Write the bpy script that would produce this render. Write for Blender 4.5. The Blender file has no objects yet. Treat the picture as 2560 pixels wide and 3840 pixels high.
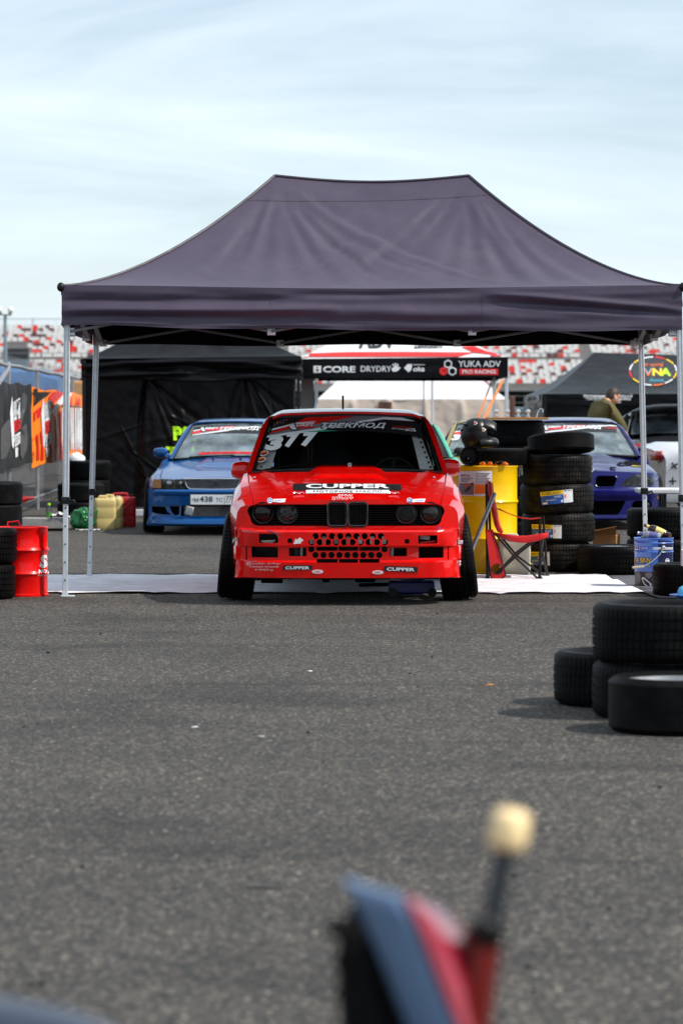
import bpy, bmesh, math, random
import numpy as np
from mathutils import Vector, Matrix, noise
from mathutils.bvhtree import BVHTree
random.seed(7)
SC = bpy.context.scene
COL = SC.collection
R = math.radians

# ---------------------------------------------------------------- camera
FPX, CX, CY, HOR, CAMH = 12000.0, 1280.0, 1920.0, 1550.0, 1.36
PITCH = math.atan((CY - HOR) / FPX)
cd = bpy.data.cameras.new('camera')
cam = bpy.data.objects.new('camera', cd)
COL.objects.link(cam)
cam.location = (0, 0, CAMH)
cam.rotation_euler = (R(90) - PITCH, 0, 0)
cd.sensor_fit = 'VERTICAL'
cd.sensor_height = 36.0
cd.lens = FPX / 3840 * 36.0
cd.clip_end = 3000
cd.dof.use_dof = True
cd.dof.focus_distance = 22.9
cd.dof.aperture_fstop = 4.4
SC.camera = cam

# ---------------------------------------------------------------- light
TOSUN = Vector((0.69, -0.22, 0.80)).normalized()
wd = bpy.data.worlds.new('World')
SC.world = wd
wd.use_nodes = True
nt = wd.node_tree
nt.nodes.clear()
wo = nt.nodes.new('ShaderNodeOutputWorld')
bg = nt.nodes.new('ShaderNodeBackground')
sk = nt.nodes.new('ShaderNodeTexSky')
sk.sky_type = 'NISHITA'
sk.sun_disc = False
sk.sun_elevation = math.asin(TOSUN.z)
sk.sun_rotation = math.atan2(TOSUN.x, TOSUN.y)
sk.altitude = 100
sk.air_density = 1.0
sk.dust_density = 0.3
sk.ozone_density = 3.0
# thin layered cloud: noise over a flat cloud deck, seen in perspective
tc = nt.nodes.new('ShaderNodeTexCoord')
sp = nt.nodes.new('ShaderNodeSeparateXYZ')
nt.links.new(tc.outputs['Generated'], sp.inputs[0])
def wmath(op, a, b, c=None):
    n = nt.nodes.new('ShaderNodeMath'); n.operation = op
    for i, q in enumerate((a, b)):
        if isinstance(q, (int, float)): n.inputs[i].default_value = q
        else: nt.links.new(q, n.inputs[i])
    return n.outputs[0]
cb = nt.nodes.new('ShaderNodeMapping')
cb.inputs['Scale'].default_value = (1.7, 1.7, 8.5)
cb.inputs['Location'].default_value = (3.1, .4, 1.7)
nt.links.new(tc.outputs['Generated'], cb.inputs[0])
nz = nt.nodes.new('ShaderNodeTexNoise')
nz.inputs['Scale'].default_value = 2.1
nz.inputs['Detail'].default_value = 9
nz.inputs['Roughness'].default_value = 0.56
nz.inputs['Distortion'].default_value = 0.9
nt.links.new(cb.outputs[0], nz.inputs['Vector'])
cr = nt.nodes.new('ShaderNodeValToRGB')
cr.color_ramp.elements[0].position = 0.36; cr.color_ramp.elements[0].color = (.38, .38, .38, 1)
cr.color_ramp.elements[1].position = 0.64; cr.color_ramp.elements[1].color = (.95, .95, .95, 1)
nt.links.new(nz.outputs[0], cr.inputs[0])
mx = nt.nodes.new('ShaderNodeMix'); mx.data_type = 'RGBA'
nt.links.new(cr.outputs[0], mx.inputs[0])
nt.links.new(sk.outputs[0], mx.inputs[6])
mx.inputs[7].default_value = (8.1, 9.3, 10.2, 1)
nt.links.new(mx.outputs[2], bg.inputs[0])
bg.inputs[1].default_value = 0.115
nt.links.new(bg.outputs[0], wo.inputs[0])
sl = bpy.data.lights.new('sun', 'SUN')
sl.energy = 4.8
sl.angle = R(0.9)
sl.color = (1.0, 0.95, 0.87)
so = bpy.data.objects.new('sun', sl)
COL.objects.link(so)
so.rotation_euler = (-TOSUN).to_track_quat('-Z', 'Y').to_euler()
so.location = (20, -20, 30)
SC.view_settings.view_transform = 'Standard'
SC.view_settings.look = 'None'
SC.view_settings.exposure = 0.0
SC.view_settings.gamma = 1.0
SC.view_settings.use_curve_mapping = False
SC.cycles.max_bounces = 8
SC.cycles.transparent_max_bounces = 12
SC.cycles.use_denoising = True
SC.cycles.caustics_reflective = False
SC.cycles.caustics_refractive = False

# ---------------------------------------------------------------- helpers
_cp, _sp = math.cos(PITCH), math.sin(PITCH)
def raydir(px, py):
    r, u = px - CX, CY - py
    return Vector((r, u * _sp + FPX * _cp, u * _cp - FPX * _sp))
CAM = Vector((0, 0, CAMH))
def at(px, py, d):                       # point of the plane y = d seen at a photo position
    v = raydir(px, py)
    return CAM + v * (d / v.y)
def ground(px, py, z=0.0):
    v = raydir(px, py)
    return CAM + v * ((z - CAMH) / v.z)
def lin(c):
    c = c / 255.0
    return c / 12.92 if c <= .04045 else ((c + .055) / 1.055) ** 2.4
def rgb(r, g, b): return (lin(r), lin(g), lin(b), 1)
def interp(tab, x):
    if x <= tab[0][0]: return tab[0][1]
    for (a, p), (b, q) in zip(tab, tab[1:]):
        if x <= b: return p + (q - p) * (x - a) / (b - a)
    return tab[-1][1]
def sstep(a, b, x):
    t = min(1, max(0, (x - a) / (b - a)))
    return t * t * (3 - 2 * t)
def nv(x, y=0, z=0): return noise.noise(Vector((x, y, z)))

MATS = {}
def mat(name, col, rough=.5, metal=0, coat=0, var=.12, vs=6, bump=0, bs=80, spec=.5, sheen=0, emis=None, dust=None, alpha=None, rvar=.15):
    if name in MATS: return MATS[name]
    m = bpy.data.materials.new(name); m.use_nodes = True
    t = m.node_tree; b = t.nodes['Principled BSDF']
    c = col if len(col) == 4 else (*col, 1)
    co = t.nodes.new('ShaderNodeTexCoord')
    n = t.nodes.new('ShaderNodeTexNoise'); n.inputs['Scale'].default_value = vs; n.inputs['Detail'].default_value = 5
    n.inputs['Roughness'].default_value = .62
    t.links.new(co.outputs['Object'], n.inputs['Vector'])
    r = t.nodes.new('ShaderNodeMapRange')
    r.inputs[1].default_value = .3; r.inputs[2].default_value = .7
    r.inputs[3].default_value = 1 - var; r.inputs[4].default_value = 1 + var
    t.links.new(n.outputs[0], r.inputs[0])
    v = t.nodes.new('ShaderNodeMix'); v.data_type = 'RGBA'; v.blend_type = 'MULTIPLY'; v.inputs[0].default_value = 1
    v.inputs[6].default_value = c
    t.links.new(r.outputs[0], v.inputs[7])
    out = v.outputs[2]
    if dust:                                  # dust film / stains with a shape of their own: (colour, amount, scale)
        dn = t.nodes.new('ShaderNodeTexNoise'); dn.inputs['Scale'].default_value = dust[2]; dn.inputs['Detail'].default_value = 7
        dn.inputs['Roughness'].default_value = .7
        t.links.new(co.outputs['Object'], dn.inputs['Vector'])
        dr = t.nodes.new('ShaderNodeMapRange'); dr.inputs[1].default_value = .45; dr.inputs[2].default_value = .75
        dr.inputs[3].default_value = 0; dr.inputs[4].default_value = dust[1]
        t.links.new(dn.outputs[0], dr.inputs[0])
        dm = t.nodes.new('ShaderNodeMix'); dm.data_type = 'RGBA'
        t.links.new(dr.outputs[0], dm.inputs[0]); t.links.new(out, dm.inputs[6]); dm.inputs[7].default_value = dust[0]
        out = dm.outputs[2]
    t.links.new(out, b.inputs['Base Color'])
    rr = t.nodes.new('ShaderNodeMapRange')
    rr.inputs[1].default_value = .3; rr.inputs[2].default_value = .7
    rr.inputs[3].default_value = max(.02, rough * (1 - rvar)); rr.inputs[4].default_value = min(1, rough * (1 + rvar))
    t.links.new(n.outputs[0], rr.inputs[0]); t.links.new(rr.outputs[0], b.inputs['Roughness'])
    b.inputs['Metallic'].default_value = metal
    b.inputs['Specular IOR Level'].default_value = spec
    b.inputs['Coat Weight'].default_value = coat
    b.inputs['Coat Roughness'].default_value = .03
    if sheen:
        b.inputs['Sheen Weight'].default_value = sheen; b.inputs['Sheen Roughness'].default_value = .4
    if bump:
        bn = t.nodes.new('ShaderNodeTexNoise'); bn.inputs['Scale'].default_value = bs; bn.inputs['Detail'].default_value = 6
        t.links.new(co.outputs['Object'], bn.inputs['Vector'])
        bp = t.nodes.new('ShaderNodeBump'); bp.inputs['Strength'].default_value = 1; bp.inputs['Distance'].default_value = bump
        t.links.new(bn.outputs[0], bp.inputs['Height']); t.links.new(bp.outputs[0], b.inputs['Normal'])
    if alpha is not None: b.inputs['Alpha'].default_value = alpha
    MATS[name] = m
    return m
def glass(name, tint, refl=1.0, dirt=.04, dcol=(.5, .5, .5, 1)):
    if name in MATS: return MATS[name]
    m = bpy.data.materials.new(name); m.use_nodes = True
    t = m.node_tree; t.nodes.clear()
    o = t.nodes.new('ShaderNodeOutputMaterial')
    tr = t.nodes.new('ShaderNodeBsdfTransparent'); tr.inputs[0].default_value = (*tint, 1)
    gl = t.nodes.new('ShaderNodeBsdfGlossy'); gl.inputs['Roughness'].default_value = .03
    df = t.nodes.new('ShaderNodeBsdfDiffuse'); df.inputs[0].default_value = dcol
    fr = t.nodes.new('ShaderNodeFresnel'); fr.inputs[0].default_value = 1.5
    k = t.nodes.new('ShaderNodeMath'); k.operation = 'MULTIPLY'; k.inputs[1].default_value = refl; k.use_clamp = True
    t.links.new(fr.outputs[0], k.inputs[0])
    n = t.nodes.new('ShaderNodeTexNoise'); n.inputs['Scale'].default_value = 3.5; n.inputs['Detail'].default_value = 6
    co = t.nodes.new('ShaderNodeTexCoord'); t.links.new(co.outputs['Object'], n.inputs['Vector'])
    dr = t.nodes.new('ShaderNodeMapRange'); dr.inputs[1].default_value = .35; dr.inputs[2].default_value = .75
    dr.inputs[3].default_value = dirt * .3; dr.inputs[4].default_value = dirt * 1.8
    t.links.new(n.outputs[0], dr.inputs[0])
    a = t.nodes.new('ShaderNodeMixShader'); t.links.new(dr.outputs[0], a.inputs[0]); t.links.new(tr.outputs[0], a.inputs[1]); t.links.new(df.outputs[0], a.inputs[2])
    b = t.nodes.new('ShaderNodeMixShader'); t.links.new(k.outputs[0], b.inputs[0]); t.links.new(a.outputs[0], b.inputs[1]); t.links.new(gl.outputs[0], b.inputs[2])
    t.links.new(b.outputs[0], o.inputs[0])
    MATS[name] = m
    return m

class MB:
    def __init__(s): s.v = []; s.f = []
    def add(s, vs, fs):
        o = len(s.v); s.v += [Vector(p) for p in vs]; s.f += [tuple(i + o for i in f) for f in fs]; return s
    def box(s, c, d, M=None):
        c = Vector(c); vs = [Vector((x * d[0] / 2, y * d[1] / 2, z * d[2] / 2)) for x in (-1, 1) for y in (-1, 1) for z in (-1, 1)]
        vs = [c + (M @ p if M else p) for p in vs]
        return s.add(vs, [(0, 1, 3, 2), (4, 6, 7, 5), (0, 4, 5, 1), (2, 3, 7, 6), (0, 2, 6, 4), (1, 5, 7, 3)])
    def beam(s, a, b, w, h, up=(0, 0, 1)):              # a square bar between two points
        a, b = Vector(a), Vector(b); z = (b - a).normalized(); u = Vector(up)
        x = z.cross(u)
        if x.length < 1e-4: x = z.cross(Vector((0, 1, 0)))
        x.normalize(); y = x.cross(z)
        M = Matrix((x, y, z)).transposed()
        return s.box((a + b) / 2, (w, h, (b - a).length), M)
    def tube(s, pts, r, n=10, closed=False, caps=True, flat=1.0):
        pts = [Vector(p) for p in pts]; N = len(pts); rings = []; u = None
        for i, p in enumerate(pts):
            if closed: t = pts[(i + 1) % N] - pts[i - 1]
            else: t = pts[min(i + 1, N - 1)] - pts[max(i - 1, 0)]
            t.normalize()
            if u is None:
                u = Vector((0, 0, 1)) if abs(t.z) < .9 else Vector((0, 1, 0))
            x = t.cross(u).normalized(); y = x.cross(t).normalized(); u = y
            rr = r[i] if isinstance(r, (list, tuple)) else r
            rings.append([p + x * math.cos(2 * math.pi * k / n) * rr + y * math.sin(2 * math.pi * k / n) * rr * flat for k in range(n)])
        return s.loft(rings, True, caps and not closed, closed)
    def loft(s, rings, cu=False, caps=False, cv=False):
        n = len(rings[0]); o = len(s.v); m = len(rings)
        for q in rings: s.v += [Vector(p) for p in q]
        for i in range(m if cv else m - 1):
            for k in range(n if cu else n - 1):
                a, b = o + i * n + k, o + i * n + (k + 1) % n
                c, d = o + ((i + 1) % m) * n + (k + 1) % n, o + ((i + 1) % m) * n + k
                s.f.append((a, b, c, d))
        if caps:
            s.f.append(tuple(range(o + n - 1, o - 1, -1))); s.f.append(tuple(o + (m - 1) * n + k for k in range(n)))
        return s
    def lathe(s, prof, n=32, M=None, a0=0, a1=2 * math.pi, closed=True):
        M = M or Matrix()
        rings = []
        cnt = n if closed else n + 1
        for k in range(cnt):
            a = a0 + (a1 - a0) * k / n
            rings.append([M @ Vector((r * math.cos(a), r * math.sin(a), z)) for r, z in prof])
        return s.loft(rings, False, False, closed)
    def ell(s, c, r, n=16, m=10, M=None):
        c = Vector(c); rings = []
        for i in range(m + 1):
            t = math.pi * (i / m) ; t = min(max(t, .02), math.pi - .02)
            rings.append([c + (M or Matrix.Identity(3)) @ Vector((r[0] * math.sin(t) * math.cos(2 * math.pi * k / n), r[1] * math.sin(t) * math.sin(2 * math.pi * k / n), r[2] * math.cos(t))) for k in range(n)])
        return s.loft(rings, True, True)
    def grid(s, fn, us, vs):
        return s.loft([[fn(u, v) for u in us] for v in vs])
    def xf(s, M):
        s.v = [M @ p for p in s.v]; return s

ROOT = {}
def mesh_of(mb, name, smooth=35):
    me = bpy.data.meshes.new(name)
    me.from_pydata([tuple(p) for p in mb.v], [], mb.f)
    bm = bmesh.new(); bm.from_mesh(me)
    bmesh.ops.recalc_face_normals(bm, faces=bm.faces[:])
    bm.to_mesh(me); bm.free()
    if smooth:
        me.shade_smooth(); me.set_sharp_from_angle(angle=R(smooth))
    return me
def obj(name, mb, m, parent=None, smooth=35, bevel=0, sub=0, label=None, cat=None, group=None, kind=None, loc=None, rot=None):
    me = mb if isinstance(mb, bpy.types.Mesh) else mesh_of(mb, name, smooth)
    if m and not me.materials: me.materials.append(m if not isinstance(m, str) else MATS[m])
    o = bpy.data.objects.new(name, me); COL.objects.link(o)
    if loc: o.location = loc
    if rot: o.rotation_euler = rot
    if parent: o.parent = parent
    if bevel:
        b = o.modifiers.new('bevel', 'BEVEL'); b.width = bevel; b.segments = 2; b.limit_method = 'ANGLE'; b.angle_limit = R(40)
    if sub:
        b = o.modifiers.new('subdivision', 'SUBSURF'); b.levels = sub; b.render_levels = sub
    tag(o, label, cat, group, kind)
    return o
def tag(o, label=None, cat=None, group=None, kind=None):
    if label: o['label'] = label
    if cat: o['category'] = cat
    if group: o['group'] = group
    if kind: o['kind'] = kind
    return o
def thing(name, label, cat, loc=(0, 0, 0), rz=0, group=None, rot=None):
    o = bpy.data.objects.new(name, None); COL.objects.link(o)
    o.empty_display_size = .2
    o.location = loc; o.rotation_euler = rot or (0, 0, rz)
    tag(o, label, cat, group)
    ROOT[o.name] = Matrix.Translation(Vector(loc)) @ (Matrix.Rotation(rz, 4, 'Z') if not rot else __import__('mathutils').Euler(rot).to_matrix().to_4x4())
    return o
def rootm(o):
    while o is not None:
        if o.name in ROOT: return ROOT[o.name]
        if o.parent is None: return Matrix.Translation(o.location) @ o.rotation_euler.to_matrix().to_4x4()
        o = o.parent
    return Matrix()
def worldbvh(objs):
    vs, fs = [], []
    for o in objs:
        M = rootm(o); k = len(vs)
        vs += [M @ v.co for v in o.data.vertices]; fs += [tuple(i + k for i in p.vertices) for p in o.data.polygons]
    return BVHTree.FromPolygons(vs, fs)

# flat shapes: a bmesh in (x, 0, z) with holes, refined on a lattice
def flat(loops, step=None, xs=(), zs=()):
    bm = bmesh.new(); es = []
    for p in loops:
        vs = [bm.verts.new((x, 0, z)) for x, z in p]
        es += [bm.edges.new((vs[i], vs[(i + 1) % len(vs)])) for i in range(len(vs))]
    bmesh.ops.triangle_fill(bm, use_beauty=True, edges=es, normal=(0, -1, 0))
    refine(bm, step, xs, zs)
    return bm
def refine(bm, step, xs=(), zs=()):
    if not bm.verts: return
    X = [v.co.x for v in bm.verts]; Z = [v.co.z for v in bm.verts]
    xs, zs = list(xs), list(zs)
    if step:
        k = math.ceil(min(X) / step) 
        while k * step < max(X): xs.append(k * step + 1e-4); k += 1
        k = math.ceil(min(Z) / step)
        while k * step < max(Z): zs.append(k * step + 1e-4); k += 1
    for x in xs: bmesh.ops.bisect_plane(bm, geom=bm.verts[:] + bm.edges[:] + bm.faces[:], plane_co=(x, 0, 0), plane_no=(1, 0, 0))
    for z in zs: bmesh.ops.bisect_plane(bm, geom=bm.verts[:] + bm.edges[:] + bm.faces[:], plane_co=(0, 0, z), plane_no=(0, 0, 1))
def plate(loops, fn, thick=.02, step=.06, xs=(), zs=()):      # warped plate with real holes and a returned rim
    bm = flat(loops, step, xs, zs)
    for v in bm.verts: v.co = fn(v.co.x, v.co.z)
    if thick:
        be = [e for e in bm.edges if e.is_boundary]
        r = bmesh.ops.extrude_edge_only(bm, edges=be)
        for v in r['geom']:
            if isinstance(v, bmesh.types.BMVert): v.co.y += thick
    mb = MB(); bm.verts.index_update()
    mb.add([v.co.copy() for v in bm.verts], [tuple(v.index for v in f.verts) for f in bm.faces]); bm.free()
    return mb
def rrect(x0, x1, z0, z1, r, n=5):
    r = min(r, abs(x1 - x0) / 2 - 1e-4, abs(z1 - z0) / 2 - 1e-4); p = []
    for cx, cz, a in ((x1 - r, z1 - r, 0), (x0 + r, z1 - r, 90), (x0 + r, z0 + r, 180), (x1 - r, z0 + r, 270)):
        for k in range(n + 1): p.append((cx + r * math.cos(R(a + 90 * k / n)), cz + r * math.sin(R(a + 90 * k / n))))
    return p
def circ(x, z, r, n=18, rz=None): return [(x + r * math.cos(2 * math.pi * k / n), z + (rz or r) * math.sin(2 * math.pi * k / n)) for k in range(n)]

# marks: flat shapes given at photo positions, cast onto the real surface and laid a few millimetres proud of it
def cast(bm, bvh, off, M):
    Mi = M.inverted(); dead = []
    for v in bm.verts:
        d = raydir(v.co.x, v.co.z).normalized()
        h = bvh.ray_cast(CAM, d)
        if h[0] is None: dead.append(v); continue
        n = h[1] if h[1].dot(d) < 0 else -h[1]
        v.co = Mi @ (h[0] + n * off if off > 0 else h[0] - d * off)
    bmesh.ops.delete(bm, geom=dead, context='VERTS')
    bm.verts.index_update()
    mb = MB(); mb.add([v.co.copy() for v in bm.verts], [tuple(v.index for v in f.verts) for f in bm.faces]); bm.free()
    return mb
def stick(name, loops, bvh, m, parent, off=.003, step=30, kind=None, label=None):
    mb = cast(flat(loops, step), bvh, off, rootm(parent))
    if mb.f: return obj(name, mb, m, parent, smooth=60, label=label)
def textbm(s, x0, x1, y0, y1, shear=0, bold=0, slope=0, spacing=1, arc=0):
    c = bpy.data.curves.new('lettering', 'FONT'); c.body = s; c.shear = shear; c.offset = bold; c.resolution_u = 3; c.space_character = spacing
    o = bpy.data.objects.new('lettering', c); me = o.to_mesh()
    bm = bmesh.new(); bm.from_mesh(me); o.to_mesh_clear(); bpy.data.objects.remove(o); bpy.data.curves.remove(c)
    X = [v.co.x for v in bm.verts]; Y = [v.co.y for v in bm.verts]
    ax, bx, ay, by = min(X), max(X), min(Y), max(Y)
    for v in bm.verts:
        u, w = (v.co.x - ax) / (bx - ax), (v.co.y - ay) / (by - ay)
        px = x0 + (x1 - x0) * u
        v.co = Vector((px, 0, y1 + (y0 - y1) * w + slope * (px - x0) - arc * math.sin(math.pi * u)))
    bmesh.ops.remove_doubles(bm, verts=bm.verts[:], dist=1e-4)
    return bm
def letters(s, x0, x1, y0, y1, bvh, m, parent, off=.004, step=40, name='lettering', **k):
    bm = textbm(s, x0, x1, y0, y1, **k); refine(bm, step)
    mb = cast(bm, bvh, off, rootm(parent))
    if mb.f: return obj(name, mb, m, parent, smooth=0)
def copy_tree(o, loc=None, rot=None, label=None, parent=None):
    c = o.copy(); COL.objects.link(c); c.parent = parent
    if loc is not None: c.location = loc
    if rot is not None: c.rotation_euler = rot
    if label: c['label'] = label
    for ch in o.children: copy_tree(ch, parent=c)
    return c

# ================================================================ materials
mat('red_paint', rgb(226, 3, 2), .22, coat=.9, var=.05, vs=3, dust=((.40, .05, .03, 1), .25, 9), spec=.16)
mat('red_dull', rgb(190, 10, 8), .45, coat=.3, var=.08)
mat('black_plastic', (.005, .005, .0055, 1), .38, var=.2, spec=.28, dust=((.03, .03, .03, 1), .2, 14))
mat('black_gloss', (.006, .006, .007, 1), .18, coat=.6, var=.1)
mat('matt_black', (.003, .003, .003, 1), .85, var=.2, spec=.08)
mat('rubber', (.0030, .0030, .0034, 1), .5, var=.25, vs=10, spec=.08, bump=.0006, bs=160, dust=((.016, .015, .0135, 1), .5, 9))
mat('rubber_new', (.004, .004, .0045, 1), .5, var=.2, vs=12, spec=.12, dust=((.060, .046, .033, 1), .55, 9))
mat('chrome', (.75, .76, .78, 1), .12, metal=1, var=.05)
mat('aluminium', (.66, .70, .74, 1), .38, metal=.25, var=.07, vs=20, dust=((.3, .29, .27, 1), .25, 30))
mat('steel_grey', (.30, .31, .33, 1), .45, metal=.5, var=.2, vs=18, dust=((.16, .1, .06, 1), .4, 22))
mat('white_print', (.80, .80, .82, 1), .5, var=.04)
mat('white_cloth', (.80, .79, .84, 1), .85, var=.10, vs=2.2, bump=.006, bs=11, dust=((.34, .32, .31, 1), .6, 4.2))
mat('print_black', (.010, .010, .011, 1), .45, var=.1)
mat('print_red', rgb(222, 22, 20), .5, var=.05)
mat('print_orange', rgb(240, 110, 20), .55, var=.05)
mat('print_blue', rgb(20, 84, 170), .45, var=.05)
mat('print_yellow', rgb(238, 200, 20), .5, var=.05)
mat('print_grey', rgb(120, 116, 122), .5, var=.06)
mat('print_green', rgb(190, 255, 10), .6, var=.05)
mat('tent_purple', (.060, .045, .076, 1), .5, var=.10, vs=3, bump=.004, bs=5, spec=.35, sheen=.1, dust=((.085, .070, .098, 1), .4, 2.5))
mat('tent_black', (.0042, .0044, .0055, 1), .40, var=.15, vs=3, bump=.006, bs=6, spec=.12)
mat('tent_white', (.62, .61, .63, 1), .7, var=.05, vs=2)
mat('tent_beige', (.66, .54, .45, 1), .8, var=.07, vs=1.5, bump=.02, bs=2)
mat('concrete', (.30, .29, .28, 1), .9, var=.2, vs=14, bump=.003, bs=60)
mat('yellow_paint', rgb(246, 196, 0), .38, coat=.12, spec=.3, var=.06, vs=5, dust=((.55, .33, .01, 1), .35, 7))
mat('barrel_red', rgb(232, 6, 4), .3, coat=.2, spec=.2, var=.05, dust=((.25, .05, .04, 1), .25, 9))
mat('plastic_beige', rgb(206, 184, 120), .45, var=.12, vs=5, spec=.4)
mat('plastic_red', rgb(160, 10, 16), .42, var=.08)
mat('plastic_white', rgb(205, 200, 178), .5, var=.06)
mat('blue_paint', rgb(0, 70, 132), .2, coat=.5, var=.05, spec=.2, dust=((.01, .13, .30, 1), .2, 8))
mat('violet_paint', rgb(14, 13, 88), .2, coat=.5, var=.05, spec=.2, dust=((.03, .03, .20, 1), .2, 8))
mat('mint_paint', rgb(60, 178, 140), .28, coat=1, var=.05)
mat('olive_paint', rgb(150, 128, 40), .3, coat=1, var=.06)
mat('white_paint', (.62, .63, .66, 1), .28, coat=1, var=.03)
mat('graphite_paint', (.02, .021, .024, 1), .25, coat=1, var=.1)
mat('seat_white', (.58, .565, .55, 1), .55, var=.05)
mat('seat_red', rgb(205, 42, 28), .5, var=.05)
mat('seat_maroon', rgb(92, 52, 52), .55, var=.05)
mat('cloth_red', rgb(196, 10, 16), .7, var=.08, vs=12, sheen=.1)
mat('cardboard', rgb(164, 112, 62), .8, var=.1, vs=9)
mat('orange_plastic', rgb(224, 108, 22), .55, var=.06)
mat('skin', rgb(196, 136, 108), .5, var=.06, vs=20)
mat('olive_cloth', rgb(86, 78, 36), .8, var=.1, vs=9, bump=.006, bs=9)
mat('hair_brown', rgb(48, 30, 20), .6, var=.25, vs=60)
mat('denim', rgb(40, 46, 60), .85, var=.15)
glass('glass_clear', (.80, .86, .84), 1.0, .05, (.45, .5, .5, 1))
glass('glass_dark', (.05, .055, .06), 1.0, .03, (.2, .2, .2, 1))
glass('glass_hero', (.72, .75, .75), .45, .004, (.3, .3, .3, 1))
glass('glass_black', (.012, .013, .014), .35, .01, (.05, .05, .05, 1))
glass('glass_dusty', (.42, .50, .52), 1.0, .42, (.34, .42, .46, 1))
glass('lens_clear', (.6, .6, .6), .8, .03)
glass('lens_smoke', (.16, .13, .12), .8, .03, (.2, .15, .12, 1))

def asphalt():
    m = bpy.data.materials.new('asphalt'); m.use_nodes = True
    t = m.node_tree; b = t.nodes['Principled BSDF']; N = t.nodes.new; L = t.links.new
    co = N('ShaderNodeTexCoord')
    def tex(kind, sc, det=4, rough=.6, vec=None):
        n = N('ShaderNodeTexNoise' if kind == 'n' else 'ShaderNodeTexVoronoi'); n.inputs['Scale'].default_value = sc
        if kind == 'n': n.inputs['Detail'].default_value = det; n.inputs['Roughness'].default_value = rough
        L(vec or co.outputs['Object'], n.inputs['Vector']); return n
    def ramp(src, els):
        r = N('ShaderNodeValToRGB'); L(src, r.inputs[0])
        while len(r.color_ramp.elements) < len(els): r.color_ramp.elements.new(.5)
        for e, (p, c) in zip(r.color_ramp.elements, els): e.position = p; e.color = (*c, 1)
        return r.outputs[0]
    def mix(a, c, f, mode='MULTIPLY'):
        x = N('ShaderNodeMix'); x.data_type = 'RGBA'; x.blend_type = mode
        if isinstance(f, float): x.inputs[0].default_value = f
        else: L(f, x.inputs[0])
        for i, q in ((6, a), (7, c)):
            if isinstance(q, tuple): x.inputs[i].default_value = q
            else: L(q, x.inputs[i])
        return x.outputs[2]
    vor = tex('v', 74)                                    # aggregate: stones of about 15 mm, each its own grey or tan
    stone = ramp(vor.outputs['Color'], [(.0, (.014, .015, .017)), (.35, (.060, .060, .062)), (.64, (.110, .105, .098)), (.80, (.180, .160, .136)), (1, (.46, .44, .41))])
    fine = tex('n', 210, 3)
    mid_ = tex('n', 26, 3, .7)
    stone = mix(stone, ramp(mid_.outputs[0], [(.32, (.80, .81, .83)), (.68, (1.18, 1.16, 1.13))]), 1.0)
    stone = mix(stone, ramp(fine.outputs[0], [(.3, (.55, .55, .56)), (.7, (1.5, 1.46, 1.42))]), 1.0)
    binder = ramp(vor.outputs['Distance'], [(.0, (1.2, 1.2, 1.2)), (.45, (1, 1, 1)), (.75, (.42, .42, .44))])
    col = mix(stone, binder, 1.0)
    mp = N('ShaderNodeMapping'); mp.inputs['Scale'].default_value = (.35, 1.0, 1); L(co.outputs['Object'], mp.inputs['Vector'])
    big = tex('n', 1.3, 6, .6, mp.outputs[0])
    col = mix(col, ramp(big.outputs[0], [(.28, (.78, .78, .80)), (.5, (.98, .98, .98)), (.72, (1.16, 1.14, 1.11))]), 1.0)
    mp2 = N('ShaderNodeMapping'); mp2.inputs['Scale'].default_value = (.16, 1.6, 1); mp2.inputs['Rotation'].default_value = (0, 0, R(4)); L(co.outputs['Object'], mp2.inputs['Vector'])
    st = tex('n', 1.5, 5, .62, mp2.outputs[0])            # tyre-dragged rubber streaks lying across the view
    col = mix(col, ramp(st.outputs[0], [(.30, (.50, .50, .52)), (.44, (1, 1, 1))]), .75)
    pt = tex('n', .55, 5, .65)                              # old oil and damp patches
    col = mix(col, ramp(pt.outputs[0], [(.36, (.58, .58, .60)), (.47, (1, 1, 1))]), .8)
    sp_ = tex('n', 9, 4, .6); col = mix(col, ramp(sp_.outputs[0], [(.24, (.35, .35, .36)), (.30, (1, 1, 1))]), .8)
    col = mix(col, (.88, .845, .795, 1), 1.0)
    L(col, b.inputs['Base Color'])
    b.inputs['Roughness'].default_value = .86; b.inputs['Specular IOR Level'].default_value = .35
    bp = N('ShaderNodeBump'); bp.inputs['Distance'].default_value = .007; bp.inputs['Strength'].default_value = .9
    hs = N('ShaderNodeMath'); hs.operation = 'SUBTRACT'; L(fine.outputs[0], hs.inputs[0]); L(vor.outputs['Distance'], hs.inputs[1])
    L(hs.outputs[0], bp.inputs['Height']); L(bp.outputs[0], b.inputs['Normal'])
    MATS['asphalt'] = m
    return m
asphalt()

# ================================================================ ground
g = MB(); g.add([(-900, -40, 0), (900, -40, 0), (900, 1500, 0), (-900, 1500, 0)], [(0, 1, 2, 3)])
obj('ground', g, 'asphalt', smooth=0, kind='structure', label='worn grey asphalt of the paddock')
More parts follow.
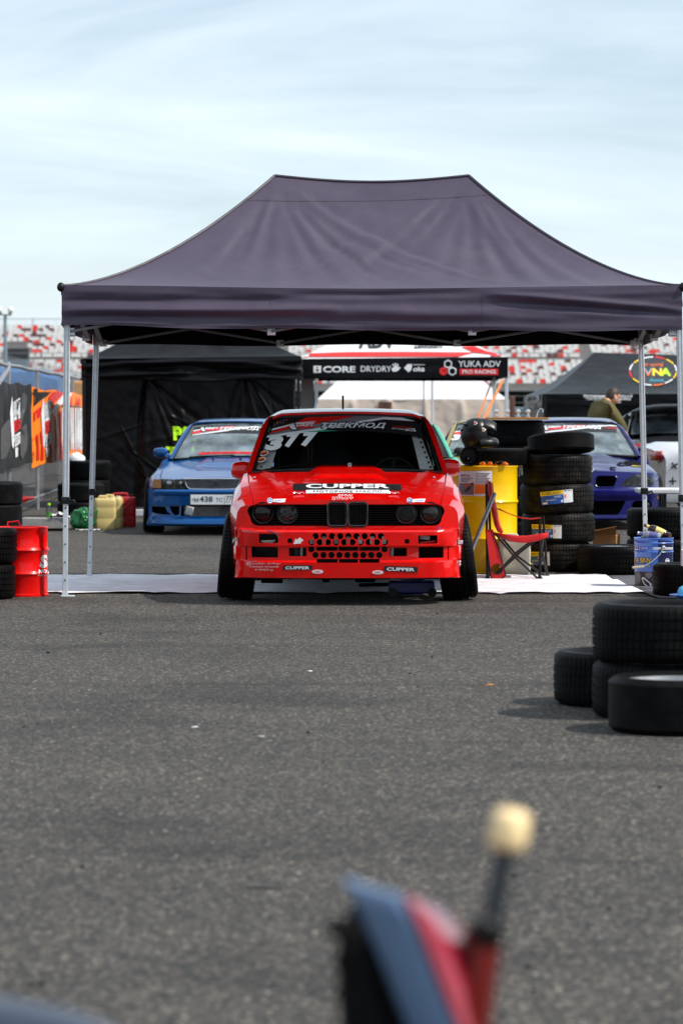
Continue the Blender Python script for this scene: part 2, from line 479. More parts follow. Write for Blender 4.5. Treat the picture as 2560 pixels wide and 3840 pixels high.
# loose grit and rubber crumbs
def crumbs(name, n, m, label, smin, smax, seed):
    rnd = random.Random(seed); mb = MB()
    for _ in range(n):
        d = 6.5 + 24 * rnd.random() ** 1.3; x = (rnd.random() - .5) * .235 * d
        s = smin + (smax - smin) * rnd.random() ** 3
        vs = [Vector((rnd.uniform(.6, 1) * a, rnd.uniform(.6, 1) * b, c)) for a, b, c in ((1, 0, 0), (0, 1, 0), (-1, 0, 0), (0, -1, 0), (.1, .1, .7), (-.2, .1, -.2))]
        an = rnd.random() * 6.28; ca, sa = math.cos(an), math.sin(an); el = rnd.uniform(.6, 2.0)
        vs = [Vector((x + s * (p.x * ca * el - p.y * sa), d + s * (p.x * sa * el + p.y * ca), .002 + s * max(0, p.z))) for p in vs]
        mb.add(vs, [(0, 1, 4), (1, 2, 4), (2, 3, 4), (3, 0, 4)])
    obj(name, mb, m, smooth=0, kind='stuff', label=label)
crumbs('rubber_crumbs', 150, 'matt_black', 'small black rubber crumbs scattered on the asphalt', .003, .013, 3)
mat('pale_grit', (.38, .35, .31, 1), .9, var=.3, vs=40)
crumbs('grit', 300, 'pale_grit', 'pale grit scattered on the asphalt', .002, .007, 5)
tsm = MB()
rt_ = random.Random(21)
for px, py, wpx in ((70, 3085, 80), (560, 3340, 70), (640, 3332, 90), (905, 3330, 160), (1160, 3250, 44), (300, 3356, 90), (150, 3530, 260), (560, 3545, 300), (790, 3055, 30), (450, 2866, 26), (400, 2632, 30), (670, 2484, 26), (1990, 3010, 40), (2280, 3160, 60), (1750, 2790, 40)):
    p = ground(px, py); q0 = ground(px + wpx, py); L_ = (q0.x - p.x) / 2; n_ = 16
    big = wpx > 200; wy = L_ * (.22 if not big else .12)
    ring = [Vector((p.x + L_ + L_ * math.cos(a) * rt_.uniform(.75, 1.1), p.y + wy * math.sin(a) * rt_.uniform(.5, 1.4), .003)) for a in [2 * math.pi * k / n_ for k in range(n_)]]
    if not big: tsm.add(ring + [Vector((p.x + L_, p.y, .005))], [(k, (k + 1) % n_, n_) for k in range(n_)])
obj('tar_smears', tsm, mat('tar', (.018, .018, .019, 1), .7, var=.4, vs=30), smooth=0, kind='stuff', label='dark tar and rubber smears on the asphalt')
for px, py, s, m_, lb in ((1160, 2520, .022, 'white_print', 'white paper scrap on the asphalt in front of the red car'),
                          (1838, 2572, .030, 'cardboard', 'pale leaf scrap on the asphalt below the red camping chair'),
                          (732, 2730, .018, 'white_print', 'white pebble on the asphalt, leftmost of the pale bits'),
                          (980, 2765, .016, 'white_print', 'white chip on the asphalt in the middle of the foreground'),
                          (2062, 2614, .022, 'cardboard', 'tan wood chip beside the leftmost of the foreground tyres')):
    p = ground(px, py); q = MB()
    ring = [Vector((s * random.uniform(.7, 1.1) * math.cos(a), s * random.uniform(.4, .7) * math.sin(a), .003 + .004 * random.random())) for a in [k * math.pi / 4 for k in range(8)]]
    q.add(ring + [(0, 0, s * .45)], [(k, (k + 1) % 8, 8) for k in range(8)])
    obj('litter_scrap', q, m_, smooth=0, loc=p, label=lb, cat='litter', group='scraps on the asphalt')

# ================================================================ grandstand far behind
GD = 250.0
gs = thing('grandstand', 'grandstand of white, red and maroon seats behind the tents', 'grandstand', (0, GD, 0))
s_ = 48.0
rows = 17; x0g, x1g = -42, 34
RISE, RUN, PIT = .265, .80, .46
def rowz(i): return 3.35 + i * RISE + (.34 if i > 6 else 0)
def rowy(i): return i * RUN + (1.2 if i > 6 else 0)
base = MB()
for i in range(rows):
    base.box(((x0g + x1g) / 2, rowy(i) + RUN * .5, rowz(i) / 2 - .1), (x1g - x0g, RUN * .98 if i != 6 else RUN + 1.2, rowz(i)))
obj('terrace', base, 'concrete', gs, smooth=0)
wl = MB(); wl.box(((x0g + x1g) / 2, -.6, 1.55), (x1g - x0g, .3, 3.1)); obj('front_wall', wl, 'matt_black', gs, smooth=0)
rl = MB()
for z in (rowz(7) + .1, rowz(7) + .62): rl.beam((x0g, rowy(7) - .8, z), (x1g, rowy(7) - .8, z), .06, .06)
x = x0g
while x < x1g:
    rl.beam((x, rowy(7) - .8, rowz(6)), (x, rowy(7) - .8, rowz(7) + .62), .05, .05); x += 2.0
obj('walkway_rail', rl, 'steel_grey', gs, smooth=0)
tr = MB(); ty, tz = rowy(rows) + .3, rowz(rows - 1) + .25
for z in (tz + 1.0, tz + .1): tr.beam((x0g, ty, z), (x1g, ty, z), .05, .05)
x = x0g
while x < x1g:
    k = round((x - x0g) / .22)
    tr.beam((x, ty, tz - .4), (x, ty, tz + 1.0), .09 if k % 25 == 0 else .022, .022); x += .22
mat('rail_blue', rgb(120, 138, 152), .6, var=.05)
obj('top_railing', tr, 'rail_blue', gs, smooth=0)
# the seat: a curved shell of pan and back
def seat_mb():
    m = MB(); prof = [(-.30, .34), (-.31, .38), (-.10, .36), (-.02, .39), (.05, .56), (.09, .74), (.07, .76), (.02, .58), (-.05, .43), (-.1, .40), (-.30, .42)]
    prof = [(-.32, .33), (-.10, .31), (-.02, .36), (.06, .70), (.03, .72), (-.06, .40), (-.32, .39)]
    w = [(-.20, .04), (-.13, 0), (.13, 0), (.20, .04)]
    m.loft([[(x, y + (-dx if z > .5 else 0), z - (.03 if abs(x) > .15 and z > .6 else 0)) for y, z in prof] for x, dx in w], True, True)
    m.f = [f if len(f) < 5 else f for f in m.f]
    return m
seat_meshes = {}
for k in ('seat_white', 'seat_red', 'seat_maroon'):
    me = mesh_of(seat_mb(), k, 50); me.materials.append(MATS[k]); seat_meshes[k] = me
vis, rest = [], []
def seat_visible(px, py):
    if px < 236 and py < 1425 and not (18 < px < 112 and py > 1275): return True
    if 262 < px < 302 and py < 1395: return True
    if 1905 < px < 2385 and py > 1290:
        edge = interp([(1975, 1478), (2060, 1440), (2130, 1400), (2225, 1322)], px)
        return py < edge - 4
    return False
for i in range(rows):
    n = int((x1g - x0g) / PIT)
    for j in range(n):
        x = x0g + (j + .5) * PIT + (.02 * ((j * 7 + i * 3) % 5 - 2))
        if abs(((x - x0g) % 12.2) - .6) < .62: continue          # stairways
        y, z = rowy(i) + .5, rowz(i)
        px, py = CX + x / (GD + y) * FPX, HOR - (z + .5 - CAMH) / (GD + y) * FPX
        if 16 < px < 114 and py > 1278: continue                   # entrance
        q = .55 * nv(x * .55, i * .7, 3) + .75 * nv(x * 2.7, i * 1.9, 9)
        k = 'seat_red' if q > .27 else ('seat_maroon' if q < -.36 else 'seat_white')
        if random.random() < .14: k = random.choice(('seat_red', 'seat_maroon', 'seat_white', 'seat_maroon'))
        (vis if seat_visible(px, py) else rest).append((x, y, z, k))
vis.sort(key=lambda t: t[2])
near, rest = vis[:300], rest + vis[300:]
for x, y, z, k in near:
    o = bpy.data.objects.new('seat', seat_meshes[k]); COL.objects.link(o); o.parent = gs; o.location = (x, y, z)
for k in ('seat_white', 'seat_red', 'seat_maroon'):
    mb = MB(); sm = seat_mb()
    for x, y, z, kk in rest:
        if kk == k: mb.add([p + Vector((x, y, z)) for p in sm.v], sm.f)
    obj('seat_rows', mb, k, gs, smooth=50, kind='stuff')
# entrance with railings in the left block
en = MB()
a, b = at(26, 1420, GD + 4) - Vector((0, GD, 0)), at(108, 1330, GD + 4) - Vector((0, GD, 0))
en.box(((a.x + b.x) / 2, 3.9, (a.z + b.z) / 2 - .6), (b.x - a.x, .3, abs(b.z - a.z) + 2.2))
obj('entrance', en, 'matt_black', gs, smooth=0)
er = MB()
zt = at(60, 1281, GD + 3.4).z
for z in (zt, zt - .45, zt - .9): er.beam((a.x - .1, 3.3, z), (b.x + .1, 3.3, z), .05, .05)
x = a.x - .1
while x < b.x + .1:
    er.beam((x, 3.3, zt - 1.5), (x, 3.3, zt), .03, .03); x += .16
obj('entrance_railing', er, 'steel_grey', gs, smooth=0)
pw = MB(); pw.box(((a.x + b.x) / 2, 3.5, zt - 1.75), (b.x - a.x + .3, .2, .7)); obj('entrance_lintel', pw, 'rail_blue', gs, smooth=0)
# catch fence and guard rail along the track
cf = thing('catch_fence', 'grey catch fence posts and wires before the grandstand', 'fence', (0, 205, 0))
x = -36.0
while x < 32:
    p = MB(); p.beam((x, 0, 0), (x, 0, 3.7), .12, .12); obj('post', p, 'steel_grey', cf, smooth=0); x += 4.4
w = MB()
for z in np.arange(1.2, 3.7, .42): w.beam((-37, 0, z), (33, 0, z), .025, .025)
obj('wire', w, 'steel_grey', cf, smooth=0)
gr = thing('guard_rail', 'grey corrugated guard rail along the track far behind', 'guard rail', (0, 190, 0))
for k, z in enumerate((.35, .75, 1.15, 1.55)):
    q = MB(); q.loft([[(xx, yy, z + zz_) for yy, zz_ in ((0, -.16), (-.08, -.11), (0, -.03), (-.08, .05), (-.08, .12), (0, .16))] for xx in (-40, 36)]); obj('rail', q, 'rail_blue', gr, smooth=0)
gv = MB(); gv.add([(-60, 150, .012), (60, 150, .012), (60, 203, .012), (-60, 203, .012)], [(0, 1, 2, 3)])
mat('grass_dry', rgb(96, 98, 44), .95, var=.3, vs=3, bump=.05, bs=10)
obj('verge', gv, 'grass_dry', smooth=0, kind='structure')

# floodlight mast at far left
lm = thing('floodlight_mast', 'twin headed floodlight mast before the left end of the grandstand', 'lamp post', at(22, 1552, 170) * 1)
lm.location.z = 0; ROOT[lm.name] = Matrix.Translation(lm.location)
zt = at(22, 1181, 170).z
p = MB(); p.tube([(0, 0, 0), (0, 0, zt * .5), (0, 0, zt)], [.13, .11, .085], 8); obj('mast', p, 'rail_blue', lm)
p = MB(); p.beam((-.32, 0, zt), (.32, 0, zt), .08, .08); obj('crossarm', p, 'steel_grey', lm)
for sx in (-1, 1):
    p = MB(); p.box((sx * .27, -.05, zt + .17), (.18, .2, .24), Matrix.Rotation(R(20), 3, 'X')); h = obj('lamp_head', p, 'steel_grey', lm, bevel=.02)
    p = MB(); p.ell((sx * .27 + sx * .03, -.12, zt + .26), (.16, .12, .16), 12, 8); obj('lamp_glass', p, 'white_print', h)

# ================================================================ pop-up canopies
def seg_dist(p, a, b):
    ab = b - a; t = max(0, min(1, (p - a).dot(ab) / ab.length_squared)); return (p - (a + ab * t)).length, t
def canopy_roof(xL, xR, y0, y1, ze, zp, pl, pr, power=1.65, folds=(), seed=0, nu=44, nvv=22, amp=.006, front_only=False):
    ym = (y0 + y1) / 2
    def pt(a, b, t):      # eave point a -> ridge point b
        e, r = Vector(a), Vector(b)
        p = e.lerp(r, t); p.z = ze(e.x, e.y) + (r.z - ze(e.x, e.y)) * t ** power
        return p
    P = MB()
    sides = [((xL, y0), (xR, y0), (pl, ym), (pr, ym)), ((xR, y0), (xR, y1), (pr, ym), (pr, ym)),
             ((xR, y1), (xL, y1), (pr, ym), (pl, ym)), ((xL, y1), (xL, y0), (pl, ym), (pl, ym))]
    for si, (a0, a1, r0, r1) in enumerate(sides):
        def fn(u, v):
            e = (a0[0] + (a1[0] - a0[0]) * u, a0[1] + (a1[1] - a0[1]) * u, 0)
            r = (r0[0] + (r1[0] - r0[0]) * u, r0[1] + (r1[1] - r0[1]) * u, zp - (.05 * math.sin(math.pi * u) if si in (0, 2) else 0))
            p = pt(e, r, v)
            q = 0; ed = min(1, 8 * min(u, 1 - u)) * min(1, 6 * v) * min(1, 6 * (1 - v) + .0)
            for A, B, wd_, am in folds:
                d, t = seg_dist(Vector((p.x, p.y, 0)), Vector((*A, 0)), Vector((*B, 0)))
                wv = wd_ * (.6 + .6 * t); am = am * (4 * t * (1 - t)) ** .8
                q += am * math.exp(-(d / wv) ** 2) - am * .6 * math.exp(-((d - wv * 1.6) / wv) ** 2)
            q += amp * nv(p.x * 2.6 + seed, p.y * 2.6, p.z * 2.6) + amp * .5 * nv(p.x * 7 + seed, p.y * 7, p.z * 7)
            p.z += q * ed
            if si == 0: p.y -= .6 * q * ed
            return p
        P.grid(fn, [i / nu for i in range(nu + 1)], [1 - (1 - j / nvv) ** 1.0 for j in range(nvv + 1)])
    return P
def valance(a, b, zt, zb, out, seed=0, n=70, m=12, wrinkle=.012, lines=(), billow=.02, sag=None):
    a, b = Vector(a), Vector(b); o = Vector(out); L_ = (b - a).length
    def fn(u, v):
        p = a.lerp(b, u); s = u * L_
        z1, z0 = zt(u), zb(u)
        z = z1 + (z0 - z1) * v
        q = billow * math.sin(math.pi * u * 3) ** 2 * math.sin(v * 1.8)
        w = wrinkle * (nv(s * .9 + seed, v * 3.6) + .5 * nv(s * 2.2 + seed, v * 7 + 5))
        for (u0, v0, u1, v1, ww, am) in lines:
            if min(u0, u1) - .02 <= u <= max(u0, u1) + .02:
                vv = v0 + (v1 - v0) * (u - u0) / (u1 - u0); fd = math.sin(math.pi * min(1, max(0, (u - min(u0, u1)) / abs(u1 - u0)))) ** .5
                w += am * fd * math.exp(-((v - vv) / ww) ** 2)
        q += w * min(1, v * 5)
        return Vector((p.x, p.y, z)) + o * q
    return MB().grid(fn, [i / n for i in range(n + 1)], [j / m for j in range(m + 1)])

# ---------------------------------------------------------------- the dark purple canopy over the red car
TF, TB = 23.62, 26.62
A, B = at(232, 1080, TF), at(2556, 1070, TF)
txL, txR = A.x, B.x
TR = thing('canopy_tent', 'dark purple pop-up canopy on silver legs over the red race car', 'canopy tent', ((txL + txR) / 2, TF, 0))
tx0, ty0 = (txL + txR) / 2, TF
hw = (txR - txL) / 2; dep = TB - TF
zeF, zeB = 2.30, 2.20
def ze(x, y): return zeF + (zeB - zeF) * (y / dep) - .025 * math.sin(math.pi * (x + hw) / (2 * hw)) ** 2
pk = at(1030, 660, (TF + TB) / 2); pk2 = at(1757, 660, (TF + TB) / 2)
pl_, pr_, zp_ = pk.x - tx0, pk2.x - tx0, pk.z
ym = dep / 2
F = []
rnd = random.Random(4)
for k in range(9):                 # fans of folds from both peaks
    F.append(((pl_, ym), (pl_ - 1.3 + k * .34, .05), .05 + .03 * rnd.random(), rnd.choice((-1, 1)) * (.004 + .005 * rnd.random())))
    F.append(((pr_, ym), (pr_ - 1.6 + k * .36, .05), .05 + .03 * rnd.random(), rnd.choice((-1, 1)) * (.004 + .005 * rnd.random())))
F += [((pr_ - .05, ym - .1), (pl_ - .2, .10), .15, .009), ((pr_ - .1, ym - .1), (pl_ + .35, .05), .10, -.007), ((pl_ + .05, ym - .05), (pr_ - .3, .5), .07, .008), ((pr_ + .05, ym - .1), (hw - .5, .10), .07, -.012), ((pr_ + .0, ym - .15), (hw - 1.0, .08), .06, .011), ((pl_, ym - .1), (-hw + .8, .08), .07, .010)]
for k in range(22):
    p0_ = rnd.choice((pl_, pr_)); q_ = (p0_ + rnd.uniform(-1.9, 1.9), rnd.uniform(.02, .4)); t0, t1 = rnd.uniform(0, .35), rnd.uniform(.5, 1)
    F.append(((p0_ + (q_[0] - p0_) * t0, ym + (q_[1] - ym) * t0), (p0_ + (q_[0] - p0_) * t1, ym + (q_[1] - ym) * t1), rnd.uniform(.025, .05), rnd.choice((-1, 1)) * rnd.uniform(.003, .007)))
roof = obj('roof_cloth', canopy_roof(-hw, hw, 0, dep, ze, zp_, pl_, pr_, 1.62, F, 3, 150, 60, .007), 'tent_purple', TR, smooth=60)
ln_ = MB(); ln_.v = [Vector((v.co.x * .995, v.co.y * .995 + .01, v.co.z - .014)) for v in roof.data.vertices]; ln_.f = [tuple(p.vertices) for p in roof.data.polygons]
obj('roof_shade_sheet', ln_, 'matt_black', roof, smooth=60)  # black sheet added below the cloth to deepen the shade under the canopy
# sewn seam below the ridge, a doubled strip of cloth
sm = MB()
def slope_pt(u, t, up):
    e = Vector((-hw + 2 * hw * u, 0, ze(-hw + 2 * hw * u, 0))); r = Vector((pl_ + (pr_ - pl_) * u, ym, zp_ - .05 * math.sin(math.pi * u)))
    p = e.lerp(r, t); p.z = e.z + (r.z - e.z) * t ** 1.62 + up; p.y -= up; return p
vr = worldbvh([roof])
bm = bmesh.new()
pts = [(915 + (1845 - 915) * k / 60, 748 + 5 * math.sin(math.pi * k / 60) - 22 * (k / 60) ** 3) for k in range(61)]
stick('seam', [[(x, y) for x, y in pts] + [(x, y + 4.5) for x, y in reversed(pts)]], vr, mat('seam_dark', (.045, .036, .052, 1), .6), roof, off=.002, step=40)
bind = MB()                            # piping along the hips and ridge
for sx, ex, px_ in ((-1, -hw, pl_), (1, hw, pr_)):
    pp = []
    for k in range(25):
        t = k / 24; e = Vector((ex, 0, ze(ex, 0))); r = Vector((px_, ym, zp_)); p = e.lerp(r, t); p.z = e.z + (r.z - e.z) * t ** 1.62 + .002; pp.append(p)
    bind.tube(pp, .012, 6)
bind.tube([(pl_ + (pr_ - pl_) * k / 16, ym, zp_ - .05 * math.sin(math.pi * k / 16) + .004) for k in range(17)], .012, 6)
obj('hip_binding', bind, 'seam_dark', roof)
zbF = [(0, at(240, 1219, TF).z), (.33, at(1000, 1234, TF).z), (.65, at(1800, 1240, TF).z), (1, at(2550, 1240, TF).z)]
zbf = lambda u: interp(zbF, u) + .006 * math.sin(u * 21) + .005 * nv(u * 9, 3)
ls = [(0, .62, .45, .50, .10, .035), (0, .80, .30, .72, .07, -.022), (0, .38, .35, .30, .10, -.02), (.68, .12, 1, .55, .07, .025), (.70, .35, 1, .66, .07, -.025), (.66, .06, .98, -.02, .05, .02), (.30, .55, .72, .60, .13, .018), (.02, .93, .98, .93, .02, .006), (.36, .16, .66, .10, .07, -.012)]
VAL = obj('valance', valance((-hw, -.004, 0), (hw, -.004, 0), lambda u: ze(-hw + 2 * hw * u, 0) + .004, zbf, (0, -1, 0), 2, 150, 26, .012, ls, .015), 'tent_purple', TR, smooth=60)
obj('valance_shade_sheet', valance((-hw, dep - .03, 0), (hw, dep - .03, 0), lambda u: ze(-hw + 2 * hw * u, dep) - .01, lambda u: 1.927 + .008 * math.sin(u * 16), (0, 1, 0), 5, 80, 10), 'matt_black', TR, smooth=60)  # black sheet added inside the rear valance, shade put into its colour
zbk = lambda u: 1.925 + .008 * math.sin(u * 16)
obj('valance', valance((-hw, dep, 0), (hw, dep, 0), lambda u: ze(-hw + 2 * hw * u, dep), zbk, (0, 1, 0), 5, 80, 10), 'tent_purple', TR, smooth=60)
for sx in (-1, 1):
    obj('valance', valance((sx * hw, 0, 0), (sx * hw, dep, 0), lambda u: ze(sx * hw, dep * u), lambda u: zbF[0][1] + (1.925 - zbF[0][1]) * u, (sx, 0, 0), 8 + sx, 60, 10, .015), 'tent_purple', TR, smooth=60)
for px_ in (1014, 1806):
    stick('valance_seam', [[(px_, 1100), (px_ + 3, 1100), (px_ + 2, 1228), (px_ - 1, 1228)]], worldbvh([VAL]), MATS['seam_dark'], VAL, .002, 12)
stick('hem', [[(245 + k * 48, 1207 + 13 * min(1, k / 16) + 3 * min(1, max(0, k - 24) / 20)) for k in range(49)] + [(2549 - k * 48, 1209.5 + 13 * min(1, (48 - k) / 16) + 3 * min(1, max(0, 24 - k) / 20)) for k in range(49)]], worldbvh([VAL]), MATS['seam_dark'], VAL, .002, 40)
for sx in (-1, 1):
    ct = MB(); ct.ell((sx * (hw + .005), .0, 2.29), (.03, .03, .035), 10, 8); obj('corner_cap', ct, 'black_plastic', TR)
# legs
def leg(top, bot, w, zc, plate_dx):
    top, bot = Vector(top), Vector(bot); mid = bot.lerp(top, (zc - bot.z) / (top.z - bot.z))
    m = MB(); m.beam(mid, top, w, w, (0, 1, 0)); l = obj('leg', m, 'aluminium', TR, bevel=.004)
    gv_ = MB()
    for k in (-.26, .26):
        gv_.beam(mid + Vector((w * k, -w / 2 - .001, 0)), top + Vector((w * k, -w / 2 - .001, 0)), .0035, .002, (0, 1, 0))
    obj('groove', gv_, 'steel_grey', l, smooth=0)
    m = MB(); m.beam(bot, mid + (top - mid) * .05, w * .80, w * .80, (0, 1, 0)); lo = obj('lower_tube', m, 'aluminium', l, bevel=.003)
    hm = MB()
    for k in range(5):
        p = bot.lerp(mid, .16 + k * .19); hm.lathe([(.0001, 0), (.006, 0), (.006, .003)], 10, Matrix.Translation(p + Vector((0, -w * .40 - .0015, 0))) @ Matrix.Rotation(R(90), 4, 'X'))
    obj('pin_hole', hm, 'matt_black', l, smooth=0)
    m = MB(); m.box(mid, (w * 1.35, w * 1.35, .052)); m.tube([mid + Vector((w * .6, -.01, -.01)), mid + Vector((w * 1.35, -.015, .0)), mid + Vector((w * 1.55, -.015, -.022))], .009, 8)
    m.tube([mid + Vector((-w * .2, -w * .6, 0)), mid + Vector((-w * .2, -w * .95, 0))], .012, 10)
    obj('clamp', m, 'black_plastic', l, bevel=.004)
    m = MB(); m.box((bot.x + plate_dx, bot.y, .006), (.10, .08, .010)); m.box((bot.x, bot.y, .022), (w * .95, w * .95, .03)); obj('foot_plate', m, 'aluminium', l, bevel=.002)
    return l
def T(p): return Vector(p) - Vector((tx0, ty0, 0))
f = ground(245, 2238)
leg(T(at(253, 1225, TF + .05)) + Vector((0, 0, .10)), T((f.x, f.y, .012)), .046, T(at(245, 1877, 23.65)).z, .02)
f = ground(336, 2166); leg(T(at(364, 1292, TB - .05)) + Vector((0, 0, .15)), T((f.x, f.y, .012)), .044, T(at(342, 1845, 26.5)).z, 0)
f = at(2421, 2168, 26.5); leg(T(at(2400, 1292, TB - .05)) + Vector((0, 0, .15)), T((f.x, f.y, .012)), .044, T(at(2413, 1842, 26.5)).z, 0)
f = at(2564, 2240, 23.66); leg(T(at(2545, 1240, TF + .05)) + Vector((0, 0, .10)), T((f.x, f.y, .012)), .046, T(at(2556, 1868, 23.66)).z, 0)
# scissor trusses
mat('truss_grey', (.16, .165, .18, 1), .42, metal=.3, var=.15, vs=18)  # grey set darker than the legs, shade under the roof put into the colour
def truss(a, b, n, zl, zh, off):
    a, b = Vector(a), Vector(b); nn = Vector(off)
    for i in range(n):
        p, q = a.lerp(b, i / n), a.lerp(b, (i + 1) / n)
        for (z0, z1, o) in ((zl, zh, -.012), (zh, zl, .012)):
            m = MB(); P0, P1 = Vector((p.x, p.y, z0)) + nn * o, Vector((q.x, q.y, z1)) + nn * o
            c = P0.lerp(P1, .5)
            m.beam(P0, P1, .020, .038, nn); obj('truss_bar', m, 'truss_grey', TR, bevel=.003)
    for i in range(n + 1):
        p = a.lerp(b, i / n); m = MB(); m.box((p.x, p.y, zl), (.06, .045, .055)); m.box((p.x, p.y, zh), (.05, .045, .05))
        m.lathe([(.0001, 0), (.008, 0), (.008, .006)], 8, Matrix.Translation((p.x - .018, p.y - .026, zl)) @ Matrix.Rotation(R(90), 4, 'X')); m.lathe([(.0001, 0), (.008, 0), (.008, .006)], 8, Matrix.Translation((p.x + .018, p.y - .026, zl)) @ Matrix.Rotation(R(90), 4, 'X'))
        obj('truss_bracket', m, 'aluminium', TR, bevel=.003)
zl = at(1040, 1243, TF + .06).z
truss((-hw + .06, .07, 0), (hw - .06, .07, 0), 3, zl, 2.24, (0, 1, 0))
truss((-hw + .09, dep - .09, 0), (hw - .09, dep - .09, 0), 3, at(1040, 1287, TB - .1).z, 2.18, (0, 1, 0))
for sx in (-1, 1): truss((sx * (hw - .06), .1, 0), (sx * (hw - .06), dep - .1, 0), 2, 1.955, 2.20, (1, 0, 0))
for px_ in (pl_, pr_):
    m = MB(); m.beam((px_, ym, 2.2), (px_, ym, zp_ - .03), .035, .035); obj('centre_post', m, 'aluminium', TR)
    for yy in (.07, dep - .09):
        m = MB(); m.beam((px_, yy, 2.24), (px_, ym, zp_ - .5), .016, .03); obj('rafter', m, 'aluminium', TR)

# ---------------------------------------------------------------- black walled tent behind the blue car
def wall_cloth(x0, x1, z0, z1, y, seed, n=90, m=40, amp=.05, fans=()):
    def fn(u, v):
        x = x0 + (x1 - x0) * u; z = z1 + (z0 - z1) * v
        q = .4 * amp * nv(x * 1.6 + seed, z * 1.1) + .25 * amp * nv(x * 4 + seed, z * 2.2) + .14 * amp * nv(x * 9 + z * 4 + seed, z * 7 - x * 3)
        for (fx, fz, dx, dz, wd_, am) in fans:
            L_ = math.hypot(dx, dz); ux, uz = dx / L_, dz / L_
            s = (x - fx) * ux + (z - fz) * uz; d = abs((x - fx) * uz - (z - fz) * ux)
            if s > 0: q += am * math.exp(-(d / (wd_ * (.4 + s))) ** 2) * math.exp(-s / 1.6)
        return (x, y - q * min(1, 8 * min(u, 1 - u) + .1), z)
    return MB().grid(fn, [i / n for i in range(n + 1)], [j / m for j in range(m + 1)])
D1 = 46.0
a = at(306, 1346, D1); b = at(1128, 1334, D1)
bt = thing('black_tent', 'black walled pop-up tent with green lettering behind the blue sedan', 'tent', ((a.x + b.x) / 2, D1, 0))
hw1 = (b.x - a.x) / 2; e1 = a.z; vb1 = at(700, 1424, D1).z
rb = obj('roof_cloth', canopy_roof(-hw1, hw1, 0, 3.1, lambda x, y: e1 + .04 * (x + hw1) / (2 * hw1), e1 + 1.0, -.05, .05, 1.25, [((0, 1.5), (-.6 + .3 * k, .02), .06, .02 * (-1) ** k) for k in range(5)], 5, 40, 20, .012), 'tent_black', bt, smooth=60)
lb_ = [(.0, .35, .55, .10, .12, .05), (.0, .62, .45, .45, .10, -.05), (.55, .12, 1, .5, .12, .05), (.5, .45, .95, .75, .1, -.05), (.05, .85, .5, .70, .08, .05), (.45, .62, .9, .62, .08, -.04), (.0, .15, .4, .02, .06, -.04)]
obj('valance', valance((-hw1, -.03, 0), (hw1, -.03, 0), lambda u: e1 + .04 * u, lambda u: vb1 + .01 * math.sin(9 * u), (0, -1, 0), 4, 120, 26, .05, lb_, .03), 'tent_black', bt, smooth=60)
obj('valance', valance((hw1, -.03, 0), (hw1, 3.1, 0), lambda u: e1 + .04, lambda u: vb1, (1, 0, 0), 6, 40, 10, .04), 'tent_black', bt, smooth=60)
obj('valance', valance((-hw1, -.03, 0), (-hw1, 3.1, 0), lambda u: e1, lambda u: vb1, (-1, 0, 0), 7, 40, 10, .04), 'tent_black', bt, smooth=60)
fans = []
rf_ = random.Random(12)
for cx_ in (-.64, .76):
    for k in range(11):
        fans.append((cx_ + rf_.uniform(-.05, .05), 1.92, rf_.uniform(-.2, 1.6) if k > 2 else rf_.uniform(-.5, .1), -1.25, rf_.uniform(.022, .05), rf_.choice((-1, 1)) * rf_.uniform(.018, .045)))
for k in range(26):
    fans.append((rf_.uniform(-1.5, 1.4), rf_.uniform(.5, 1.9), rf_.uniform(-.9, .9), rf_.uniform(-1.2, -.1), rf_.uniform(.015, .035), rf_.choice((-1, 1)) * rf_.uniform(.008, .02)))
w1 = obj('side_wall', wall_cloth(-hw1 + .02, hw1 - .1, .02, vb1 + .06, .02, 11, 240, 110, .045, fans), 'tent_black', bt, smooth=60)
w = wall_cloth(0, 3.0, .02, vb1 + .06, 0, 15, 40, 24, .08); w.xf(Matrix.Translation((-hw1 + .02, .05, 0)) @ Matrix.Rotation(R(90), 4, 'Z')); obj('side_wall', w, 'tent_black', bt, smooth=60)
w = wall_cloth(0, 3.0, .02, vb1 + .06, 0, 19, 40, 24, .08); w.xf(Matrix.Translation((hw1 - .12, .05, 0)) @ Matrix.Rotation(R(90), 4, 'Z')); obj('side_wall', w, 'tent_black', bt, smooth=60)
for sx in (-1, 1):
    m = MB(); m.beam((sx * (hw1 - .035), .0, 0), (sx * (hw1 - .035), .0, e1), .05, .05); obj('leg', m, 'black_plastic', bt, bevel=.004)
bv = worldbvh([w1])
letters('PRO', 649, 790, 1598, 1652, bv, MATS['print_green'], w1, .02, 12, bold=.055, slope=.03, spacing=1.05)
letters('TEAM', 622, 800, 1674, 1727, bv, MATS['print_green'], w1, .02, 12, bold=.055, slope=.02, spacing=1.05)

# ---------------------------------------------------------------- red, white and black sponsor tent
D2 = 47.5
a = at(1100, 1346, D2); b = at(1903, 1338, D2)
yt = thing('sponsor_tent', 'white and red roofed tent with black sponsor valance behind the red car', 'tent', ((a.x + b.x) / 2, D2, 0))
hw2 = (b.x - a.x) / 2; e2 = a.z; v2 = at(1500, 1421, D2).z
rfY = obj('roof_cloth', canopy_roof(-hw2, hw2, 0, 3.0, lambda x, y: e2 + .03 * (x + hw2) / (2 * hw2), e2 + 1.0, -.1, .1, 1.35, (), 9, 40, 20, .012), 'tent_white', yt, smooth=60)
vY = obj('valance', valance((-hw2, -.02, 0), (hw2, -.02, 0), lambda u: e2 + .03 * u, lambda u: v2 + .025 * u, (0, -1, 0), 9, 60, 8, .008, (), .008), 'tent_black', yt, smooth=60)
obj('valance', valance((hw2, -.02, 0), (hw2, 3.0, 0), lambda u: e2 + .03, lambda u: v2 + .025, (1, 0, 0), 3, 30, 8, .01), 'tent_black', yt, smooth=60)
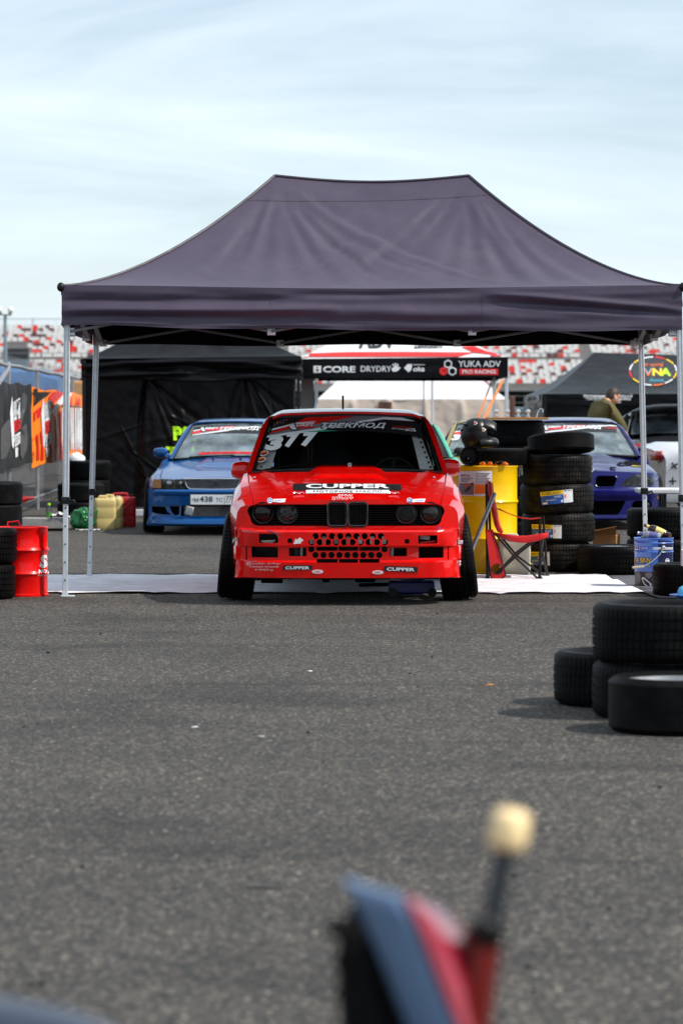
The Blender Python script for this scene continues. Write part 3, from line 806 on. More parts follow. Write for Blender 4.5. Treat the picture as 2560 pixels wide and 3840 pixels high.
obj('valance', valance((-hw2, 3.0, 0), (hw2, 3.0, 0), lambda u: e2, lambda u: v2, (0, 1, 0), 4, 30, 8, .01), 'tent_black', yt, smooth=60)
bvr = worldbvh([rfY])
stick('red_border', [[(1085, 1330), (1300, 1323), (1500, 1322), (1775, 1324), (1730, 1302), (1775, 1300), (1820, 1318), (1900, 1337), (1700, 1343), (1400, 1345), (1100, 1347)]], bvr, MATS['print_red'], rfY, .012, 20)
letters('ADV', 1345, 1482, 1250, 1308, bvr, MATS['print_black'], rfY, .012, 20, bold=.03)
letters('zakkuum', 1552, 1656, 1280, 1308, bvr, MATS['print_black'], rfY, .012, 20, bold=.01)
bvv = worldbvh([vY]); WP = MATS['white_print']; PR_ = MATS['print_red']
letters('CORE', 1211, 1332, 1373, 1397, bvv, WP, vY, .006, 40, bold=.035)
stick('emblem', [rrect(1175, 1204, 1372, 1398, 1), rrect(1186, 1193, 1376, 1380, .5), rrect(1186, 1193, 1383, 1394, .5)], bvv, WP, vY, .006, 60)
letters('DRYDRY', 1352, 1467, 1372, 1394, bvv, WP, vY, .006, 40, bold=.012)
hand = [(1466, 1385), (1471, 1378), (1477, 1378), (1470, 1366), (1474, 1364), (1481, 1374), (1479, 1361), (1483, 1361), (1487, 1374), (1489, 1363), (1493, 1365), (1492, 1378), (1498, 1376), (1501, 1379), (1494, 1388), (1486, 1393), (1474, 1394)]
stick('emblem', [hand], bvv, WP, vY, .006, 60)
stick('emblem', [[(1514, 1380), (1528, 1365), (1545, 1366), (1541, 1388), (1530, 1396)]], bvv, WP, vY, .006, 60)
letters('oka', 1548, 1591, 1374, 1393, bvv, WP, vY, .006, 40, bold=.02, shear=.1)
stick('rule', [rrect(1549, 1592, 1366, 1369, .5)], bvv, WP, vY, .006, 60)
def hexo(cx, cy, r): return [(cx + r * math.cos(R(60 * k + 30)), cy + r * math.sin(R(60 * k + 30))) for k in range(6)]
for hx, hy in ((1679, 1365), (1695, 1392)): stick('emblem', [hexo(hx, hy, 17), hexo(hx, hy, 12)], bvv, WP, vY, .006, 60)
stick('emblem', [hexo(1662, 1392, 16.5)], bvv, PR_, vY, .006, 60)
letters('YUKA ADV', 1717, 1876, 1353, 1376, bvv, WP, vY, .006, 40, bold=.012)
stick('red_bar', [rrect(1722, 1867, 1383, 1406, 2)], bvv, PR_, vY, .005, 60)
letters('PRO RACING', 1732, 1857, 1387, 1401, bvv, WP, vY, .009, 40, bold=.02)
for px, yy in ((1186, .1), (1898, .1), (1852, 2.9), (1142, 2.9)):
    p = at(px, 1550, D2 + yy); m = MB(); m.beam((p.x - yt.location.x, yy, 0), (p.x - yt.location.x, yy, e2 - .02), .05, .05); obj('leg', m, 'aluminium', yt, bevel=.004)
p0, p1 = at(1128, 1440, D2 + 1.5), at(1176, 1440, D2 + 1.5)
w = wall_cloth(p0.x - yt.location.x, p1.x - yt.location.x, .03, e2 - .1, 1.5, 3, 10, 10, .05); obj('white_curtain', w, 'tent_white', yt, smooth=60)
for k, (q0, q1) in enumerate((((1790, 1572), (1842, 1430)), ((1814, 1572), (1884, 1424)))):
    A_, B_ = at(*q1, D2 - .05 + (2.6 if k == 0 else 0)), at(*q0, D2 - 1.0 + (2.6 if k == 0 else 0)); dv = B_ - A_; t = (.02 - A_.z) / dv.z; C_ = A_ + dv * t
    m = MB(); m.beam(A_, C_, .035 if k else .022, .006, (0, 1, 0))
    obj('tie_strap', m, 'orange_plastic', smooth=0, label=('wide orange tie-down strap slanting from the sponsor tent corner' if k else 'thin orange tie-down strap slanting behind the wider one'), cat='strap', group='orange straps')

# ---------------------------------------------------------------- pale tent far behind
D3 = 88.0
a = at(1185, 1500, D3); b = at(1908, 1500, D3)
wt = thing('pale_tent', 'white roofed tent with beige walls far behind the red car', 'tent', ((a.x + b.x) / 2, D3, 0))
hw3 = (b.x - a.x) / 2; e3 = a.z
obj('roof_cloth', canopy_roof(-hw3, hw3, 0, 5.0, lambda x, y: e3, e3 + 1.0, -hw3 + 1.0, hw3 - 1.15, 1.1, (), 2, 30, 14, .03), 'tent_white', wt, smooth=60)
ww = obj('front_wall', wall_cloth(-hw3, hw3, .02, e3 + .02, 0, 21, 80, 26, .09, [(-hw3 + 1.0 * k, e3, .05, -1, .1, .05) for k in range(6)]), 'tent_beige', wt, smooth=60)
for sx in (-1, 1):
    w = wall_cloth(0, 5, .02, e3, 0, 4, 20, 10, .06); w.xf(Matrix.Translation((sx * hw3, 0, 0)) @ Matrix.Rotation(R(90), 4, 'Z')); obj('side_wall', w, 'tent_beige', wt, smooth=60)
mat('brown_cloth', rgb(98, 66, 54), .8, var=.1)
stick('window_patch', [[(1417, 1507), (1467, 1507), (1467, 1541), (1417, 1541)]], worldbvh([ww]), MATS['brown_cloth'], wt, .03, 20)
for px in (1588, 1620):
    p = at(px, 1550, 62); m = MB(); m.tube([(p.x, 62, 0), (p.x, 62, at(px, 1425, 62).z)], .022 if px > 1600 else .012, 8)
    obj('thin_pole', m, 'aluminium' if px > 1600 else 'steel_grey', label='thin white pole before the pale tent' if px > 1600 else 'thin dark pole before the pale tent', cat='pole')
p = at(1919, 1560, 80); m = MB(); m.box((0, 0, at(1919, 1490, 80).z / 2), (.13, .13, at(1919, 1490, 80).z)); m.ell((0, 0, at(1919, 1490, 80).z), (.07, .07, .03), 10, 6)
obj('brown_post', m, 'brown_cloth', loc=(p.x, 80, 0), label='brown wrapped post at the right end of the pale tent', cat='post', bevel=.02)

# ---------------------------------------------------------------- black tent at right with oval logo
D4 = 56.0
a = at(2033, 1477, D4)
rt = thing('logo_tent', 'large black tent with colourful oval logo behind the violet coupe', 'tent', (a.x, D4, 0))
W4, e4 = 6.0, a.z; v4 = at(2100, 1520, D4).z
pk = at(2225, 1321, D4 + 2.8)
rf4 = obj('roof_cloth', canopy_roof(0, W4, 0, 5.6, lambda x, y: e4, pk.z, pk.x - a.x, W4 - (pk.x - a.x), 1.30, (), 12, 60, 24, .010), 'tent_black', rt, smooth=60)
va4 = obj('valance', valance((0, -.02, 0), (W4, -.02, 0), lambda u: e4, lambda u: v4, (0, -1, 0), 2, 70, 8, .012, (), .006), 'tent_black', rt, smooth=60)
vs4 = obj('valance', valance((-.01, -.02, 0), (-.01, 5.6, 0), lambda u: e4, lambda u: v4 - .05, (-1, 0, 0), 3, 30, 8, .02, (), .01), 'tent_black', rt, smooth=60)
obj('front_wall', wall_cloth(.03, W4, .02, v4 + .05, .02, 31, 70, 30, .10, [(1.0, 1.5, -.8, -.9, .1, .08), (1.9, 1.5, -.9, -.8, .1, -.06), (2.4, 1.5, .3, -1, .08, .06), (2.0, 1.5, .5, -1, .08, .06)]), 'tent_black', rt, smooth=60)
w = wall_cloth(0, 5.5, .02, v4, 0, 4, 20, 10, .06); w.xf(Matrix.Translation((.03, 0, 0)) @ Matrix.Rotation(R(90), 4, 'Z')); obj('side_wall', w, 'tent_black', rt, smooth=60)
m = MB(); m.beam((.04, .0, 0), (.04, .0, e4), .05, .05); obj('leg', m, 'black_plastic', rt)
b4 = worldbvh([va4])
for s, x0, x1, y0, y1 in (('Изготовление автомобильной', 2186, 2369, 1478, 1490), ('электропроводки под вашу', 2193, 2364, 1491, 1503), ('конфигурацию', 2232, 2326, 1504, 1513)):
    letters(s, x0, x1, y0, y1, b4, WP, va4, .01, 60, bold=.03)
b4r = worldbvh([rf4])
ocx, ocy, orx, ory = 2447, 1394, 90, 55
stick('logo_field', [circ(ocx, ocy, orx - 8, 40, ory - 5)], b4r, MATS['print_black'], rf4, .012, 25)
cols = ['print_yellow', 'white_print', 'print_orange', 'white_print', 'print_yellow', 'print_red', 'white_print', 'print_yellow', 'white_print', 'print_red', 'print_yellow', 'white_print']
for k, c in enumerate(cols):
    a0, a1 = R(30 * k + 4), R(30 * k + 30)
    o_ = [(ocx + orx * math.cos(a0 + (a1 - a0) * i / 6), ocy + ory * math.sin(a0 + (a1 - a0) * i / 6)) for i in range(7)]
    i_ = [(ocx + (orx - 5) * math.cos(a0 + (a1 - a0) * i / 6), ocy + (ory - 4) * math.sin(a0 + (a1 - a0) * i / 6)) for i in range(7)]
    stick('logo_ring', [o_ + i_[::-1]], b4r, MATS[c], rf4, .014, 25)
letters('car wiring', 2405, 2484, 1360, 1378, b4r, MATS['print_orange'], rf4, .016, 25, arc=-4)
for k, (s, x0, x1, c) in enumerate((('V', 2410, 2446, 'print_orange'), ('N', 2444, 2480, 'print_yellow'), ('A', 2474, 2514, 'print_green'))):
    letters(s, x0, x1, 1384, 1412, b4r, MATS[c], rf4, .016, 25, bold=.04)
mat('print_teal', rgb(30, 150, 170), .5)
letters('V', 2414, 2442, 1384, 1406, b4r, MATS['print_teal'], rf4, .020, 25, bold=.0)
letters('Anna', 2432, 2487, 1422, 1434, b4r, MATS['print_teal'], rf4, .016, 25, bold=.02)
mk = stick('edge_emblem', [[(x, y) for x, y in ((1975, 1492), (1985, 1477), (2010, 1474), (2024, 1481), (2026, 1505), (2019, 1494), (2006, 1484), (1988, 1486), (1979, 1505))]], worldbvh([vs4]), mat('print_steel', rgb(110, 120, 132), .5), vs4, .02, 20)

# ================================================================ tyres
def tyre_mb(Ro, W, rim, tread=True, pitch=66):
    """axis along z, centre at the origin; grooves and tread blocks are real relief"""
    h = W / 2; sh = .93
    prof = [(rim - .004, -h * .74, 0), (rim + .004, -h * .80, 0), (rim + .02, -h * .90, 0), (rim + (Ro - rim) * .45, -h, 0), (rim + (Ro - rim) * .72, -h * .985, 0), (Ro - .022, -h * .93, 0), (Ro - .010, -h * .87, 1)]
    gro = [-.50, -.17, .17, .50] if tread else []
    z = -.80
    seq = [(-.78, 1)]
    for g_ in gro: seq += [(g_ - .045, 1), (g_ - .035, 2), (g_ + .035, 2), (g_ + .045, 1)]
    seq += [(.78, 1)]
    for zf, k in seq:
        prof.append((Ro - (.009 if k == 2 else 0) - .006 * zf * zf, zf * h, 3 if k == 2 else 1))
    up = [(r, -z_, f) for r, z_, f in prof[:7]][::-1]
    prof += up
    m = MB(); rings = []
    nseg = pitch if tread else 48
    offs = (0, .80, .85, .96) if tread else (0,)
    for k in range(nseg):
        for j, o in enumerate(offs):
            ring = []
            for r, z_, f in prof:
                sl = .030 * (z_ / h if abs(z_) < h * .52 else math.copysign(.3, z_)) if f == 1 and tread else 0
                a = 2 * math.pi * (k + o) / nseg + sl
                rr = r
                if tread and f == 1 and j in (2, 3): rr = r - .0045
                ring.append((rr * math.cos(a), rr * math.sin(a), z_))
            rings.append(ring)
    m.loft(rings, False, False, True)
    return m
def rim_mb(rim, W, spokes=5, dish=.02):
    m = MB(); h = W / 2
    m.lathe([(rim + .004, h * .80), (rim + .010, h * .86), (rim - .006, h * .84), (rim - .02, h * .5), (rim - .03, -h * .5), (rim, -h * .84), (rim + .01, -h * .86)], 40)
    m.lathe([(.0005, h * .42), (.05, h * .40), (.055, h * .2), (.05, h * .1)], 20)
    for k in range(spokes):
        a = 2 * math.pi * k / spokes; d = Vector((math.cos(a), math.sin(a), 0)); t = Vector((-d.y, d.x, 0))
        rg = []
        for r, w_, z_ in ((.04, .032, .36), (rim * .5, .026, .34), (rim - .015, .034, .50)):
            c = d * r
            rg.append([c + t * w_ + Vector((0, 0, h * z_)), c - t * w_ + Vector((0, 0, h * z_)), c - t * w_ * .8 + Vector((0, 0, h * z_ - .03)), c + t * w_ * .8 + Vector((0, 0, h * z_ - .03))])
        m.loft(rg, True, True)
    return m
TY = {}
def tyre_mesh(key, Ro, W, rim, tread=True, m='rubber', pitch=66):
    if key not in TY:
        me = mesh_of(tyre_mb(Ro, W, rim, tread, pitch), key, 30); me.materials.append(MATS[m]); TY[key] = me
    return TY[key]

# ================================================================ cars
def car_shell(root, P):
    paint = P['paint']; L = P['L']; y0 = P['hood'][0][0]; yC, yD = P['yC'], P['yD']
    nh = P.get('nh', 10); bump = P.get('bump', lambda x, y: 0)
    ys = set(np.round(np.linspace(y0, L, P.get('ns', 64)), 3))
    for yw in P['wheels']:
        ys |= set(np.round(yw + P['Ra'] * np.cos(np.linspace(0, math.pi, 15)), 3))
    ys |= {yC, yD, round(y0 + .03, 3), round(y0 + .07, 3)} | set(P.get('ylines', ()))
    ys = sorted(y for y in ys if y0 <= y <= L)
    def section(y):
        w = interp(P['w'], y); cab = yC < y < yD
        if y <= yC: zc = interp(P['hood'], y)
        elif y >= yD: zc = interp(P['deck'], y)
        else: zc = interp(P['belt'], y)
        xh = interp(P['xh'], y) if not cab else w - .10
        cr = P.get('crown', .03)
        pts = []
        for i in range(nh + 1):
            x = xh * i / nh
            if cab: pts.append((x, zc))
            else: pts.append((x, zc - cr * (x / xh) ** 2.4 + bump(x, y)))
        zh = pts[-1][1]
        zb = P['zb']
        for yw in P['wheels']:
            d = abs(y - yw)
            if d < P['Ra']: zb = max(zb, P['zw'] + math.sqrt(P['Ra'] ** 2 - d * d))
        rd = P.get('round', .11)
        pts += [(xh + .005, zh - .016), (xh + .011, zh - .001), (xh + (w - xh) * .5, zh - rd * .10), (xh + (w - xh) * .78, zh - rd * .38), (w - .010, zh - rd * .72), (w, zh - rd)]
        zt = zh - rd
        for f, dx in ((.12, 0), (.30, .0), (.34, .006), (.62, .006), (.9, .012), (1, .03)):
            pts.append((w - dx, zt + (min(zb, zt - .01) - zt) * f))
        out = []
        cf = P.get('nose', .1) * (1 - sstep(y0, y0 + .7, y)); ct = P.get('tail', .08) * sstep(L - .6, L, y)
        for x, z in pts: out.append((x, y + (cf - ct) * (abs(x) / .8) ** 3, z))
        return out
    rings = []
    for y in ys:
        h = section(y); rings.append([(-x, yy, z) for x, yy, z in h[:0:-1]] + h)
    m = MB(); n = len(rings[0]); c = n // 2
    for r in rings: m.v += [Vector(p) for p in r]
    for i in range(len(ys) - 1):
        cab = ys[i] >= yC - 1e-6 and ys[i + 1] <= yD + 1e-6
        for k in range(n - 1):
            if cab and c - nh <= k < c + nh: continue
            m.f.append((i * n + k, i * n + k + 1, (i + 1) * n + k + 1, (i + 1) * n + k))
    o = (len(ys) - 1) * n
    m.f.append(tuple(o + k for k in range(n)))
    body = obj('body', m, paint, root, smooth=P.get('smooth', 28))
    ub = MB(); wi = .56
    ub.box((0, (y0 + .35 + L - .3) / 2, P['zb'] + .13), (2 * wi, L - .3 - y0 - .35, .20)); ub.box((0, (yC + yD) / 2, P['zb'] + .06), (1.44, yD - yC, .10))
    if P.get('bay', True): ub.box((0, y0 + .75, .50), (1.06, .9, .26))
    ub.box((0, yC - .02, .66), (1.3, .04, .36)); ub.box((0, yD + .05, .6), (1.25, .05, .4))
    obj('underbody', ub, 'matt_black', root, smooth=0)
    return body
def greenhouse(root, P, paint, gl='glass_clear', gl_side='glass_dark', gl_rear=None):
    (by, bz, bx), (ty, tz, tx) = P['ws']; (ry, rz, rx), (dy, dz, dx) = P['rw']
    bul = P.get('bulge', .10)
    def ws(u, v, off=0):
        x = (bx + (tx - bx) * v) * u; k = 1 - u * u
        return Vector((x, by + (ty - by) * v - bul * k, bz + (tz - bz) * v + (.028 * (1 - v) + .022 * v) * k + .012 * math.sin(math.pi * v)))
    us = [i / 14 - 1 for i in range(29)]; vs = [j / 10 for j in range(11)]
    W = obj('windshield', MB().grid(ws, us, vs), gl, root, smooth=60)
    def rw(u, v):
        x = (rx + (dx - rx) * v) * u; k = 1 - u * u
        return (x, ry + (dy - ry) * v + .07 * k, rz + (dz - rz) * v + .02 * k)
    obj('rear_window', MB().grid(rw, us, vs), gl_rear or gl, root, smooth=60)
    cz = P.get('rcrown', .03)
    def rf(u, v):
        p, q = ws(max(-1, min(1, u)), 1), Vector(rw(max(-1, min(1, u)), 0)); w_ = tx + (rx - tx) * v + P.get('redge', .045)
        k = 1 - u * u
        return Vector((u * w_, p.y + (q.y - p.y) * v - (.012 if v == 0 else 0), p.z + (q.z - p.z) * v + cz * math.sin(math.pi * min(1, v * .94 + .06)) ** .6 + .008 - .050 * (max(0, abs(u) - .80) / .20) ** 1.6))
    rp = MB().grid(rf, [i / 16 - 1 for i in range(33)], [0, .02, .06, .12, .25, .4, .55, .7, .85, .94, 1])
    rp2 = [p + Vector((0, 0, -.012)) for p in rp.v]
    roof = obj('roof', rp, paint, root, smooth=40)
    sol = roof.modifiers.new('thickness', 'SOLIDIFY'); sol.thickness = .018; sol.offset = -1
    hl_ = MB(); hl_.v = [Vector((p.x * .96, p.y, p.z - .03)) for p in rp.v]; hl_.f = list(rp.f); obj('headliner', hl_, 'matt_black', roof, smooth=50)
    # pillars and rubber seals
    for s in (-1, 1):
        pp = [ws(s, j / 8) + Vector((s * .022, .025 + .03 * (j == 8), -.012 * (j == 8))) for j in range(9)]
        pp = [pp[0] + (pp[0] - pp[1]) * .25] + pp
        m = MB().tube(pp, [P.get('apil', .032)] * 8 + [P.get('apil', .032) * .9, P.get('apil', .032) * .6], 10); obj('windshield_pillar', m, paint, root)
        m = MB().grid(lambda u, v: (s * ((rx + .02) + (dx + .05 - rx) * v), (ry - .28 + (dy - .15 - ry + .28) * v) * (1 - u) + (ry + (dy - ry) * v) * u, (rz - .015) + (dz - rz) * v), [0, .5, 1], [j / 6 for j in range(7)])
        q = obj('rear_pillar', m, paint, root, smooth=50); q.modifiers.new('thickness', 'SOLIDIFY').thickness = .03
        tm = MB(); tm.v = [Vector((p.x - s * .045, p.y - .03, p.z)) for p in m.v]; tm.f = list(m.f); obj('pillar_trim', tm, 'matt_black', q, smooth=50)
        bw = interp(P['w'], by + .6) - .08
        def side(u, v):
            yb, yt = by + .06 + (dy - .17 - by) * u, ty + .06 + (ry - .30 - ty) * u
            zb_ = interp(P['belt'], yb) - .02
            return (s * (bw + (tx + (rx - tx) * u + .012 - bw) * v + .015 * math.sin(math.pi * v)), yb + (yt - yb) * v, zb_ + (tz + (rz - tz) * u - .005 - zb_) * v)
        obj('side_window', MB().grid(side, [i / 10 for i in range(11)], vs), gl_side, root, smooth=60)
        m = MB().tube([Vector(side(.52, v)) + Vector((s * .004, 0, 0)) for v in (0, .5, 1)], .03, 8, flat=.7); obj('door_pillar', m, P.get('bpil', 'black_plastic'), root)
        m = MB().tube([Vector(side(i / 8, 1)) + Vector((s * .006, 0, 0)) for i in range(9)], .02, 8); obj('roof_rail', m, paint, root)
    m = MB().tube([ws(u, 0) + Vector((0, -.004, 0)) for u in us] + [ws(1, v) + Vector((0, -.003, 0)) for v in vs[1:]] + [ws(u, 1) + Vector((0, -.003, 0)) for u in us[::-1][1:]] + [ws(-1, v) + Vector((0, -.003, 0)) for v in vs[::-1][1:-1]], P.get('seal', .013), 6, closed=True)
    obj('window_seal', m, 'black_plastic', root)
    return W, roof, ws
def wheel(root, x, y, R_, W, rimr, camber=0, toe=0, mt='rubber', rimm='graphite_paint', key='car_tyre', tread=True):
    s = 1 if x > 0 else -1
    e = bpy.data.objects.new('wheel', None); COL.objects.link(e); e.parent = root; e.empty_display_size = .1
    e.location = (x, y, R_ * math.cos(R(camber)) + .0); e.rotation_euler = (0, R(90 * s + camber * -1 * s * -1), R(toe))
    e.rotation_euler = (Matrix.Rotation(R(toe), 3, 'Z') @ Matrix.Rotation(R(-camber * s), 3, 'Y') @ Matrix.Rotation(R(90 * s), 3, 'Y')).to_euler()
    obj('tyre', tyre_mesh('%s_%.3f_%.3f' % (key, R_, W), R_, W, rimr, tread, mt), None, e)
    k = 'rim_%.3f_%.3f' % (rimr, W)
    if k not in TY: TY[k] = mesh_of(rim_mb(rimr, W), k, 35)
    obj('rim', TY[k], rimm, e)
    return e
def seat_part(root, x, y, zf, m, w=.24):
    q = MB()
    prof = [(0, .22, .06), (.25, .24, .08), (.5, .26, .07), (.62, .22, .06), (.72, .15, .055), (.86, .13, .05), (.9, .09, .03)]
    rings = []
    for z, hw_, t in prof:
        yy = y + .28 * z
        rings.append([(x + hw_ * math.cos(a) * w / .26, yy + t * math.sin(a) - (.05 * abs(math.cos(a)) ** 3 if z < .65 else 0), zf + z) for a in [2 * math.pi * k / 16 for k in range(16)]])
    q.loft(rings, True, True)
    q.box((x, y - .22, zf + .04), (w * 1.9, .5, .14))
    return obj('seat', q, m, root, smooth=45, bevel=.02)
def steering(root, x, y, z):
    q = MB(); M = Matrix.Translation((x, y, z)) @ Matrix.Rotation(R(68), 4, 'X')
    q.tube([M @ Vector((.17 * math.cos(a), .17 * math.sin(a), 0)) for a in [2 * math.pi * k / 28 for k in range(28)]], .014, 8, closed=True)
    for a in (90, 210, 330): q.beam(M @ Vector((0, 0, 0)), M @ Vector((.165 * math.cos(R(a)), .165 * math.sin(R(a)), 0)), .03, .006)
    q.tube([M @ Vector((0, 0, 0)), M @ Vector((0, 0, -.35))], .02, 8)
    return obj('steering_wheel', q, 'black_plastic', root)
def mirror(root, c, s, size, paint, foot):
    c = Vector(c); m = MB(); rings = []
    sx, sy, sz = size
    for t, k in ((0, .55), (.12, .86), (.4, 1.0), (.75, .98), (.93, .82), (1, .45)):
        rings.append([c + Vector((s * (t - .5) * sx * 2, (.25 * sy * t) + sy * .5 * k * math.sin(a), sz * k * abs(math.cos(a)) ** .7 * (1 if math.cos(a) > 0 else -1) * (1 - .18 * t))) for a in [2 * math.pi * i / 16 for i in range(16)]])
    m.loft(rings, True, True)
    f = Vector(foot); m.tube([c + Vector((-s * sx * .8, 0, -sz * .35)), f], [.045, .05], 10, flat=.6)
    o = obj('mirror', m, paint, root, smooth=55)
    g_ = MB(); g_.box(c + Vector((0, sy * .62, 0)), (sx * 1.6, .01, sz * 1.5)); obj('mirror_glass', g_, 'black_gloss', o, bevel=.004)
    return o
def wiper(root, ws, u0, u1, v0, v1):
    pts = [ws(u0 + (u1 - u0) * k / 6, v0 + (v1 - v0) * k / 6) + Vector((0, -.018, .006)) for k in range(7)]
    m = MB().tube(pts, .008, 6); m.tube([pts[0] + Vector((0, -.04, -.03)), pts[0], pts[3] + Vector((0, -.012, 0))], .007, 6)
    return obj('wiper', m, 'matt_black', root)
def lamp(root, x, y, z, r, kind, name='headlight'):
    e = bpy.data.objects.new(name, None); COL.objects.link(e); e.parent = root; e.empty_display_size = .05
    M = Matrix.Translation((x, y, z)) @ Matrix.Rotation(R(90), 4, 'X')
    m = MB().lathe([(r * 1.02, -.05), (r * 1.20, -.03), (r * 1.22, .0), (r * 1.12, .012), (r * 1.02, .008), (r, -.01)], 32, M); obj('bezel', m, 'black_plastic', e)
    if kind == 'blank':
        m = MB().lathe([(.0005, .012), (r * .45, .012), (r * .5, .004), (r * .72, .004), (r * .76, .016), (r * .98, .010), (r * 1.03, 0)], 32, M); obj('cover', m, 'black_plastic', e)
        t = MB(); t.lathe([(r * .30, .018), (r * .36, .020), (r * .38, .014)], 3, M); obj('cover_mark', t, 'black_gloss', e)
        return e
    m = MB().lathe([(.0005, -.075), (r * .3, -.07), (r * .7, -.05), (r * .98, -.012)], 32, M); obj('reflector', m, mat('dark_chrome', (.22, .22, .24, 1), .15, metal=1) if kind == 'facet' else mat('reflector_brown', (.20, .14, .11, 1), .18, metal=.9), e)
    m = MB()
    if kind == 'facet':
        rr = random.Random(2); rings = []
        for i in range(6):
            rad = r * (.02 + .98 * i / 5); rings.append([M @ Vector((rad * math.cos(a), rad * math.sin(a), .022 * (1 - (i / 5) ** 2) + rr.uniform(-.004, .004))) for a in [2 * math.pi * k / 14 for k in range(14)]])
        m.loft(rings, True, True); obj('lens', m, 'lens_clear', e, smooth=0)
    else:
        m.lathe([(.0005, .026), (r * .3, .024), (r * .6, .017), (r * .85, .007), (r, -.002)], 32, M); obj('lens', m, 'lens_smoke' if kind == 'smoke' else 'lens_clear', e, smooth=60)
        b = MB(); b.ell((x, y + .02, z), (r * .34, .03, r * .34), 14, 8); obj('bulb', b, 'black_gloss', e)
    return e
BANNER = lambda f: f
def sunstrip(root, bvh, x0, x1, yt, yb, tilt=0, off=.004, detail=True, sl=0):
    """windscreen strip: red and white sweep, grey tail, black ground, event lettering"""
    w_ = x1 - x0; h = yb - yt
    def q(u, v): return (x0 + w_ * u, yt + h * v + tilt * (u - .5) + 7 * 0)
    def band(pts, m, o): stick('sunstrip', [[q(*p) for p in pts]], bvh, MATS[m], root, off + o, 22)
    band([(.02, .15), (.2, 0), (.5, -.05), (.8, 0), (.98, .12), (1.01, .88), (.8, .8), (.5, .74), (.2, .82), (-.01, 1)], 'print_black', 0)
    band([(.01, .62), (.2, .35), (.42, .08), (.56, .02), (.35, .42), (.18, .62), (0, .85)], 'print_red', .0012)
    band([(.015, .5), (.2, .24), (.33, .20), (.2, .32), (.012, .60)], 'white_print', .0022)
    band([(0, .88), (.2, .58), (.42, .28), (.58, .02), (.78, 0), (.6, .2), (.35, .52), (.2, .74), (0, .98)], 'print_grey', .0016)
    band([(0, .97), (.22, .68), (.45, .42), (.65, .16), (.82, .06), (.97, .24), (.8, .16), (.66, .28), (.45, .56), (.22, .80), (0, 1.04)], 'white_print', .0026)
def event_text(root, bvh, x0, x1, x2, x3, y0, y1, slope, off, outline=True, sc=1.0):
    kx = dict(slope=slope)
    if outline: letters('ТРЕКМОД', x2 - 6 * sc, x3 + 6 * sc, y0 - 5 * sc, y1 + 5 * sc, bvh, MATS['print_black'], root, off + .001, 40, bold=.075, shear=.3, **kx)
    letters('ТРЕКМОД', x2, x3, y0, y1, bvh, MATS['white_print'], root, off + .0022, 40, bold=.026, shear=.3, **kx)
    hh = y1 - y0
    stick('emblem', [[(x0 - 2 * sc, y0 + .6 * hh), (x0 + 5 * sc, y0 + .05 * hh), (x0 + 14 * sc, y0 - .1 * hh), (x0 + 25 * sc, y0), (x0 + 25 * sc, y0 + .6 * hh), (x0 + 36 * sc, y0 + 1.15 * hh), (x0 + 18 * sc, y0 + 1.35 * hh), (x0 + 4 * sc, y0 + 1.05 * hh)]], bvh, MATS['print_black'], root, off + .001, 30)
    for k in range(3):
        stick('emblem', [[(x0 + (1 + 6.5 * k) * sc, y0 + .35 * hh - .1 * k * hh), (x0 + (5 + 6.5 * k) * sc, y0 + .1 * hh - .05 * k * hh), (x0 + (8 + 6.5 * k) * sc, y0 + .6 * hh), (x0 + 30 * sc, y0 + 1.1 * hh), (x0 + (14 + 2 * k) * sc, y0 + (1.15 - .1 * k) * hh), (x0 + (3 + 5 * k) * sc, y0 + .75 * hh)]], bvh, MATS['white_print'], root, off + .0022, 30)
    letters('DRIFT', x0 + 27 * sc, x1, y0 + .1 * hh, y0 + .62 * hh, bvh, MATS['white_print'], root, off + .0022, 30, bold=.03, shear=.2, **kx)
    stick('red_bar', [[(x0 + 36 * sc, y0 + .68 * hh), (x1 - 1, y0 + .62 * hh), (x1 - 3, y0 + .9 * hh), (x0 + 34 * sc, y0 + .95 * hh)]], bvh, MATS['print_red'], root, off + .0022, 30)

# ================================================================ the red race car
RC = thing('race_car', 'red boxy race car with black kidney grille and number 377 under the purple canopy', 'car', (.0415, 22.6, 0))
def L1(u, v, y=0):
    p = at(780 + .6633 * u, 1500 + .6633 * v, 22.6 + y); return (p.x - .0415, p.z)
def PX(u, v): return (780 + .6633 * u, 1500 + .6633 * v)
def PW(u, v): return (960 + .4974 * u, 1530 + .497 * v)
RP = dict(paint='red_paint', L=4.30, nh=18, ns=70, crown=.03, round=.125, nose=.10, tail=.06,
          hood=[(.10, .732), (.13, .742), (.25, .766), (.45, .800), (.7, .840), (1.0, .887), (1.25, .925), (1.38, .945)], yC=1.38,
          deck=[(3.62, .95), (3.9, .95), (4.22, .93), (4.30, .90)], yD=3.62, belt=[(1.38, .925), (3.7, .94)],
          w=[(.1, .79), (.3, .82), (.5, .848), (1.0, .848), (1.25, .825), (1.5, .803), (2.8, .803), (3.0, .845), (3.6, .845), (3.9, .81), (4.3, .75)],
          xh=[(.1, .655), (.6, .69), (1.0, .718), (1.38, .735), (3.62, .62), (4.3, .6)],
          zb=.24, wheels=(.76, 3.33), Ra=.338, zw=.318, ylines=(.86, .90, .94, .98, 1.02, 1.06, 1.30),
          ws=((1.42, .915, .705), (2.04, 1.325, .575)), rw=((3.02, 1.33, .56), (3.62, .955, .64)), bulge=.11, rcrown=.045, apil=.033, seal=.016)
def hood_bump(x, y):
    if y > 1.38: return 0
    ax = abs(x)
    b = .012 * sstep(.26, .20, ax) * sstep(.1, .3, y)                                   # raised centre panel
    b += .016 * sstep(.285, .245, ax) * sstep(.90, 1.0, y)      # scoop step before the windscreen
    b += .010 * math.exp(-((ax - (.45 + .12 * y)) / .03) ** 2) * sstep(.15, .4, y)
    return b
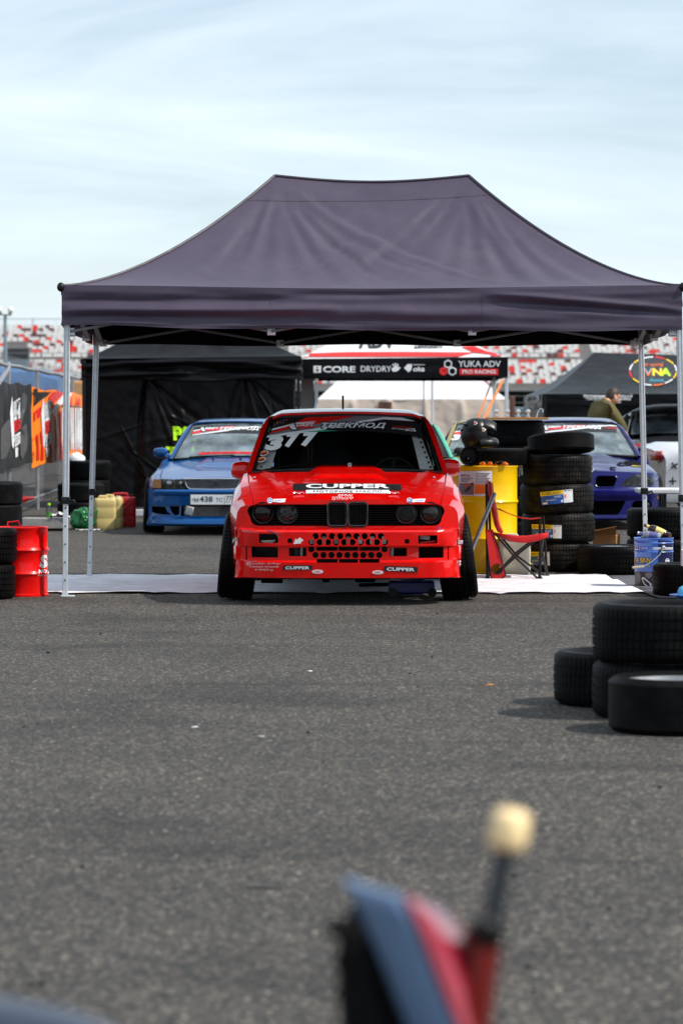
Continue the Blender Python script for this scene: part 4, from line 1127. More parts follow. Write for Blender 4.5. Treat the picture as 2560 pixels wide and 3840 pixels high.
RP['bump'] = hood_bump
r_body = car_shell(RC, RP)
r_ws, r_roof, wsf = greenhouse(RC, RP, 'red_paint', 'glass_hero', 'glass_black', 'glass_black')
# nose panel round the grille
def nosefn(x, z): return Vector((x, .10 + .10 * (abs(x) / .8) ** 3 - .012, z))
gl0, gl1 = L1(221, 590, .1), L1(1337, 712, .1)
hole = rrect(gl0[0], gl1[0], gl1[1], gl0[1], .055)
hole = [(x * (1.0 if z > .63 else .97), z) for x, z in hole]
outl = [(-.79, .535), (.79, .535), (.79, .60), (.783, .655), (.762, .690), (.72, .708), (.655, .714), (.4, .735), (.2, .748), (0, .750), (-.2, .748), (-.4, .735), (-.655, .714), (-.72, .708), (-.762, .690), (-.783, .655), (-.79, .60)]
obj('nose_panel', plate([outl, hole], nosefn, .05, .07), 'red_paint', RC, smooth=40)
m = MB(); m.box((0, .235, .595), (1.36, .02, .20)); obj('radiator_panel', m, 'matt_black', RC, smooth=0)
# grille slats, each its own bar
gg = bpy.data.objects.new('grille', None); COL.objects.link(gg); gg.parent = RC
kx0, kx1 = L1(673, 640, .1)[0], L1(903, 640, .1)[0]
for i in range(9):
    z = .572 + i * .0165
    for xa, xb in ((-.69, kx0), (kx1, .68)):
        m = MB(); m.loft([[(x, .150 + .085 * (abs(x) / .8) ** 3 + dy, z + dz) for dy, dz in ((0, -.0028), (-.012, -.0008), (-.012, .0012), (0, .0028))] for x in np.linspace(xa, xb, 9)], True, True)
        obj('slat', m, 'black_plastic', gg)
for xa, xb in ((kx0 + .004, (kx0 + kx1) / 2 - .004), ((kx0 + kx1) / 2 + .004, kx1 - .004)):
    z0, z1 = L1(790, 712, .08)[1], L1(790, 580, .08)[1]
    k_ = obj('kidney', MB().tube([(x, .070, z) for x, z in rrect(xa, xb, z0, z1, .028, 6)], .0085, 8, closed=True), 'black_gloss', gg)
    m = MB().loft([[(x, .072 + dy, z) for x, z in rrect(xa, xb, z0, z1, .028, 6)] for dy in (0, .09)], True); obj('kidney_shell', m, 'black_plastic', k_)
    n = 9
    for i in range(1, n):
        x = xa + (xb - xa) * i / n; m = MB(); m.box((x, .088, (z0 + z1) / 2), (.0035, .02, z1 - z0 - .012)); obj('kidney_slat', m, 'black_plastic', k_, smooth=0)
hz = L1(450, 640, .1)[1]
for u, k in ((310, 'smoke'), (450, 'facet'), (1120, 'blank'), (1257, 'clear')):
    x = L1(u, 640, .12)[0]; lamp(RC, x, .125 + .085 * (abs(x) / .8) ** 3, hz, .066, k)
# bumper
def plan(s):
    a = abs(s); tab = [(0, 0, 0), (.3, .3, .006), (.5, .5, .022), (.62, .618, .05), (.71, .70, .088), (.79, .765, .15), (.86, .803, .21), (.93, .820, .275), (1.10, .826, .45)]
    for (q0, x0, y0), (q1, x1, y1) in zip(tab, tab[1:]):
        if a <= q1:
            t = (a - q0) / (q1 - q0); return math.copysign(x0 + (x1 - x0) * t, s), y0 + (y1 - y0) * t
    return math.copysign(.826, s), .45
ZP = [(.190, .01), (.198, -.028), (.25, -.034), (.308, -.040), (.316, -.030), (.322, .012), (.412, .012), (.418, -.024), (.426, -.030), (.515, -.034), (.522, -.034), (.534, -.024), (.545, .02)]
def bumpfn(s, z):
    x, y = plan(s); o = interp(ZP, z); k = 1 if abs(s) < .7 else max(.25, 1 - (abs(s) - .7) * 3)
    n_ = min(1, max(0, (abs(s) - .62) / .25)); 
    return Vector((x - math.copysign(o * n_ * .5, s), y + o * k * (1 - .5 * n_), z))
def rq(u0, u1, v0, v1, r=.006):
    a, b = L1(u0, v1), L1(u1, v0); return rrect(a[0], b[0], a[1], b[1], r, 3)
holes = [rq(285, 397, 757, 808), rq(1187, 1300, 765, 812), rq(450, 476, 782, 808), rq(1110, 1137, 786, 811),
         rq(237, 395, 834, 892), rq(1190, 1340, 834, 895), rq(457, 556, 836, 884), rq(1027, 1123, 836, 884),
         rq(612, 731, 830, 853), rq(737, 849, 830, 853), rq(855, 970, 830, 853), rq(614, 733, 899, 919), rq(738, 848, 899, 919), rq(853, 968, 899, 919)]
for us_, v in ((range(608, 980, 46), 769), (range(585, 1005, 46), 803), ((583, 997), 844), (range(607, 975, 45), 877)):
    for u in us_:
        x, z = L1(u, v); holes.append(circ(x, z, .0225, 16))
outl = [(s, .545) for s in np.linspace(-1.08, 1.08, 13)] + [(1.08, z) for z in (.45, .36, .28)] + [(1.06, .190)] + [(s, .190) for s in np.linspace(.9, -.9, 10)] + [(-1.06, .190), (-1.08, .28), (-1.08, .36), (-1.08, .45)]
pb = plate([outl, *holes], bumpfn, .022, .085, xs=[.62, -.62, .71, -.71, .79, -.79, .86, -.86, .93, -.93], zs=[.198, .25, .308, .316, .322, .412, .418, .426, .515, .522, .534])
bumper = obj('bumper', pb, 'red_paint', RC, smooth=32)
m = MB(); m.box((0, .12, .37), (1.44, .02, .30)); m.box((0, .20, .205), (1.3, .3, .012)); obj('bumper_backing', m, 'matt_black', bumper, smooth=0)
# engine bay bits that show through the openings
m = MB()
for i in range(7): m.box((-.25 + i * .085, .105, .46), (.03, .012, .05))
obj('radiator_fins', m, 'steel_grey', bumper, smooth=0)
for u, v, w_, h_, mt in ((340, 797, .10, .010, 'plastic_white'), (340, 803, .07, .012, 'steel_grey'), (1225, 778, .07, .03, 'steel_grey'), (1240, 803, .11, .012, 'red_dull'), (528, 858, .018, .06, 'steel_grey'), (1040, 858, .02, .06, 'steel_grey'), (500, 860, .03, .05, 'black_plastic')):
    x, z = L1(u, v, .06); m = MB(); m.box((x, .075, z), (w_, .02, h_), Matrix.Rotation(R(random.uniform(-6, 6)), 3, 'Y')); obj('duct_fitting', m, mt, bumper, bevel=.002)
# wires hanging on the bumper
for u0, v0, u1, v1, u2, v2 in ((330, 738, 395, 748, 396, 780), (1300, 722, 1298, 745, 1315, 718)):
    pts = []
    for k in range(9):
        t = k / 8; a = (u0 * (1 - t) ** 2 + 2 * u1 * t * (1 - t) + u2 * t * t, v0 * (1 - t) ** 2 + 2 * v1 * t * (1 - t) + v2 * t * t)
        x, z = L1(*a, -.05); pts.append((x, -.045 + .05 * (abs(x) / .6) ** 4, z))
    obj('wire', MB().tube(pts, .004, 6), 'print_blue' if u0 > 1000 else mat('wire_blue', (.03, .04, .10, 1), .5), bumper)
# decals
bb = worldbvh([bumper, r_body, [c for c in RC.children if c.name.startswith('nose_panel')][0]])
def quad(pts): return [PX(*p) for p in pts]
def dec(name, pts, m, off, par=r_body): return stick(name, [quad(pts)], bb, MATS[m], par, off, 25)
dec('decal', [(481, 475), (780, 473), (1092, 478), (1093, 513), (780, 509), (481, 513)], 'print_black', .0035)
letters('CUPPER', *[PX(u, 0)[0] for u in (553, 1025)], PX(0, 478)[1], PX(0, 502)[1], bb, MATS['white_print'], r_body, .0055, 30, bold=.035)
dec('decal', [(553, 511), (780, 508), (1022, 511), (1022, 530), (780, 527), (553, 530)], 'white_print', .0035)
letters('МОТОРНОЕ МАСЛО', *[PX(u, 0)[0] for u in (597, 980)], PX(0, 515)[1], PX(0, 526)[1], bb, MATS['print_black'], r_body, .0055, 30, bold=.01, spacing=1.15)
letters('BMW', *[PX(u, 0)[0] for u in (735, 818)], PX(0, 536)[1], PX(0, 549)[1], bb, MATS['white_print'], r_body, .0045, 30, bold=-.012, shear=.1)
letters('DTMка', *[PX(u, 0)[0] for u in (702, 790)], PX(0, 551)[1], PX(0, 565)[1], bb, MATS['white_print'], r_body, .0045, 30, bold=-.012)
hx, hy = PX(808, 556)
heart = [(hx + 7.5 * math.sin(t) ** 3, hy - 5 * (.81 * math.cos(t) - .31 * math.cos(2 * t) - .12 * math.cos(3 * t))) for t in [2 * math.pi * k / 20 for k in range(20)]]
heart2 = [(hx + (x - hx) * .7, hy + (y - hy) * .7) for x, y in heart]
stick('decal', [heart, heart2], bb, WP, r_body, .0045, 30)
for u in (333, 1121):
    x, y = PX(u + 17, 570)
    stick('decal', [hexo(x, y, 11)], bb, WP, r_body, .0035, 30); stick('decal', [circ(x, y, 7.5), circ(x, y, 4)], bb, MATS['print_blue'], r_body, .005, 30)
    stick('decal', [[PX(u + 36, 563), PX(u + 107, 560), PX(u + 100, 579), PX(u + 34, 578)]], bb, WP, r_body, .0035, 30)
    stick('decal', [[PX(u + 40, 572), PX(u + 96, 571), PX(u + 95, 575), PX(u + 40, 575)]], bb, MATS['print_blue'], r_body, .005, 30)
# lip decals
for pts, a, b, c, d, sl in (([(424, 935), (590, 934), (588, 962), (421, 961)], 437, 574, 940, 957, 0), ([(996, 938), (1184, 943), (1182, 974), (995, 966)], 1009, 1166, 945, 964, .025)):
    dec('decal', pts, 'print_black', .003, bumper)
    letters('CUPPER', PX(a, 0)[0], PX(b, 0)[0], PX(0, c)[1], PX(0, d)[1], bb, WP, bumper, .005, 30, bold=.03, slope=sl)
for u, v in ((619, 970), (959, 974)):
    x, y = PX(u, v); stick('decal', [circ(x, y, 21, 20, 7.5)], bb, WP, bumper, .003, 30); letters('HEL', x - 12, x + 12, y - 3.5, y + 3.5, bb, MATS['print_red'], bumper, .005, 30, bold=.03)
for s, u0, u1, v0, v1 in (('@savkin drifter', 220, 412, 917, 931), ('Самый лучший', 238, 398, 935, 949), ('в мире', 268, 345, 954, 966)):
    letters(s, PX(u0, 0)[0], PX(u1, 0)[0], PX(0, v0)[1], PX(0, v1)[1], bb, WP, bumper, .004, 30, bold=-.008, shear=.12, slope=.005)
hx, hy = PX(360, 962)
stick('decal', [[(hx + (x - PX(808, 556)[0]) * .7, hy + (y - PX(808, 556)[1]) * .8) for x, y in q] for q in (heart, heart2)], bb, WP, bumper, .004, 30)
dec('arrow_decal', [(482, 815), (495, 783), (503, 790), (519, 777), (540, 793), (524, 803), (527, 810)], 'white_print', .003, bumper)
dec('decal', [(1406, 785), (1441, 779), (1441, 818), (1406, 822)], 'print_black', .003, bumper)
letters('CUPPER', PX(1409, 0)[0], PX(1441, 0)[0], PX(0, 793)[1], PX(0, 814)[1], bb, WP, bumper, .005, 30, bold=.02)
dec('decal', [(138, 777), (175, 775), (175, 822), (138, 818)], 'print_black', .003, bumper)
letters('JP', PX(140, 0)[0], PX(158, 0)[0], PX(0, 787)[1], PX(0, 808)[1], bb, WP, bumper, .005, 30, bold=.02)
for k in range(3): dec('decal', [(1417, 908 + 16 * k), (1437, 904 + 16 * k), (1436, 916 + 16 * k), (1416, 919 + 16 * k)], 'white_print', .003, bumper)
dec('decal', [(131, 912), (149, 914), (149, 952), (131, 948)], 'print_black', .003, bumper)
dec('decal', [(133, 928), (147, 930), (147, 944), (133, 942)], 'white_print', .005, bumper)
# hood pins
for u, v in ((513, 533), (1050, 533), (262, 441), (1274, 440)):
    h = bb.ray_cast(CAM, raydir(*PX(u, v)).normalized()); p = h[0] - Vector((.0415, 22.6, 0))
    m = MB(); m.ell(p + Vector((0, -.004, .006)), (.016, .016, .007), 10, 6)
    if v > 500:
        for a in (-1, 1): m.tube([p + Vector((a * .006, -.01, .012)), p + Vector((a * .03, -.012, .014)), p + Vector((a * .038, -.022, .008))], .0035, 6); m.tube([p + Vector((a * .006, -.01, .012)), p + Vector((a * .026, .01, .014))], .0035, 6)
    obj('hood_pin', m, 'chrome', RC)
# windscreen strip, number, stickers
wb = worldbvh([r_ws])
def wst(pts, m, off): return stick('sunstrip', [[PW(*p) for p in pts]], wb, MATS[m], r_ws, off, 25)
wst([(128, 118), (180, 92), (330, 72), (620, 62), (960, 64), (1150, 78), (1200, 96), (1250, 190), (1266, 224), (1180, 208), (1000, 190), (760, 176), (560, 180), (380, 186), (80, 226), (98, 190)], 'print_black', .003)
wst([(120, 178), (240, 140), (330, 100), (375, 74), (770, 60), (690, 76), (600, 96), (450, 125), (300, 150), (102, 196)], 'print_red', .0042)
wst([(124, 160), (300, 116), (450, 104), (440, 112), (300, 127), (118, 174)], 'white_print', .0052)
wst([(98, 200), (300, 152), (450, 126), (600, 96), (760, 64), (960, 66), (1100, 76), (960, 78), (700, 116), (420, 168), (82, 224)], 'print_grey', .0046)
wst([(88, 213), (250, 187), (430, 162), (700, 114), (960, 74), (1100, 78), (1195, 104), (960, 90), (720, 128), (450, 180), (78, 228)], 'white_print', .0056)
wst([(330, 188), (480, 172), (620, 176), (480, 184)], 'mint_paint', .0062)
for i in range(9):
    x, y = PW(140 + (i % 5) * 22, 122 - (i % 5) * 7 + (i // 5) * 14); stick('dot', [circ(x, y, 2.6, 8)], wb, MATS['print_yellow' if i == 1 else 'print_grey'], r_ws, .0058, 30)
x0, x1, x2, x3 = (PW(u, 0)[0] for u in (250, 440, 492, 978)); y0, y1 = PW(0, 118)[1], PW(0, 163)[1]
event_text(r_ws, wb, x0, x1, x2, x3, y0, y1, 0, .0062)
letters('МАСТЕР', PW(1030, 0)[0], PW(1165, 0)[0], PW(0, 140)[1], PW(0, 152)[1], wb, MATS['print_red'], r_ws, .0055, 30, bold=.02, shear=.3, slope=.06)
letters('БАТТИМО', PW(1022, 0)[0], PW(1120, 0)[0], PW(0, 153)[1], PW(0, 163)[1], wb, WP, r_ws, .0055, 30, bold=.01, shear=.3, slope=.08)
stick('emblem', [[PW(1120, 175), PW(1128, 163), PW(1190, 158), PW(1203, 181)], [PW(1132, 172), PW(1136, 167), PW(1184, 163), PW(1192, 176)]], wb, WP, r_ws, .0055, 30)
for s, u0, u1, v0, v1 in (('3', 66, 206, 209, 322), ('7', 215, 333, 188, 300), ('7', 338, 466, 183, 293)):
    letters(s, PW(u0, 0)[0], PW(u1, 0)[0], PW(0, v0)[1], PW(0, v1)[1], wb, mat('number_white', (.86, .86, .84, 1), .5, var=.03), r_ws, .004, 30, name='number', bold=.075, shear=.22)
for u, v in ((62, 346), (42, 394)):
    x, y = PW(u, v); stick('sticker', [[(x + 17 * math.cos(a) + 0 * math.sin(a), y + 9.5 * math.sin(a) - 4 * math.cos(a)) for a in [2 * math.pi * k / 24 for k in range(24)]]], wb, WP, r_ws, .0065, 30)
    stick('sticker', [[(x + 14 * math.cos(a), y + 7.5 * math.sin(a) - 3.3 * math.cos(a)) for a in [2 * math.pi * k / 24 for k in range(24)]]], wb, MATS['print_orange'], r_ws, .008, 30)
    stick('sticker', [[(x + 13 * math.cos(a), y + 7 * math.sin(a) - 3.1 * math.cos(a)) for a in [math.pi * k / 12 for k in range(13)]]], wb, MATS['seat_maroon'], r_ws, .0095, 30)
stick('sticker', [[PW(82, 190), PW(95, 150), PW(112, 148), PW(100, 186)]], wb, mat('print_dkgreen', (.02, .25, .10, 1), .5), r_ws, .007, 30)
# white cage gussets behind the glass
mat('cage_white', (.85, .83, .78, 1), .5, var=.1, dust=((.3, .25, .18, 1), .4, 12))
gh = [circ(*PW(1228 + i * 14.2, 222 + i * 37.5), 4.2, 10, 5) for i in range(7)]
stick('cage_gusset', [[PW(1172, 208), PW(1240, 208), PW(1345, 486), PW(1240, 486)], *gh], wb, MATS['cage_white'], RC, -.05, 40)
stick('cage_gusset', [[PW(66, 330), PW(160, 300), PW(100, 488), PW(0, 488), PW(4, 430)], circ(*PW(40, 443), 5, 10, 4)], wb, MATS['cage_white'], RC, -.05, 40)
m = MB()
for s in (-1, 1):
    m.tube([(s * .64, 1.55, .5), (s * .64, 1.62, .93), (s * .53, 2.12, 1.29), (s * .52, 2.75, 1.30), (s * .58, 2.8, .4)], .02, 8)
m.tube([(-.53, 2.12, 1.29), (.53, 2.12, 1.29)], .02, 8); m.tube([(-.52, 2.75, 1.30), (.52, 2.75, 1.30)], .02, 8); m.tube([(-.56, 2.78, .5), (.52, 2.75, 1.28)], .02, 8)
obj('roll_cage', m, mat('cage_dark', (.012, .01, .01, 1), .5), RC)
m = MB(); m.box((0, 1.62, .80), (1.36, .36, .16)); m.box((0, 2.3, .32), (1.4, 1.9, .04)); obj('dashboard', m, 'matt_black', RC, bevel=.03)
mat('seat_slate', (.022, .028, .034, 1), .6)
m = MB()
for s in (-1, 1): m.box((s * .715, 2.5, .66), (.02, 2.2, .50))
m.box((0, 3.35, .915), (1.38, .56, .02)); m.box((0, 3.1, .62), (1.38, .02, .56)); m.box((0, 2.95, 1.08), (1.16, .02, .42)); obj('interior_trim', m, 'matt_black', RC, smooth=0)
seat_part(RC, -.16, 2.45, .36, 'seat_slate', .30); seat_part(RC, .36, 2.5, .34, 'black_plastic', .25)
steering(RC, .36, 1.98, .86)
m = MB()
for x in (-.30, -.27): m.box((x, 2.3, .98), (.006, .004, .5))
obj('harness', m, 'red_dull', RC, smooth=0)
wiper(RC, wsf, .05, .72, .03, .05); wiper(RC, wsf, -.88, -.35, .02, .10)
m = MB().tube([wsf(u, 0) + Vector((0, -.05, -.02)) for u in [i / 10 - 1 for i in range(21)]], .022, 8); obj('cowl_strip', m, 'matt_black', RC)
m = MB(); m.box((.02, 1.40, .965), (.03, .03, .05)); obj('washer_nozzle', m, 'chrome', RC, bevel=.004)
for s in (-1, 1):
    a = L1(188 if s < 0 else 1366, 397 if s < 0 else 383, 1.75); mirror(RC, (a[0] + s * .0, 1.72, a[1]), s, (.076, .13, .076), 'red_paint', (s * .735, 1.74, .925))
for s in (-1, 1):
    wheel(RC, s * .787, .76, .318, .262, .20, camber=8 if s > 0 else 6.5, mt='rubber', key='race_tyre'); wheel(RC, s * .74, 3.33, .318, .245, .20, camber=1.5)
m = MB().tube([(-.03, 3.0, 1.36), (-.03, 3.06, 1.50)], .008, 6); obj('aerial', m, 'matt_black', RC)
m = MB()
rr = random.Random(5)
for k in range(16): m.box((rr.uniform(-.55, .55), rr.uniform(.3, 1.2), rr.uniform(.165, .21)), (rr.uniform(.04, .16), rr.uniform(.05, .2), rr.uniform(.03, .07)))
m.tube([(-.6, .76, .25), (.6, .76, .25)], .025, 8); m.tube([(-.5, .45, .19), (-.1, .5, .175), (.3, .48, .18), (.6, .7, .22)], .02, 8)
obj('subframe', m, 'matt_black', RC, bevel=.008)

# ================================================================ blue sedan, left behind
BS = thing('blue_sedan', 'blue sedan with chrome grille and white number plate beside the black tent', 'car', ((805 - 1280) / 12000 * 35.6, 35.6, 0), R(-4.5))
def B4(u, v): return ((500 + .357 * u - 805) / 337, CAMH - (1520 + .357 * v - HOR) / 337)
def Q4(u, v): return (500 + .357 * u, 1520 + .357 * v)
BP = dict(paint='blue_paint', L=4.6, nh=12, ns=60, crown=.045, round=.10, nose=.16, tail=.1,
          hood=[(.06, .640), (.12, .652), (.5, .715), (.9, .775), (1.25, .825), (1.42, .850)], yC=1.42,
          deck=[(3.75, .90), (4.1, .90), (4.5, .88), (4.6, .84)], yD=3.75, belt=[(1.42, .835), (3.8, .88)],
          w=[(.06, .73), (.3, .79), (.6, .825), (1.1, .825), (1.5, .81), (3.2, .82), (3.6, .83), (4.2, .79), (4.6, .72)],
          xh=[(.06, .63), (.7, .68), (1.42, .70), (3.75, .6), (4.6, .58)], zb=.16, wheels=(.80, 3.48), Ra=.34, zw=.31,
          ws=((1.48, .825, .66), (2.18, 1.225, .515)), rw=((3.1, 1.235, .505), (3.75, .91, .60)), bulge=.13, rcrown=.045, seal=.012)
def blue_bump(x, y): return .018 * sstep(.30, .24, abs(x)) * sstep(.75, .95, y) if y < 1.45 else 0
BP['bump'] = blue_bump
b_body = car_shell(BS, BP)
b_ws, _, bwf = greenhouse(BS, BP, 'blue_paint', 'glass_dusty', 'glass_dark')
def bfn(x, z):
    o = interp([(.10, -.02), (.13, -.075), (.17, -.06), (.21, -.015), (.33, 0), (.335, -.02), (.44, -.02), (.46, -.045), (.49, -.05), (.515, -.02)], z)
    return Vector((x, .0 + .16 * (abs(x) / .8) ** 3 + .10 * max(0, abs(x) - .68) / .1 + o * (1 - .6 * (abs(x) / .8) ** 4), z))
lo = [B4(500, 1056), B4(478, 1168)]
sc = [(-.728, .325), (-.56, .318), (-.535, .262), (-.49, .232), (-.60, .232), (-.722, .252)]
sc2 = [(-.515, .325), (-.395, .325), (-.40, .232), (-.45, .222), (-.485, .262)]
hl = [[(-.375, .328), (.375, .328), (.38, .215), (-.38, .215)], sc, sc2, [(-x, z) for x, z in sc][::-1], [(-x, z) for x, z in sc2][::-1]]
ol = [(-.775, .51), (-.4, .513), (0, .513), (.4, .513), (.775, .51), (.785, .40), (.775, .22), (.80, .105), (.3, .10), (-.3, .10), (-.80, .105), (-.775, .22), (-.785, .40)]
b_bump = obj('bumper', plate([ol, *hl], bfn, .03, .07, zs=[.13, .17, .21, .33, .335, .44, .46, .49]), 'blue_paint', BS, smooth=35)
m = MB(); m.box((0, .22, .27), (1.3, .02, .16)); obj('bumper_backing', m, 'matt_black', b_bump, smooth=0)
for s in (-1, 1):
    m = MB(); m.grid(lambda u, v: (s * (.79 + .012 * u), .24 + .20 * u, .12 + .38 * v), [0, .5, 1], [0, .5, 1]); obj('bumper_side', m, 'blue_paint', b_bump, smooth=50)
for i in range(7):
    m = MB(); m.box((0, .13, .222 + i * .015), (.72, .02, .005)); obj('intercooler_fin', m, 'steel_grey', b_bump, smooth=0)
for s in (-1, 1):
    m = MB(); m.box((s * .30, .12, .27), (.09, .03, .10), Matrix.Rotation(R(-12 * s), 3, 'Y')); obj('intercooler_tank', m, 'aluminium', b_bump, bevel=.01)
# lamps and grille
def yf(x): return .04 + .16 * (abs(x) / .8) ** 3
for s in (-1, 1):
    e = bpy.data.objects.new('headlight', None); COL.objects.link(e); e.parent = BS
    m = MB(); m.grid(lambda u, v: (s * (.345 + .265 * u), yf(.345 + .265 * u) + .0 + .012 * (v - .5) ** 2, .520 + .106 * v), [i / 6 for i in range(7)], [j / 4 for j in range(5)]); obj('lens', m, 'lens_clear', e, smooth=60)
    m = MB(); m.grid(lambda u, v: (s * (.345 + .265 * u), yf(.345 + .265 * u) + .06, .520 + .106 * v), [i / 6 for i in range(7)], [0, 1]); obj('reflector', m, mat('reflector_amber', (.30, .26, .15, 1), .25, metal=.4), e, smooth=60)
    for x in (.345, .44, .609): 
        m = MB(); m.box((s * x, yf(x) + .02, .573), (.008, .05, .106)); obj('divider', m, 'black_plastic', e, smooth=0)
    m = MB(); m.ell((s * .39, yf(.39) + .035, .573), (.03, .02, .035), 12, 8); m.ell((s * .52, yf(.52) + .035, .573), (.045, .02, .04), 12, 8); obj('bulb', m, 'chrome', e)
    m = MB(); m.grid(lambda u, v: (s * (.613 + .10 * u), yf(.613 + .10 * u) + .02 * u, .524 + .10 * v), [0, .5, 1], [0, .5, 1]); obj('indicator', m, mat('amber_lens', rgb(168, 112, 48), .2, coat=1), e, smooth=60)
gr2 = bpy.data.objects.new('grille', None); COL.objects.link(gr2); gr2.parent = BS
fr = [(-.345, .630), (0, .632), (.345, .630), (.315, .548), (.28, .518), (0, .514), (-.28, .518), (-.315, .548)]
obj('grille_frame', MB().tube([(x, .012 + .12 * (abs(x) / .8) ** 3, z) for x, z in fr], .008, 8, closed=True), 'chrome', gr2)
m = MB(); m.box((0, .09, .575), (.64, .01, .115)); obj('grille_back', m, 'matt_black', gr2, smooth=0)
for i in range(38):
    x = -.325 + i * .0176; m = MB(); zl_ = .525 if abs(x) < .29 else .56
    m.beam((x - .006, .03, .622), (x + .006, .03, zl_), .005, .01, (0, 1, 0)); obj('grille_bar', m, 'steel_grey', gr2, smooth=0)
m = MB().lathe([(.0005, .012), (.02, .012), (.024, 0)], 16, Matrix.Translation((0, .018, .577)) @ Matrix.Rotation(R(90), 4, 'X')); obj('grille_badge', m, 'black_gloss', gr2)
# number plate
pa, pb_ = B4(608, 1040), B4(1112, 937)
npl = bpy.data.objects.new('number_plate', None); COL.objects.link(npl); npl.parent = BS
m = MB(); m.box(((pa[0] + pb_[0]) / 2, -.055, (pa[1] + pb_[1]) / 2 - .006), (pb_[0] - pa[0] + .02, .012, pb_[1] - pa[1] + .03)); obj('plate_holder', m, 'black_plastic', npl, bevel=.004)
m = MB(); m.box(((pa[0] + pb_[0]) / 2, -.064, (pa[1] + pb_[1]) / 2), (pb_[0] - pa[0], .004, pb_[1] - pa[1])); pln = obj('plate', m, 'white_print', npl, bevel=.001)
bn = worldbvh([pln]); PB = MATS['print_black']
for s, u0, u1, v0, v1, bo in (('М', 640, 684, 972, 1014, .015), ('438', 697, 835, 955, 1014, .015), ('ТС', 866, 942, 972, 1014, .01), ('77', 976, 1040, 950, 1000, .01), ('RUS', 968, 1012, 1008, 1024, 0)):
    a, b = Q4(u0, v0), Q4(u1, v1); letters(s, a[0], b[0], a[1], b[1], bn, PB, pln, .003, 60, bold=bo, slope=.0)
a, b = Q4(956, 938), Q4(960, 1040); stick('plate_rule', [[(a[0], a[1]), (b[0], a[1]), (b[0], b[1]), (a[0], b[1])]], bn, PB, pln, .003, 60)
a = Q4(625, 988); stick('plate_bolt', [circ(*a, 2.5, 8)], bn, PB, pln, .003, 60)
# windscreen strip
bwb = worldbvh([b_ws])
sunstrip(b_ws, bwb, 722, 1010, 1598, 1634, 0, .005)
event_text(b_ws, bwb, 754, 822, 824, 972, 1604, 1618, -.004, .010, False, .6)
stick('oil_strip', [[Q4(690, 497), Q4(1000, 488), Q4(1270, 492), Q4(1268, 514), Q4(1000, 510), Q4(690, 520)]], bwb, MATS['print_red'], b_ws, .005, 30)
letters('THE ART OF OIL · SINCE', Q4(720, 0)[0], Q4(1260, 0)[0], Q4(0, 495)[1], Q4(0, 508)[1], bwb, PB, b_ws, .008, 30)
for s in (-1, 1):
    mirror(BS, (s * .845, 1.75, .90), s, (.085, .12, .065), 'blue_paint', (s * .72, 1.72, .84))
    wheel(BS, s * .78, .80, .312, .245, .20, camber=3, toe=9); wheel(BS, s * .74, 3.48, .312, .235, .20)
seat_part(BS, -.36, 2.6, .30, 'black_plastic'); seat_part(BS, .36, 2.6, .30, 'black_plastic'); steering(BS, -.36, 2.05, .80)
m = MB(); m.box((0, 1.72, .72), (1.3, .36, .16)); m.box((0, 2.5, .26), (1.36, 2.0, .04)); obj('dashboard', m, 'black_plastic', BS, bevel=.03)
wiper(BS, bwf, -.7, .1, .02, .04); wiper(BS, bwf, .05, .85, .02, .04)
for x in (-.16, .16):
    m = MB(); m.ell((x, 1.18, .842), (.018, .014, .01), 8, 6); obj('washer_nozzle', m, 'black_plastic', BS)

# ================================================================ violet coupe, right behind
VC = thing('violet_coupe', 'violet blue sports coupe with round kidney grille behind the tyre stacks', 'car', ((2215 - 1280) / 12000 * 37.2, 37.2, 0), R(1.5))
def V6(X, Y): return ((X - 2215) / 322.6, CAMH - (Y - HOR) / 322.6)
VP = dict(paint='violet_paint', L=4.45, nh=14, ns=60, crown=.07, round=.12, nose=.24, tail=.1,
          hood=[(.10, .678), (.14, .694), (.4, .74), (.8, .79), (1.15, .835), (1.40, .862)], yC=1.40,
          deck=[(3.6, .93), (4.0, .94), (4.3, .92), (4.45, .86)], yD=3.6, belt=[(1.40, .845), (3.7, .91)],
          w=[(.1, .76), (.35, .83), (.6, .885), (1.05, .885), (1.4, .86), (3.0, .86), (3.3, .90), (3.8, .88), (4.45, .76)],
          xh=[(.1, .60), (.5, .66), (1.40, .70), (3.6, .6), (4.45, .58)], zb=.16, wheels=(.82, 3.53), Ra=.345, zw=.32,
          ws=((1.50, .838, .705), (2.28, 1.225, .545)), rw=((3.0, 1.24, .53), (3.6, .94, .62)), bulge=.15, rcrown=.05, seal=.011)
def v_bump(x, y):
    if y > 1.42: return 0
    return .022 * sstep(.40, .30, abs(x)) * sstep(.1, .5, y) + .02 * math.exp(-(x / .12) ** 2) * sstep(.3, .1, y) - .04 * math.exp(-((abs(x) - .50) / .07) ** 4 - ((y - .86) / .07) ** 4)
VP['bump'] = v_bump; VP['ylines'] = (.78, .80, .84, .86, .88, .92, .94)
v_body = car_shell(VC, VP)
v_ws, _, vwf = greenhouse(VC, VP, 'violet_paint', 'glass_dusty', 'glass_dark')
def vfn(x, z):
    o = interp([(.12, .0), (.14, -.03), (.18, -.02), (.35, -.02), (.40, -.055), (.455, -.06), (.47, -.03), (.49, -.01), (.60, .02), (.68, .05)], z)
    return Vector((x, .04 + .24 * (abs(x) / .8) ** 2.6 + .14 * max(0, abs(x) - .74) / .1 + o, z))
kid = rrect(.050, .292, .497, .636, .05, 6)
kid = [(x + (.02 if z > .57 and x > .15 else 0), z) for x, z in kid]
hlp = [(.352, .508), (.36, .530), (.42, .600), (.49, .634), (.60, .646), (.70, .640), (.745, .612), (.775, .560), (.76, .525), (.72, .508), (.55, .503)]
fog = rrect(.485, .735, .238, .340, .05, 5)
